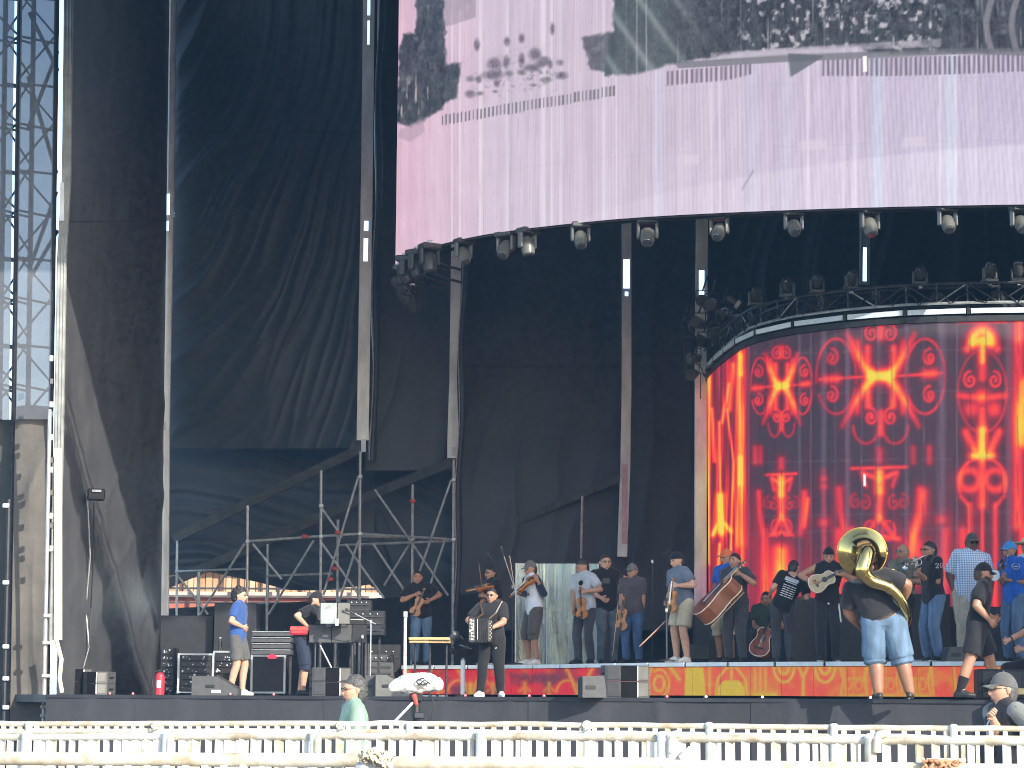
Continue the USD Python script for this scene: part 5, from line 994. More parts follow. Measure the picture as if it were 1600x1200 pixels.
# ------------------------------------------------------------------ instruments
def fiddle(label, c, neck, front, wood='violin_wood', k=1.0, group='violins of the band'):
    t = T('violin', label, 'violin', c, group); R = np.stack([nrm(np.cross(neck, front)), nrm(neck), nrm(np.cross(nrm(np.cross(neck, front)), neck))], 1)
    th = np.linspace(0, 2 * np.pi, 60); 
    ys = np.linspace(-.178, .178, 40); w = .5 * np.interp(ys, [-.178, -.17, -.14, -.09, -.05, -.01, .02, .06, .11, .15, .172, .178], [.02, .10, .185, .207, .165, .115, .112, .135, .167, .145, .08, .02])
    out = np.r_[np.c_[w, ys], np.c_[-w[::-1], ys[::-1]]] * k
    pm = lambda m: place(m, c, R)
    t.add('body', pm(prism(out, .042 * k)), L[wood]); t.add('top_plate', pm(prism(out * .985, .006 * k, (0, 0, .024 * k))), L['violin_amber'])
    t.add('neck', pm(bar((0, .17 * k, .012 * k), (0, .31 * k, .012 * k), .024 * k)), L['maple']); t.add('fingerboard', pm(bar((0, .03 * k, .036 * k), (0, .31 * k, .028 * k), .03 * k, .008 * k)), L['ebony'])
    t.add('scroll', pm(lathe([(0, -.016 * k), (.02 * k, -.016 * k), (.022 * k, 0), (.02 * k, .016 * k), (0, .016 * k)], 12, (0, .335 * k, .01 * k), (1, 0, 0))), L[wood]); t.add('tailpiece', pm(prism([(-.022 * k, -.06 * k), (.022 * k, -.06 * k), (.01 * k, -.165 * k), (-.01 * k, -.165 * k)], .006 * k, (0, 0, .036 * k))), L['ebony'])
    t.add('bridge', pm(box((0, -.03 * k, .043 * k), (.04 * k, .004 * k, .034 * k))), L['maple'])
    for i in range(4): t.add('string', pm(tube([(-.012 * k + .008 * i * k, -.06 * k, .044 * k), (-.012 * k + .008 * i * k, -.03 * k, .061 * k), (-.009 * k + .006 * i * k, .31 * k, .036 * k)], .0012, 4)), L['silver'])
    for q in (-1, 1): t.add('chin_rest' if q < 0 else 'peg', pm(ball((-.04 * k, -.15 * k, .035 * k), .03 * k, 1, (1, .7, .4)) if q < 0 else tube([(-.03 * k, .325 * k, .01 * k), (.03 * k, .325 * k, .01 * k)], .005 * k, 5)), L['ebony'])
    return t
def bow(label, a, b, group='violin bows'):
    t = T('violin_bow', label, 'violin bow', a, group); d = nrm(np.asarray(b) - a); o = frame(d)[0] * .018
    t.add('stick', tube([a, (np.asarray(a) + b) / 2 - o * .5, b], .006, 6), L['violin_wood']); t.add('bow_hair', bar(a + o, b + o, .008, .003), L['cream']); t.add('frog', box(a + d * .04 + o * .5, (.03, .014, .03)), L['ebony'])
def q(t, px, py, dy): return t.info['P'](px, py, dy)
fiddle('amber violin held upright against the chest of the leftmost riser musician', q(v1, 652, 948, -.24), A(.10, 0, .25), A(-.15, -1, .1), 'violin_amber')
fiddle('violin raised to the face of the musician in the white tee, neck pointing down left', q(v3, 822, 913, -.28), A(-.26, -.05, -.22), A(-.3, -.5, .7))
fiddle('red violin hanging below the hand of the musician in the light grey tee', q(v4, 909, 950, -.26), A(-.02, -.03, .3), A(-.3, -1, 0))
fiddle('amber violin hanging at the side of the musician in the brown tee', q(v6, 972, 968, -.18), A(.03, 0, .3), A(-.4, -1, 0), 'violin_amber')
fiddle('amber violin held upright by the musician in khaki shorts', q(v7, 1050, 940, -.26), A(.02, 0, .3), A(-.8, -.8, .1), 'violin_amber')
fiddle('dark violin under the chin of the musician behind the accordion', q(v2, 757, 918, -.2), A(-.2, -.1, -.05), A(-.3, -.5, .8))
bow('violin bow raised upright before the face behind the accordion', q(v2, 757, 945, -.25), q(v2, 748, 880, -.3)); bow('bow resting across the violin of the musician in the white tee', q(v3, 804, 928, -.3), q(v3, 795, 868, -.1))
bow('pale bow pointing down left from the musician in khaki shorts', q(v7, 1043, 968, -.15), q(v7, 1000, 1010, -.5)); bow('bow held down beside the leg of the musician in the brown tee', q(v6, 966, 940, -.25), q(v6, 957, 1025, -.25)); bow('bow lying across the waist of the musician in the white tee', q(v3, 846, 948, -.2), q(v3, 876, 958, -.2))

mat('bass_brown', (.20, .065, .03), rough=.3, var=.35, scale=3, stretch=(1, 1, .3)); mat('pale_guitar', (.38, .29, .16), rough=.4, var=.15)
def guitar(name, label, cat_, c, neck, front, L_, W, D, NL, top, back_, deep=0.0, hw=.05):
    t = T(name, label, cat_, c); R = np.stack([nrm(np.cross(neck, front)), nrm(neck), nrm(np.cross(nrm(np.cross(neck, front)), neck))], 1); pm = lambda m: place(m, c, R)
    ys = np.linspace(-L_ / 2, L_ / 2, 40); w = .5 * W * np.interp(ys / L_, [-.5, -.47, -.38, -.22, -.05, .1, .2, .32, .42, .48, .5], [.1, .5, .86, 1.0, .88, .66, .63, .72, .66, .4, .1]); out = np.r_[np.c_[w, ys], np.c_[-w[::-1], ys[::-1]]]
    t.add('soundboard', pm(prism(out, .008, (0, 0, .004))), L[top]); n = len(out)
    if deep:
        V = np.vstack([np.c_[out, np.zeros(n)], np.c_[out, np.full(n, -D)], np.c_[out[:, :1] * 0, out[:, 1:] * .9, np.full((n, 1), -D - deep)]]); F = []
        for r_ in range(2):
            for i in range(n): j = (i + 1) % n; F += [[r_ * n + i, r_ * n + j, (r_ + 1) * n + j], [r_ * n + i, (r_ + 1) * n + j, (r_ + 1) * n + i]]
        t.add('body', pm((V, np.array(F))), L[back_])
        for zz in (-.003, -D): t.add('binding', pm(tube(np.c_[out, np.full(n, zz)][list(range(n)) + [0]], .009, 5)), L['cream'])
        t.add('spine', pm(tube([(0, -L_ * .45, -D - deep), (0, L_ * .45, -D - deep)], .008, 5)), L['cream'])
        for yy in (-.05, .12): t.add('back_band', pm(tube([(-np.interp(yy, ys / L_, w) * .99, yy * L_, -D - .004), (0, yy * L_, -D - deep - .004), (np.interp(yy, ys / L_, w) * .99, yy * L_, -D - .004)], .006, 5)), L['cream'])
    else:
        t.add('body', pm(prism(out, D, (0, 0, -D / 2))), L[back_]); t.add('binding', pm(tube(np.c_[out, np.full(n, .004)][list(range(n)) + [0]], .006, 5)), L['cream'])
    t.add('sound_hole', pm(lathe([(0, .0095), (W * .13, .0095), (W * .15, .0085)], 18, (0, L_ * .12, 0))), L['ebony']); t.add('bridge', pm(box((0, -L_ * .22, .014), (W * .4, .03, .012))), L['ebony'])
    t.add('neck', pm(bar((0, L_ * .3, .006), (0, L_ / 2 + NL, .006), hw, .03)), L['maple']); t.add('fretboard', pm(bar((0, L_ * .25, .026), (0, L_ / 2 + NL, .024), hw, .008)), L['ebony']); t.add('headstock', pm(box((0, L_ / 2 + NL + .08, -.006), (hw * 1.35, .17, .02))), L[back_])
    for i in range(6): x = (i - 2.5) * hw * .14; t.add('string', pm(tube([(x * 1.3, -L_ * .22, .024), (x, L_ / 2 + NL, .032)], .0012, 4)), L['silver'])
    for i in range(3):
        for q_ in (-1, 1): t.add('tuning_peg', pm(ball((q_ * hw * .8, L_ / 2 + NL + .03 + .05 * i, -.006), .011, 1)), L['cream'])
    return t
guitar('bass_guitar', 'big brown deep-backed bass guitar with cream edging, slanting up right', 'bass guitar', q(gtr, 1113, 929, -.40), A(.56, -.08, .58), A(-.66, -.22, .62), .80, .50, .23, .16, 'rosewood', 'bass_brown', .10, .055)
guitar('small_guitar', 'pale cream small guitar held across the chest by the sleeveless musician', 'guitar', q(vih, 1284, 908, -.25), A(.40, -.02, .2), A(-.1, -1, .25), .40, .28, .07, .22, 'pale_guitar', 'pale_guitar', 0, .04)
g3 = guitar('acoustic_guitar', 'dark red guitar standing on the riser beside the musician turned away', 'guitar', q(back, 1190, 1003, .15), A(.22, .1, .55), A(-.6, -1, .2), .46, .34, .09, .30, 'rosewood', 'violin_wood', 0, .045)

# accordion
a0 = q(acc, 753, 985, -.30); ar = A(.94, .30, 0); ar = nrm(ar); af = nrm(A(-.25, -1, .05)); RA = np.stack([ar, -af, A(0, 0, 1)], 1)
t = T('accordion', 'black accordion with silver studs and a pleated bellows held at the belt', 'accordion', a0); pm = lambda m: place(m, a0, RA)
t.add('treble_case', pm(box((-.13, 0, 0), (.13, .19, .40), 0, .025)), L['black_plastic']); t.add('bass_case', pm(box((.14, 0, -.01), (.09, .19, .36), 0, .025)), L['black_plastic'])
for i in range(9): t.add('bellows_fold', pm(box((-.057 + .0185 * i, 0, -.005), (.010, .185 - .012 * (i % 2), .365), 0, .004)), L['black_plastic' if i % 2 else 'dark_steel'])
t.add('grille', pm(box((-.125, -.10, .0), (.09, .012, .33), 0, .005)), L['dark_steel'])
for i in range(16): t.add('silver_scroll', pm(tube([(-.05 + .011 * i, -.098, -.16), (-.045 + .011 * i, -.104, -.16 + .02 * i), (-.05 + .011 * i, -.098, .16)], .0035, 4)), L['chrome' if i % 2 else 'dark_steel'])
for i in range(7):
    for j in range(3): t.add('button', pm(ball((-.16 + .025 * j, -.108, -.14 + .045 * i), .009, 1)), L['cream' if j else 'chrome'])
for i in range(10): t.add('bass_button', pm(ball((.155 + .02 * (i % 2), -.1, -.13 + .028 * i), .008, 1)), L['cream'])
for i in range(8): t.add('silver_stud', pm(ball((-.125 + .03 * math.sin(i * 1.7), -.11, -.15 + .042 * i), .014, 1, (1, .5, 1))), L['chrome'])
ai = acc.info
for q_ in (1, -1): t.add('strap', tube([a0 + A(.1 * -q_, .05, .17), ai['ch'] + ai['R'] * q_ * .10 + ai['fwd'] * .135, ai['sh'][q_] + ai['fwd'] * .03 + A(0, 0, .075)], .018, 6), L['leather'])

# sousaphone
sp = lambda px, py, dy: tuba.info['P'](px, py, dy)
t = T('sousaphone', 'shining brass sousaphone, its wide round bell over the head of the heavy player', 'sousaphone', sp(1375, 950, -.1))
bc = sp(1347.5, 863, .16); bax = nrm(A(.05, .97, .10))
t.add('bell', lathe([(.088, -.40), (.105, -.32), (.13, -.23), (.165, -.15), (.205, -.09), (.25, -.045), (.29, -.012), (.315, .012), (.325, .018), (.322, .024), (.31, .018), (.28, -.004), (.24, -.035), (.195, -.08), (.155, -.14), (.11, -.24)], 48, bc, bax), L['brass'], smooth=True)
t.add('bell_rim', tube([bc + bax * .018 + .325 * (math.cos(a) * frame(bax)[0] + math.sin(a) * frame(bax)[1]) for a in np.linspace(0, 2 * np.pi, 49)], .009, 6), L['brass'], smooth=True)
path = [bc - bax * .34, bc - bax * .46 + A(.0, 0, -.02), sp(1348, 888, -.36), sp(1351, 898, -.34), sp(1362, 908, -.31), sp(1380, 914, -.29), sp(1397, 924, -.27), sp(1409, 940, -.24), sp(1417, 957, -.14), sp(1418, 970, .02), sp(1408, 984, .22), sp(1385, 992, .36), sp(1355, 985, .40), sp(1333, 960, .36), sp(1326, 930, .28), sp(1338, 905, .2), sp(1352, 893, .2)]
from scipy.interpolate import CubicSpline
pp = CubicSpline(np.arange(len(path)), np.array(path))(np.linspace(0, len(path) - 1, 90))
t.add('body_ring', tube(pp, np.interp(np.linspace(0, 1, 90), [0, .15, .3, .5, .7, 1], [.100, .096, .082, .058, .034, .012]), 16), L['brass'], smooth=True)
for i in (8, 15, 30): t.add('ferrule', tube([pp[i], pp[i + 1], pp[i + 2]], np.interp(i, [0, 14, 27, 45], [.102, .098, .088, .066]), 16), L['brass'], smooth=40)
for i in range(3): c = sp(1378 - 9 * i, 960, .34); t.add('valve', tube([c, c + A(0, 0, .22)], .02, 10), L['silver'], smooth=40); t.add('valve_tube', tube([c + A(0, .02, .05), c + A(.06, .1, .02), c + A(.1, .02, .1)], .012, 8), L['brass'])
t.add('mouth_pipe', tube([sp(1362, 905, .22), sp(1356, 898, .25), sp(1358, 897, .18)], .010, 8), L['silver'])

def trumpet(label, mouth, bell, k=1.0, m='silver', mute=False):
    t = T('trumpet', label, 'trumpet', mouth, 'trumpets of the band'); d = nrm(bell - mouth); s = frame(d)[0]; w = np.cross(d, s); s, w = (s, w) if abs(s[2]) > abs(w[2]) else (w, s); s = s * (1 if s[2] > 0 else -1); Ln = np.linalg.norm(bell - mouth)
    t.add('lead_pipe', tube([mouth + d * .02, mouth + d * Ln * .62], .008, 8), L[m]); t.add('mouthpiece', lathe([(.016, 0), (.014, .01), (.006, .03)], 12, mouth, d), L[m], smooth=40)
    t.add('bell', lathe([(.009, -.30), (.012, -.18), (.02, -.09), (.034, -.035), (.062, 0), (.060, .003), (.03, -.03)], 20, bell, d), L[m], smooth=True)
    t.add('tuning_slide', tube([mouth + d * Ln * .6, mouth + d * Ln * .68 - s * .02, mouth + d * Ln * .68 - s * .07, mouth + d * Ln * .6 - s * .09, mouth + d * Ln * .25 - s * .09, mouth + d * Ln * .22 - s * .05, mouth + d * Ln * .28, bell - d * .29], .0075, 8), L[m], smooth=True)
    for i in range(3): c = mouth + d * (Ln * .40 + .03 * i) - s * .09; t.add('valve', tube([c, c + s * .15], .011, 8), L[m], smooth=40)
    if mute: t.add('mute', lathe([(.0, -.02), (.05, -.01), (.085, .07), (.08, .10), (0, .10)], 20, bell, d), L['white_strip'], smooth=40)
trumpet('silver trumpet raised level by the musician in the black jersey', q(trp, 1445, 868, -.12), q(trp, 1414, 884, -.35)); trumpet('brass horn with a pale round mute played by the musician in the blue jersey', q(jer, 1574, 868, -.1), q(jer, 1556, 895, -.45), 1, 'brass', True)
trumpet('brass trumpet held low by the bald musician', q(bald, 1402, 898, -.2), q(bald, 1388, 893, -.5), 1, 'brass')
# ------------------------------------------------------------------ gear on the stage
def at(px, s, z=SZ, dy=0): p = U(px, 1087, FPX / s + dy); return A(p[0], p[1], z)
def stack(label, px, s, rz, n=2, w=.60, h=.215, d=.42, group='pairs of low speakers along the stage edge'):
    t = T('speaker_stack', label, 'speaker', at(px, s), group); c = t.loc; cz, sz_ = math.cos(rz), math.sin(rz); R = np.array([[cz, -sz_, 0], [sz_, cz, 0], [0, 0, 1]])
    for i in range(n):
        z = i * (h + .006)
        pl = [(-w / 2, d / 2), (-w / 2, -d * .22), (-w * .17, -d / 2), (w * .17, -d / 2), (w / 2, -d * .22), (w / 2, d / 2)]
        cb = t.add('cabinet', place(prism(pl, h, (0, 0, z + h / 2)), c, R), L['speaker_grey'])
        t.add('grille', place(box((0, -d / 2 - .006, z + h / 2), (w * .35, .020, h - .006), 0, .004), c, R), L['grille_black'], parent=cb)
        a_ = math.atan2(d * .28, w * .33)
        for q_ in (-1, 1):
            m = (-q_ * 0 + q_ * w * .335, -d * .36 - .004); t.add('side_grille', place(box((m[0], m[1], z + h / 2), (w * .30, .010, h - .04), q_ * a_, .003), c, R), L['speaker_grey' if q_ < 0 else 'lamp_shell'], parent=cb)
            t.add('handle', place(tube([(q_ * w * .5, -.02, z + h * .5), (q_ * (w * .5 + .02), -.02, z + h * .5), (q_ * (w * .5 + .02), .1, z + h * .5), (q_ * w * .5, .1, z + h * .5)], .011, 6), c, R), L['black_plastic'], parent=cb)
        t.add('corner_strip', place(bar((w * .17, -d / 2 - .004, z + .01), (w * .17, -d / 2 - .004, z + h - .01), .035, .012, (0, 1, 0)), c, R), L['white_strip'], parent=cb)
    return t
stack('pair of low speakers at the far left, in front of the side curtain', 118, 90, .35, w=.5)
stack('low dark speakers beside the far left pair, turned away', 152, 90.5, -.3, w=.46, h=.19)
stack('pair of low speakers below the keyboard desk, behind the grey haired person', 516, 97, .25, w=.62, h=.22)
stack('pair of low speakers before the middle of the red and orange panels', 978, 108.6, .18, w=.64, h=.225)
def wedge(label, px, s, prof, depth, m, rz=0, z=SZ, dy=0, logo=False):
    t = T('monitor_wedge', label, 'stage monitor', at(px, s, z, dy), 'stage monitors'); cz, sz_ = math.cos(rz), math.sin(rz); R = np.stack([A(cz, sz_, 0), A(0, 0, 1), A(sz_, -cz, 0)], 1)
    t.add('cabinet', place(prism(prof, depth), t.loc, R), L[m]); p = np.array(prof); i = int(np.argmax(np.linalg.norm(np.diff(p, axis=0), axis=1) * (np.abs(np.diff(p, axis=0)).min(1) > .03)))
    a, b = p[i], p[i + 1]; dn = nrm(A(*(b - a), 0)); n_ = A(dn[1], -dn[0], 0); n_ = n_ * (1 if n_[1] > 0 else -1); mid = A(*((a + b) / 2), 0)
    t.add('grille', place(bar(mid - dn * np.linalg.norm(b - a) * .44 + n_ * .006, mid + dn * np.linalg.norm(b - a) * .44 + n_ * .006, depth * .9, .014, upv=n_), t.loc, R), L['speaker_grille'])
    c2 = p.mean(0); t.add('side_handle', place(box((c2[0] - .08, c2[1], depth / 2 + .003), (.14, .05, .01), 0, .004), t.loc, R), L['black_plastic'])
    if logo: t.add('badge', place(box((c2[0] + .02, c2[1] - .08, depth / 2 + .006), (.15, .05, .008), 0, .003), t.loc, R), L['print_white'])
wedge('dark monitor wedge with a pale badge at the feet of the person in blue', 338, 97, [(-.36, 0), (-.36, .30), (.02, .30), (.37, .10), (.37, 0)], .5, 'speaker_grey', logo=True)
wedge('pale sided monitor wedge sloping down to the right, beside the white covered camera', 612, 99, [(-.24, 0), (-.24, .33), (-.08, .33), (.30, .12), (.30, 0)], .45, 'lamp_shell')
wedge('dark back of a monitor wedge left of the pale sided one', 582, 98.5, [(-.10, 0), (-.10, .32), (.04, .32), (.1, .1), (.1, 0)], .45, 'speaker_grey')
wedge('plain grey monitor wedge touching the left side of the middle speaker pair', 925, 111.5, [(-.16, 0), (-.16, .29), (.14, .30), (.17, .1), (.17, 0)], .42, 'speaker_grey', .1)
wedge('grey monitor wedge on the riser at the feet of the person in plaid', 1497, 109, [(-.20, 0), (-.14, .21), (.08, .21), (.2, .08), (.2, 0)], .4, 'speaker_grey', 0, RZ, .3)
# right end: black subs with a wedge
sb = T('subwoofer', 'tall black speaker cabinet at the right end of the stage edge', 'speaker', at(1565, 117.5, SZ)); c = sb.loc
sb.add('cabinet', box(c + A(.02, .1, .20), (.66, .5, .40), -.1, .02), L['black_paint']); sb.add('grille', box(c + A(-.03, -.165, .2), (.50, .02, .34), -.1, .006), L['speaker_grille']); sb.add('side_strip', bar(c + A(.32, -.20, .01), c + A(.32, -.20, .39), .05, .02, (0, 1, 0)), L['aluminium'])
sb.add('handle', tube([c + A(-.3, -.19, .22), c + A(-.2, -.22, .22), c + A(-.1, -.19, .22)], .014, 6), L['black_plastic'])
ob = T('yellow_barrier', 'bit of pale yellow barrier behind the black cabinet at the right edge', 'barrier', at(1596, 121, SZ)); ob.add('board', box(ob.loc + A(.15, .2, .11), (.5, .04, .08), 0, .01), L['wood_slab']); ob.add('foot', box(ob.loc + A(.15, .2, .035), (.08, .2, .065), 0, .01), L['black_paint'])
bk = T('black_stand', 'thin black folding stand leaning by the striding foot at the stage edge', 'stand', at(1535, 119, SZ))
for a_, b_ in (((1522, 1086), (1548, 1060)), ((1530, 1078), (1552, 1078)), ((1548, 1060), (1556, 1085))): bk.add('leg', tube([U(*a_, FPX / 119), U(*b_, FPX / 118.5)], .014, 6), L['black_plastic'])

def case(label, px, s, w, h, d, rz=0, m='black_paint', z=SZ, edges=True, name='flight_case', cat_='flight case', dy=0, group='black flight cases on stage', rack=False):
    t = T(name, label, cat_, at(px, s, z, dy), group); c = t.loc; cz, sz_ = math.cos(rz), math.sin(rz); R = np.array([[cz, -sz_, 0], [sz_, cz, 0], [0, 0, 1]]); q_ = lambda m_: place(m_, c, R)
    t.add('body', q_(box((0, 0, h / 2 + .04), (w, d, h - .04), 0, .008)), L[m])
    if edges:
        for x in (-1, 1):
            t.add('corner_edge', q_(bar((x * w / 2, -d / 2, .03), (x * w / 2, -d / 2, h + .02), .035, .03)), L['aluminium'])
        for z_ in (.05, h + .005): t.add('edge', q_(bar((-w / 2 + .02, -d / 2 - .004, z_), (w / 2 - .02, -d / 2 - .004, z_), .03, .03)), L['aluminium'])
    if rack:
        for i in range(int(h / .11)):
            u_ = t.add('rack_unit', q_(box((0, -d / 2 - .006, .10 + i * .105), (w * .84, .03, .092), 0, .004)), L['black_plastic'])
            for j in range(5): t.add('knob', q_(ball((rng.uniform(-.38, .38) * w, -d / 2 - .024, .10 + i * .105 + rng.uniform(-.03, .03)), rng.uniform(.008, .02), 1)), L[('white_strip', 'galvanised', 'chrome')[j % 3]], parent=u_)
    for x in (-1, 1): t.add('castor', q_(lathe([(0, -.02), (.035, -.02), (.035, .02), (0, .02)], 10, (x * w * .38, -d * .3, .035), (1, 0, 0))), L['black_plastic'])
    return t
case('open rack case with bright metal edges left of the person in the blue shirt', 307, 91, .58, .68, .5, .05, rack=True)
case('narrow rack full of small silver knobs beside the fire extinguisher', 263, 90, .26, .78, .4, 0, rack=True, edges=False)
case('rack case half hidden behind the person in the blue shirt', 352, 89, .36, .74, .5, 0, rack=True)
case('flight case with a red lamp on it behind the legs of the person in blue', 422, 91, .56, .66, .5, -.05, rack=False)
case('black speaker box standing high behind the person in the blue shirt', 368, 86, .76, 1.62, .6, 0, edges=False, name='back_speaker', cat_='speaker', group=None)
case('low black box with gear on top behind the open rack case', 293, 85.5, .95, 1.40, .6, 0, edges=False, name='black_box', cat_='box', group=None)
dr = T('drawer_stack', 'stack of dull grey drawers with a pale edge behind the desk', 'drawers', at(424, 89.5, SZ + .70))
for i in range(4): dr.add('drawer', box(dr.loc + A(0, 0, .04 + .105 * i), (.70 - .03 * (i % 2), .4, .085), 0, .006), L['speaker_grey']); dr.add('pale_edge', bar(dr.loc + A(-.33, -.21, .08 + .105 * i), dr.loc + A(.33, -.21, .08 + .105 * i), .012, .012), L['galvanised'])
for x in (-.31, .31): dr.add('upright', bar(dr.loc + A(x, .1, -.70), dr.loc + A(x, .1, .45), .04), L['dark_steel'])
rl = T('red_lamp', 'small red lamp on the flight case left of the keyboard desk', 'lamp', at(424, 92.5, SZ + .60)); rl.add('lens', ball(rl.loc + A(0, 0, .04), .06, 2, (1.3, 1, .7)), emit('red_glow', (.6, .03, .05), 1.0)); rl.add('foot', box(rl.loc, (.12, .1, .03), 0, .005), L['black_plastic'])
bt = T('water_bottle', 'clear water bottle on the rack case by the person in blue', 'bottle', at(342, 90.2, SZ + .76)); L['clear_plastic'] = usdkit.material(stage, '/World/Looks/clear_plastic', {'f': ('fresnel', {'IOR': 1.45}), 'a': ('transparent_bsdf', {'color': (.85, .9, .92)}), 'g': ('glossy_bsdf', {'roughness': .08}), 'm': ('mix_closure', {})}, [('f.fac', 'm.fac'), ('a.BSDF', 'm.closure1'), ('g.BSDF', 'm.closure2')], surface='m.closure')
bt.add('body', lathe([(0, 0), (.032, 0), (.033, .14), (.014, .19), (.014, .21)], 14, bt.loc), L['clear_plastic'], smooth=40); bt.add('cap', lathe([(0, .21), (.016, .21), (.016, .228), (0, .228)], 12, bt.loc), L['white_strip'])
fe = T('fire_extinguisher', 'red fire extinguisher at the foot of the second pale rail', 'fire extinguisher', at(249, 93)); c = fe.loc
fe.add('cylinder', lathe([(0, .0), (.075, .0), (.08, .03), (.08, .30), (.06, .35), (.03, .37), (0, .375)], 18, c), L['red_paint'], smooth=40); fe.add('valve', box(c + A(0, 0, .40), (.05, .04, .05), 0, .01), L['black_plastic']); fe.add('hose', tube([c + A(.03, 0, .41), c + A(-.10, -.04, .38), c + A(-.12, -.06, .22), c + A(-.085, -.07, .06)], .012, 6), L['black_plastic'], smooth=True); fe.add('label_plate', box(c + A(0, -.081, .18), (.07, .004, .12)), L['print_white'])
# desk and keyboards
ds = T('keyboard_desk', 'grey panelled keyboard desk on thin legs with screens on it', 'desk', at(520, 95.5)); c = ds.loc; zt_ = .86
for i, (x, w) in enumerate(((-.22, .36), (.13, .32), (.42, .24))): ds.add('front_panel', box(c + A(x, -.02 - .004 * i, zt_ + .14), (w, .03, .29), 0, .006), L['speaker_grey' if i < 2 else 'black_paint'])
ds.add('top', box(c + A(.06, .32, zt_ + .27), (1.0, .66, .03), 0, .006), L['black_paint'])
for x in (-.30, .02, .30, .52):
    for y in (.0, .6): ds.add('leg', tube([c + A(x, y, 0), c + A(x, y, zt_)], .018, 6), L['dark_steel'])
ds.add('cross_brace', tube([c + A(-.25, .05, zt_), c + A(.1, .05, .2)], .014, 6), L['galvanised'])
kb = T('keyboard', 'black electronic keyboard lying on the panelled desk', 'keyboard', c + A(.05, .3, zt_ + .285)); kb.add('case', box(kb.loc + A(0, 0, .045), (.9, .32, .08), 0, .01), L['black_plastic'])
for i in range(28): kb.add('key', box(kb.loc + A(-.42 + .03 * i, .08, .093), (.026, .15, .014)), L['print_white'])
for k_, (px, py0, py1, w, lab, m) in enumerate(((514, 941, 976, .30, 'pale reflecting screen on the keyboard desk nearest the capped person', 'screen_pale'), (537, 941, 976, .22, 'dark screen standing beside the pale one on the desk', 'lens_glass'))):
    t = T('desk_screen', lab, 'screen', U(px, py1, 35.3)); mat('screen_pale', (.32, .37, .36), rough=.25, var=.5, scale=5)
    h = U(px, py0, 35.3)[2] - U(px, py1, 35.3)[2]; t.add('frame', box(t.loc + A(0, .02, h / 2), (w, .03, h), .15, .006), L['black_plastic']); t.add('display', box(t.loc + A(-.002, -.002, h / 2), (w - .03, .02, h - .03), .15), L[m]); t.add('stand', box(t.loc + A(0, .03, -.02), (.1, .12, .05), 0, .01), L['dark_steel'])
cu = T('paper_cup', 'white paper cup standing on the keyboard desk', 'cup', U(526, 978, 35.1)); cu.add('cup', lathe([(0, 0), (.028, 0), (.038, .11), (.036, .11), (.027, .005)], 14, cu.loc), L['print_white'], smooth=40); cu.add('rim', lathe([(.036, .108), (.040, .11), (.036, .114)], 14, cu.loc), L['print_white'])
for k_, (px, s, w, h, z0, lab) in enumerate(((572, 91, .62, .42, 1.02, 'dark synthesiser rack right of the keyboard desk'), (598, 88, .62, .9, .0, 'black box behind the mic stand right of the desk'), (560, 90, .42, .34, 1.30, 'small dark cabinet on top beside the desk screens'), (592, 90.5, .5, .40, .30, 'grey slatted box low behind the pale sided wedge'))):
    t = T('dark_gear', lab, 'gear box', at(px, s, SZ + z0)); t.add('case', box(t.loc + A(0, 0, h / 2), (w, .4, h), 0, .012), L['black_paint' if k_ < 3 else 'speaker_grey'])
    for i in range(3): t.add('slat', box(t.loc + A(0, -.21, h * (.2 + .28 * i)), (w * .86, .02, .035), 0, .004), L['speaker_grille'])
    for i in range(4): t.add('knob', ball(t.loc + A(-w * .3 + .2 * w * i, -.22, h * .86), .012, 1), L['white_strip'])
    if z0 > .1: t.add('leg', bar(t.loc + A(-w * .35, 0, -z0), t.loc + A(-w * .35, 0, 0), .03), L['dark_steel']); t.add('leg', bar(t.loc + A(w * .35, 0, -z0), t.loc + A(w * .35, 0, 0), .03), L['dark_steel'])

def mic(label, px, s, z, h, boom=None, m='black_plastic', dy=0, r=.013):
    t = T('microphone_stand', label, 'microphone stand', at(px, s, z, dy), 'microphone stands'); c = t.loc
    t.add('pole', tube([c + A(0, 0, .03), c + A(0, 0, h)], r, 7), L[m]); t.add('base', lathe([(0, 0), (.13, 0), (.13, .015), (.03, .035), (0, .035)], 18, c), L['black_plastic'], smooth=40)
    e = c + A(0, 0, h) + (A(*boom) if boom else A(0, 0, .02)); t.add('boom', tube([c + A(0, 0, h) - (A(*boom) * .3 if boom else 0), e], .008, 6), L[m]); t.add('clutch', box(c + A(0, 0, h), (.04, .04, .06), 0, .008), L['galvanised'])
    d = nrm(A(*boom)) if boom else A(0, -.3, 1); t.add('microphone', lathe([(0, 0), (.012, 0), (.016, .12), (.026, .14), (.026, .17), (0, .185)], 12, e, d), L['dark_steel'], smooth=40)
    return t
mic('bright short microphone stand right of the keyboard desk', 578, 97, SZ, 1.18, (-.25, -.1, .12), 'aluminium'); mic('thin stand between the desk and the bright stand', 565, 96, SZ, .95, (.2, 0, .1))
mic('stand with its boom high behind the accordion player', 800, 90, RZ, 1.35, (-.35, -.1, .45), 'dark_steel'); mic('tall stand before the shield, right of the accordion player', 805, 93, RZ, 1.2, (-.2, 0, .6), 'galvanised'); mic('black stand at the back between the brown tee and the khaki shorts', 1020, 92, RZ, 1.75, (.16, -.1, .1)); mic('thin stand left of the khaki shorts with a pale clip low down', 1042, 104, RZ, .75, None, 'dark_steel', -.3); mic('pale pole stand at the stage edge under the black drum dish', 723, 102, SZ, .55, None, 'white_strip', 0, .034)
pl = T('striped_pole', 'white and red taped pole standing left of the wood slab', 'pole', at(632, 97)); c = pl.loc
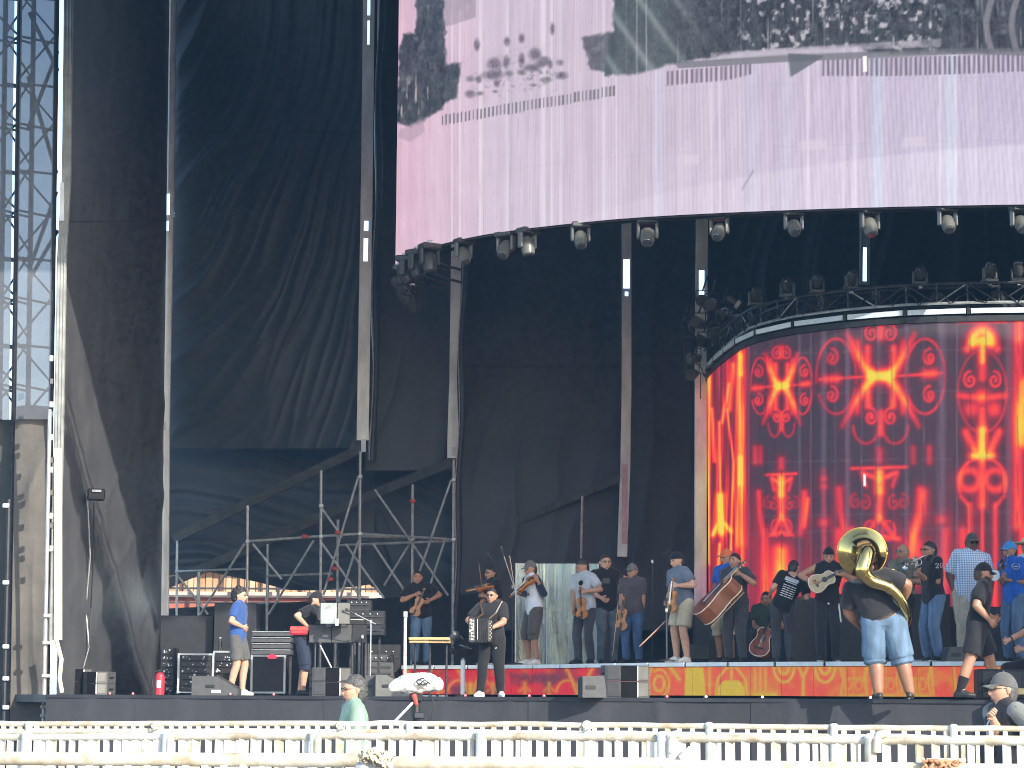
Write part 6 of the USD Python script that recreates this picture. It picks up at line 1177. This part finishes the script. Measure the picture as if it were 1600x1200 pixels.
for i in range(12): pl.add('band', tube([c + A(0, 0, .02 + .105 * i), c + A(.0, 0, .02 + .105 * (i + 1) - .002)], .026 if i % 3 else .027, 8), L['white_strip' if i % 3 else 'pink_tape'])
pl.add('clamp', box(c + A(0, 0, 1.30), (.07, .07, .1), 0, .01), L['galvanised'])
mb = T('wood_slab_stand', 'flat yellow wood slab with dark notches on a stand before the leftmost violinist', 'percussion', at(671, 92, SZ)); c = mb.loc
mb.add('slab', box(c + A(0, 0, .96), (.72, .22, .055), 0, .015), L['wood_slab']); mb.add('lower_slab', box(c + A(0, -.02, .905), (.70, .2, .03), 0, .008), L['maple'])
for i in range(14): mb.add('notch', box(c + A(.0 + .025 * i, -.118, .93), (.010, .012, .03)), L['ebony'])
for x in (-.25, .0, .28): mb.add('leg', tube([c + A(x, .05, 0), c + A(x, .02, .89)], .02, 7), L['dark_steel'])
ud = T('drum_dish', 'dark shallow drum dish with a silver stick on the pale pole', 'drum', at(723, 102, SZ + .58)); c = ud.loc
ud.add('dish', lathe([(0, 0), (.10, .01), (.19, .08), (.21, .14), (.2, .145), (.17, .09), (0, .05)], 24, c), L['black_plastic'], smooth=40); ud.add('stick', tube([c + A(-.05, -.2, .20), c + A(.13, -.16, .14)], .014, 6), L['chrome']); ud.add('frame', tube([c + A(-.2, 0, .12), c + A(-.05, 0, .34), c + A(.12, 0, .12)], .012, 6), L['dark_steel']); ud.add('lamp_can', lathe([(0, 0), (.06, .01), (.05, .14), (0, .15)], 14, c + A(-.16, 0, .30), (.3, -.6, .4)), L['lamp_shell'], smooth=40)
# drum kit behind clear shields
dk = T('drum_kit', 'dark drum kit with cymbals behind the clear shields', 'drum kit', at(868, 85, RZ)); c = dk.loc
dk.add('bass_drum', lathe([(0, -.2), (.28, -.2), (.29, -.18), (.29, .2), (0, .2)], 28, c + A(0, 0, .3), (0, 1, 0)), L['black_plastic'], smooth=40); dk.add('drum_head', lathe([(0, -.206), (.27, -.206), (.27, -.2)], 28, c + A(0, 0, .3), (0, 1, 0)), L['speaker_grey'])
for x, z, r in ((-.22, .72, .14), (.16, .74, .15), (.45, .45, .2), (-.5, .55, .17)): dk.add('tom', lathe([(0, -.12), (r, -.12), (r, .12), (0, .12)], 20, c + A(x, .05, z), (0, -.25, 1)), L['rosewood'], smooth=40); dk.add('hoop', lathe([(r + .004, .10), (r + .012, .11), (r + .004, .125)], 20, c + A(x, .05, z), (0, -.25, 1)), L['chrome'])
for x, z, r in ((-.55, 1.1, .22), (.5, 1.2, .24), (.75, 1.0, .2)): dk.add('cymbal', lathe([(0, .02), (.03, .015), (r, -.012), (r, -.016), (0, .005)], 24, c + A(x, .1, z), (.15, -.25, 1)), L['brass'], smooth=40); dk.add('cymbal_stand', tube([c + A(x, .1, 0), c + A(x, .1, z)], .012, 6), L['chrome'])
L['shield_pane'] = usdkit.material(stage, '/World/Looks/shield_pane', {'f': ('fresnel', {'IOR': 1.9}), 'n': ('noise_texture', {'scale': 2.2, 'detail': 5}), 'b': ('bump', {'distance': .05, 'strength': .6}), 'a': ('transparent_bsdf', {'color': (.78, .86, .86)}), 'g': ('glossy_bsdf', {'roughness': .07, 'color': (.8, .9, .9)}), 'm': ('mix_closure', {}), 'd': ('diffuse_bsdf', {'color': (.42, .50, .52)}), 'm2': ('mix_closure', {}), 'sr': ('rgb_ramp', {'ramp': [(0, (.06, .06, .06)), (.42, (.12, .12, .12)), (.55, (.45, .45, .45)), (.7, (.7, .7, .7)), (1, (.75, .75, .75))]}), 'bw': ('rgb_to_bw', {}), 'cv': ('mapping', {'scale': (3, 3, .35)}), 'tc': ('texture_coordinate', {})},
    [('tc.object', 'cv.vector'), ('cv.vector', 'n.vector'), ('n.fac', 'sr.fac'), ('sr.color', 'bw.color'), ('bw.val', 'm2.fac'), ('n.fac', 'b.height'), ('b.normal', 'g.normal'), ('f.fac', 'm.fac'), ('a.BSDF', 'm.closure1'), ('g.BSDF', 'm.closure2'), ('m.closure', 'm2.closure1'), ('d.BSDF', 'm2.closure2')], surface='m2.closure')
for px, rz, w, lab in ((831, .22, .60, 'clear drum shield panel behind the musician in the white tee'), (876, -.08, .50, 'clear drum shield panel between the white tee and the grey tee, streaked with reflections'), (916, -.3, .44, 'clear drum shield panel behind the musician in the light grey tee')):
    t = T('drum_shield', lab, 'drum shield', at(px, 87.5, RZ), 'clear drum shields'); c = t.loc; h = 1.80
    t.add('pane', box(c + A(0, 0, h / 2 + .02), (w, .010, h), rz), L['shield_pane']); cz, s_ = math.cos(rz), math.sin(rz)
    for x in (-1, 1): t.add('edge_strip', bar(c + A(cz * x * w / 2, s_ * x * w / 2, .02), c + A(cz * x * w / 2, s_ * x * w / 2, h + .02), .018, .022), L['white_strip'])
    t.add('foot', box(c + A(0, 0, .015), (w * .9, .12, .03), rz, .005), L['galvanised'])
for k_, (px, s, w, h, lab) in enumerate(((935, 87, .5, 1.0, 'black amplifier behind the two musicians with violins'), (1110, 93, .55, .95, 'black amplifier behind the big bass guitar, left of the red screen end'), (1262, 96, .60, 1.05, 'black speaker behind the musician turned away'), (1330, 97, .5, 1.1, 'black speaker behind the sleeveless musician'), (1440, 97.5, .9, 1.1, 'black cabinet behind the trumpet player'), (1090, 99, .35, .28, 'small black box at the foot of the wide pale rail'))):
    case(lab, px, s, w, h, .4, 0, z=RZ, edges=False, name='amplifier', cat_='amplifier', group='black amplifiers on the riser', rack=False)
# footlights along the edge
FLN = {172: 'tiny red footlight right of the far left speakers', 208: 'tiny red footlight left of the fire extinguisher', 360: 'tiny red footlight before the wedge of the person in blue', 428: 'tiny red footlight before the flight case with the red lamp', 727: 'tiny red footlight under the drum dish pole', 827: 'left of two close red footlights right of the accordion player', 850: 'right of two close red footlights right of the accordion player', 1042: 'tiny red footlight right of the middle speaker pair', 1103: 'tiny pale footlight before the yellow panel', 1191: 'tiny pale footlight between the middle speakers and the heavy player', 1360: 'tiny pale footlight at the left foot of the heavy player', 1420: 'tiny pale footlight at the right foot of the heavy player'}
for px, s, m in ((172, 100.5, 'r'), (208, 101, 'r'), (360, 103, 'r'), (428, 104, 'r'), (727, 107.5, 'r'), (827, 108.5, 'r'), (850, 109, 'r'), (1042, 111.5, 'r'), (1103, 112.5, 'w'), (1191, 113.5, 'w'), (1360, 116, 'w'), (1420, 117, 'w')):
    t = T('footlight', FLN[px], 'footlight', at(px, s, SZ, .12), 'tiny footlights on the stage edge'); t.add('lens', ball(t.loc + A(0, -.02, .022), .018, 1), emit('foot_red', (.75, .12, .14), 1.0) if m == 'r' else emit('foot_pale', (.8, .6, .45), 1.0)); t.add('base', box(t.loc + A(0, .01, .012), (.08, .05, .016), 0, .004), L['black_plastic'])

# front truss, above the picture: its ragged shadow falls on the left side curtain
ftx = T('front_truss', 'lighting truss hung across the front of the stage above the picture', 'truss', A(3, 27, 12.4))
for dy, dz in ((-.25, -.25), (.25, -.25), (-.25, .25), (.25, .25)): ftx.add('chord', tube([A(-.2, 27 + dy, 12.1 + dz), A(9, 27 + dy, 12.1 + dz)], .04, 6), L['dark_steel'])
for i in range(18): x = -.2 + i * .5; ftx.add('brace', tube([A(x, 26.75, 11.85), A(x + .5, 26.75, 12.35)], .03, 5), L['dark_steel'])
for i, (x, h, w) in enumerate(((.7, .8, .6), (1.5, 1.0, .7), (2.3, .6, .5), (3.1, 1.1, .8), (3.9, 1.5, .8), (4.7, 1.7, .85), (5.5, 1.9, .85), (6.3, 1.7, .8), (7.1, 1.3, .7), (.2, .5, .4))): ftx.add('hung_lamp', box(A(x, 27, 11.9 - min(h, 1.4) * .4), (w, .5, min(h, 1.4) * .8), .2 * i, .08), L['black_paint'])

# broadcast camera under a white cover, in front of the stage
cm = T('covered_camera', 'camera under a crumpled white rain cover on a tripod before the stage', 'camera', A(*U(650, 1087, 24.4)[:2], 0)); K = lambda px, py, dy=0: U(px, py, 24.4 + dy)
pts = [(K(615, 1074), .055), (K(640, 1068), .105), (K(665, 1066), .105), (K(682, 1070), .07), (K(650, 1060), .06), (K(628, 1062), .05)]
cvm = softmesh(union([hullm(pts[0], pts[1], (pts[0][0] + A(0, .3, 0), .06), (pts[1][0] + A(0, .35, 0), .10)), hullm(pts[1], pts[2], pts[4], (pts[2][0] + A(0, .35, 0), .1)), hullm(pts[2], pts[3], (pts[3][0] + A(0, .2, 0), .06)), hullm(pts[0], pts[4], pts[5])]), .02, 3, .040, 4, 15)
cm.add('rain_cover', cvm, L['white_cover'], smooth=True); cm.add('logo_mark', cat(tube([K(660 + 9 * math.cos(a) , 1065 + 4.5 * math.sin(a), -.135) for a in np.linspace(0, 5, 14)], .009, 5), tube([K(653, 1071, -.135), K(664, 1062, -.135), K(672, 1069, -.13)], .008, 5)), L['dark_steel']); cm.add('tie', tube([K(632, 1083, -.02), K(640, 1078, -.13), K(652, 1080, -.12)], .008, 5), L['galvanised'])
cm.add('pan_head', box(K(650, 1090), (.14, .16, .10), 0, .02), L['black_plastic']); cm.add('red_rag', softmesh(hullm((K(647, 1088, -.12), .035), (K(651, 1100, -.12), .02)), .02, 2, .012), L['red_tape'], smooth=True); cm.add('column', tube([K(650, 1095), K(650, 1130)], .05, 10), L['black_plastic']); cm.add('monitor', box(K(655, 1118, -.15), (.12, .05, .07), 0, .01), L['black_plastic']); cm.add('monitor_screen', box(K(655, 1118, -.178), (.095, .006, .05)), L['lens_glass'])
for a_ in (0, 2.1, 4.2): cm.add('tripod_leg', tube([K(650, 1120), K(650, 1120) * A(1, 1, 0) + A(.6 * math.sin(a_), .6 * math.cos(a_), 0)], .025, 7), L['dark_steel'])
cm.add('pan_bar', tube([K(645, 1098, -.1), K(617, 1127, -.35)], .014, 6), L['white_strip']); cm.add('cable', tube([K(660, 1085), K(672, 1084), K(678, 1100), K(674, 1122), K(662, 1132)], .009, 5), L['black_plastic'], smooth=True)
# ------------------------------------------------------------------ white fences in front
mat('fence_white', (.60, .585, .53), rough=.5, var=.10, scale=4, col2=(.69, .68, .65), bump=.003, bscale=18)
L['fence_worn'] = usdkit.material(stage, '/World/Looks/fence_worn', {'t': ('texture_coordinate', {}), 'n': ('noise_texture', {'scale': 5.0, 'detail': 8, 'roughness': .7}), 'r': ('rgb_ramp', {'ramp': [(0, (.16, .08, .045)), (.30, (.27, .18, .11)), (.40, (.36, .31, .22)), (.50, (.47, .44, .36)), (.62, (.57, .55, .49)), (1, (.62, .60, .55))]}), 'b': ('bump', {'distance': .006}), 'p': ('principled_bsdf', {'roughness': .55})},
    [('t.object', 'n.vector'), ('n.fac', 'r.fac'), ('n.fac', 'b.height'), ('b.normal', 'p.normal'), ('r.color', 'p.base_color')], surface='p.BSDF')
mat('wrap_grey', (.35, .36, .38), rough=.7, var=.25, scale=8); mat('rust_wire', (.42, .22, .12), rough=.8, var=.4, scale=14); mat('twine', (.62, .55, .40), rough=.9, var=.3, scale=20)
def fence(name, label, Y0, Y1, rails, posts, sp, w, seed, x0=-60, x1=1660, thick=.045, capr=.05, mat_='fence_white', ptop=None, hang=0):
    r_ = np.random.default_rng(seed); Yf = lambda px: 1 / np.interp(px, [0, 1600], [1 / Y0, 1 / Y1]) if -1e9 < px < 1e9 else 0
    Yf = lambda px: 1.0 / (1 / Y0 + (1 / Y1 - 1 / Y0) * px / 1600.0)
    t = T(name, label, 'fence', A(*U(800, 1150, Yf(800))[:2], 0)); ry = [lambda px, r=r: float(np.interp(px, *r[0])) for r in rails]
    ends = [x0] + list(posts) + [x1]
    for k_, r in enumerate(rails):
        for i in range(len(ends) - 1):
            a, b = ends[i], ends[i + 1]; n_ = 6; xs = np.linspace(a, b, n_)
            P_ = np.array([U(x, ry[k_](x) + r_.normal(0, .5), Yf(x) - .012 * k_) for x in xs]); t.add('rail', tube(P_, r[1], 9), L[mat_ if r_.random() < .35 else 'fence_worn'], smooth=50)
    topy = ry[0]
    for px in posts:
        P_ = U(px, topy(px) - (ptop or 4), Yf(px) - .02); B = P_ * A(1, 1, 0)
        short = name == 'rail_fence' and px < 1100 and px != 917
        if short: P_ = P_ - A(0, 0, .012)
        p_ = t.add('post', tube([B, P_], capr, 10), L['fence_worn' if r_.random() < .5 else mat_], smooth=50); t.add('cap', ball(P_, capr * 1.08, 2, (1, 1, .25 if short else .6)), L[mat_], parent=p_, smooth=True)
    px = x0
    low = ry[0 if hang == 0 else hang - 1]
    while px < x1:
        if min(abs(px - q_) for q_ in posts) > 6:
            P_ = U(px, low(px), Yf(px)); ww = w * r_.uniform(.85, 1.2); t.add('picket', bar(P_ * A(1, 1, 0) + A(0, 0, .0), P_ + A(r_.normal(0, .004), 0, 0), ww, .02, upv=(0, 1, 0)), L[mat_ if r_.random() < .6 else 'fence_worn'])
        px += sp(px) * r_.uniform(.9, 1.1)
    return t, Yf
xa = [0, 400, 800, 1200, 1600]
f1, Y1f = fence('rail_fence', 'rear white painted rail fence with capped posts across the whole foreground', 18.8, 17.2, [((xa, [1131, 1130.5, 1131.5, 1136, 1139]), .023), ((xa, [1143, 1143, 1145, 1150, 1155]), .025)], [45, 243, 532, 640, 917, 1108, 1303, 1490, 1650], lambda px: 13 + .007 * px, .036, 1, capr=.032, ptop=3)
for i, px in enumerate((243, 532, 917)):
    P_ = U(px, 1133, Y1f(px) - .05); f1.add('wire_tie', tube([P_ + A(.034 * math.cos(a), .034 * math.sin(a) - .0, .018 * math.sin(a * .9) - .01) for a in np.linspace(0, 9, 20)], .006, 5), L['twine'])
f2, Y2f = fence('gate_fence', 'nearer white tube gate sections with rounded corners and close upright bars', 17.4, 14.2, [((xa, [1152, 1151, 1151, 1155, 1159]), .027)], [-20, 42, 262, 492, 752, 1035, 1050, 1360, 1640], lambda px: 16 + .007 * px, .05, 2, capr=.040, ptop=5, mat_='fence_white')
for px in (262, 492, 1045, 1366):
    P_ = [U(px + d, y, Y2f(px) - .05) for d, y in ((4, 1176), (4, 1156), (8, 1148), (18, 1146))]; f2.add('corner_bend', tube(P_, .03, 8), L['fence_worn'], smooth=50)
P_ = U(1072, 1175, Y2f(1072) - .06); f2.add('plate', prism([(-.05, -.03), (.02, .04), (.05, .02), (.03, -.05), (-.03, -.06)], .01, P_, np.stack([A(1, 0, 0), A(0, 0, 1), A(0, -1, 0)], 1)), L['white_strip'])
hr = T('hand_rail', 'thick white painted pipe rail nearest to the camera at the bottom of the photograph', 'rail', A(*U(800, 1190, 10)[:2], 0))
for (xa_, ya, xb, yb) in ((-60, 1185, 582, 1188), (598, 1192.5, 1040, 1194.5), (1036, 1198, 1680, 1206)):
    xs = np.linspace(xa_, xb, 9); hr.add('pipe', tube([U(x, np.interp(x, [xa_, xb], [ya, yb]) + rng.normal(0, .3), 10 - .0006 * x) for x in xs], .031, 14), L['fence_worn'], smooth=50)
for px in (-30, 590, 1038, 1660): hr.add('upright', tube([U(px, 1196, 9.8) * A(1, 1, 0), U(px, 1185, 9.8)], .03, 12), L['fence_white'], smooth=50)
for px in range(-40, 1660, 30): P_ = U(px, 1196, 9.75); hr.add('picket', bar(P_ * A(1, 1, 0), P_, .028, .02, upv=(0, 1, 0)), L['fence_white'])
wr_ = T('wrapped_joint', 'front pipe joint wrapped in grey cloth and pale twine', 'wrapping', U(587, 1186, 9.5)); Q = lambda px, py, dy=0: U(px, py, 9.45 + dy)
wr_.add('cloth_wrap', softmesh(hullm((Q(582, 1178), .03), (Q(572, 1205), .05), (Q(600, 1205), .04), (Q(592, 1180), .03)), .012, 2, .012, 1, 30), L['wrap_grey'], smooth=True)
for i in range(9): a = rng.uniform(0, 6); wr_.add('twine_loop', tube([Q(588 + 13 * math.cos(s_ + a) * (1 + .15 * i % 2), 1180 + rng.uniform(-5, 14) + 7 * math.sin(s_ * 1.3 + a), -.06 + .02 * math.sin(s_)) for s_ in np.linspace(0, 5, 14)], .0055, 5), L['twine'], smooth=True)
ru = T('rope_bundle', 'bundle of rust coloured rope and sticks on the front rail at right', 'rope', U(1465, 1192, 9.2)); Q2 = lambda px, py, dy=0: U(px, py, 9.1 + dy)
for i in range(12): cx = rng.uniform(1450, 1495); ru.add('rope_loop', tube([Q2(cx + rng.uniform(9, 15) * math.cos(s_), 1197 + 9 * math.sin(s_ + i), .02 * math.sin(2 * s_)) for s_ in np.linspace(0, 6, 18)], .007, 6), L['rust_wire'], smooth=True)
for (a_, b_) in (((1441, 1184), (1447, 1200)), ((1448, 1187), (1478, 1189)), ((1470, 1187), (1509, 1188)), ((1476, 1192), (1505, 1187))): ru.add('stick', tube([Q2(*a_), Q2(*b_)], .008, 6), L['twine'])
# ------------------------------------------------------------------ dusty air over the arena
usdkit.material(stage, '/World/Looks/haze_air', {'v': ('principled_volume', {'color': (.26, .56, 1.0), 'density': .00054, 'anisotropy': 0.0})}, [], volume='v.volume')
one('haze', box((0, 700, 9.5), (1400, 1640, 21)), '/World/Looks/haze_air', kind='stuff')
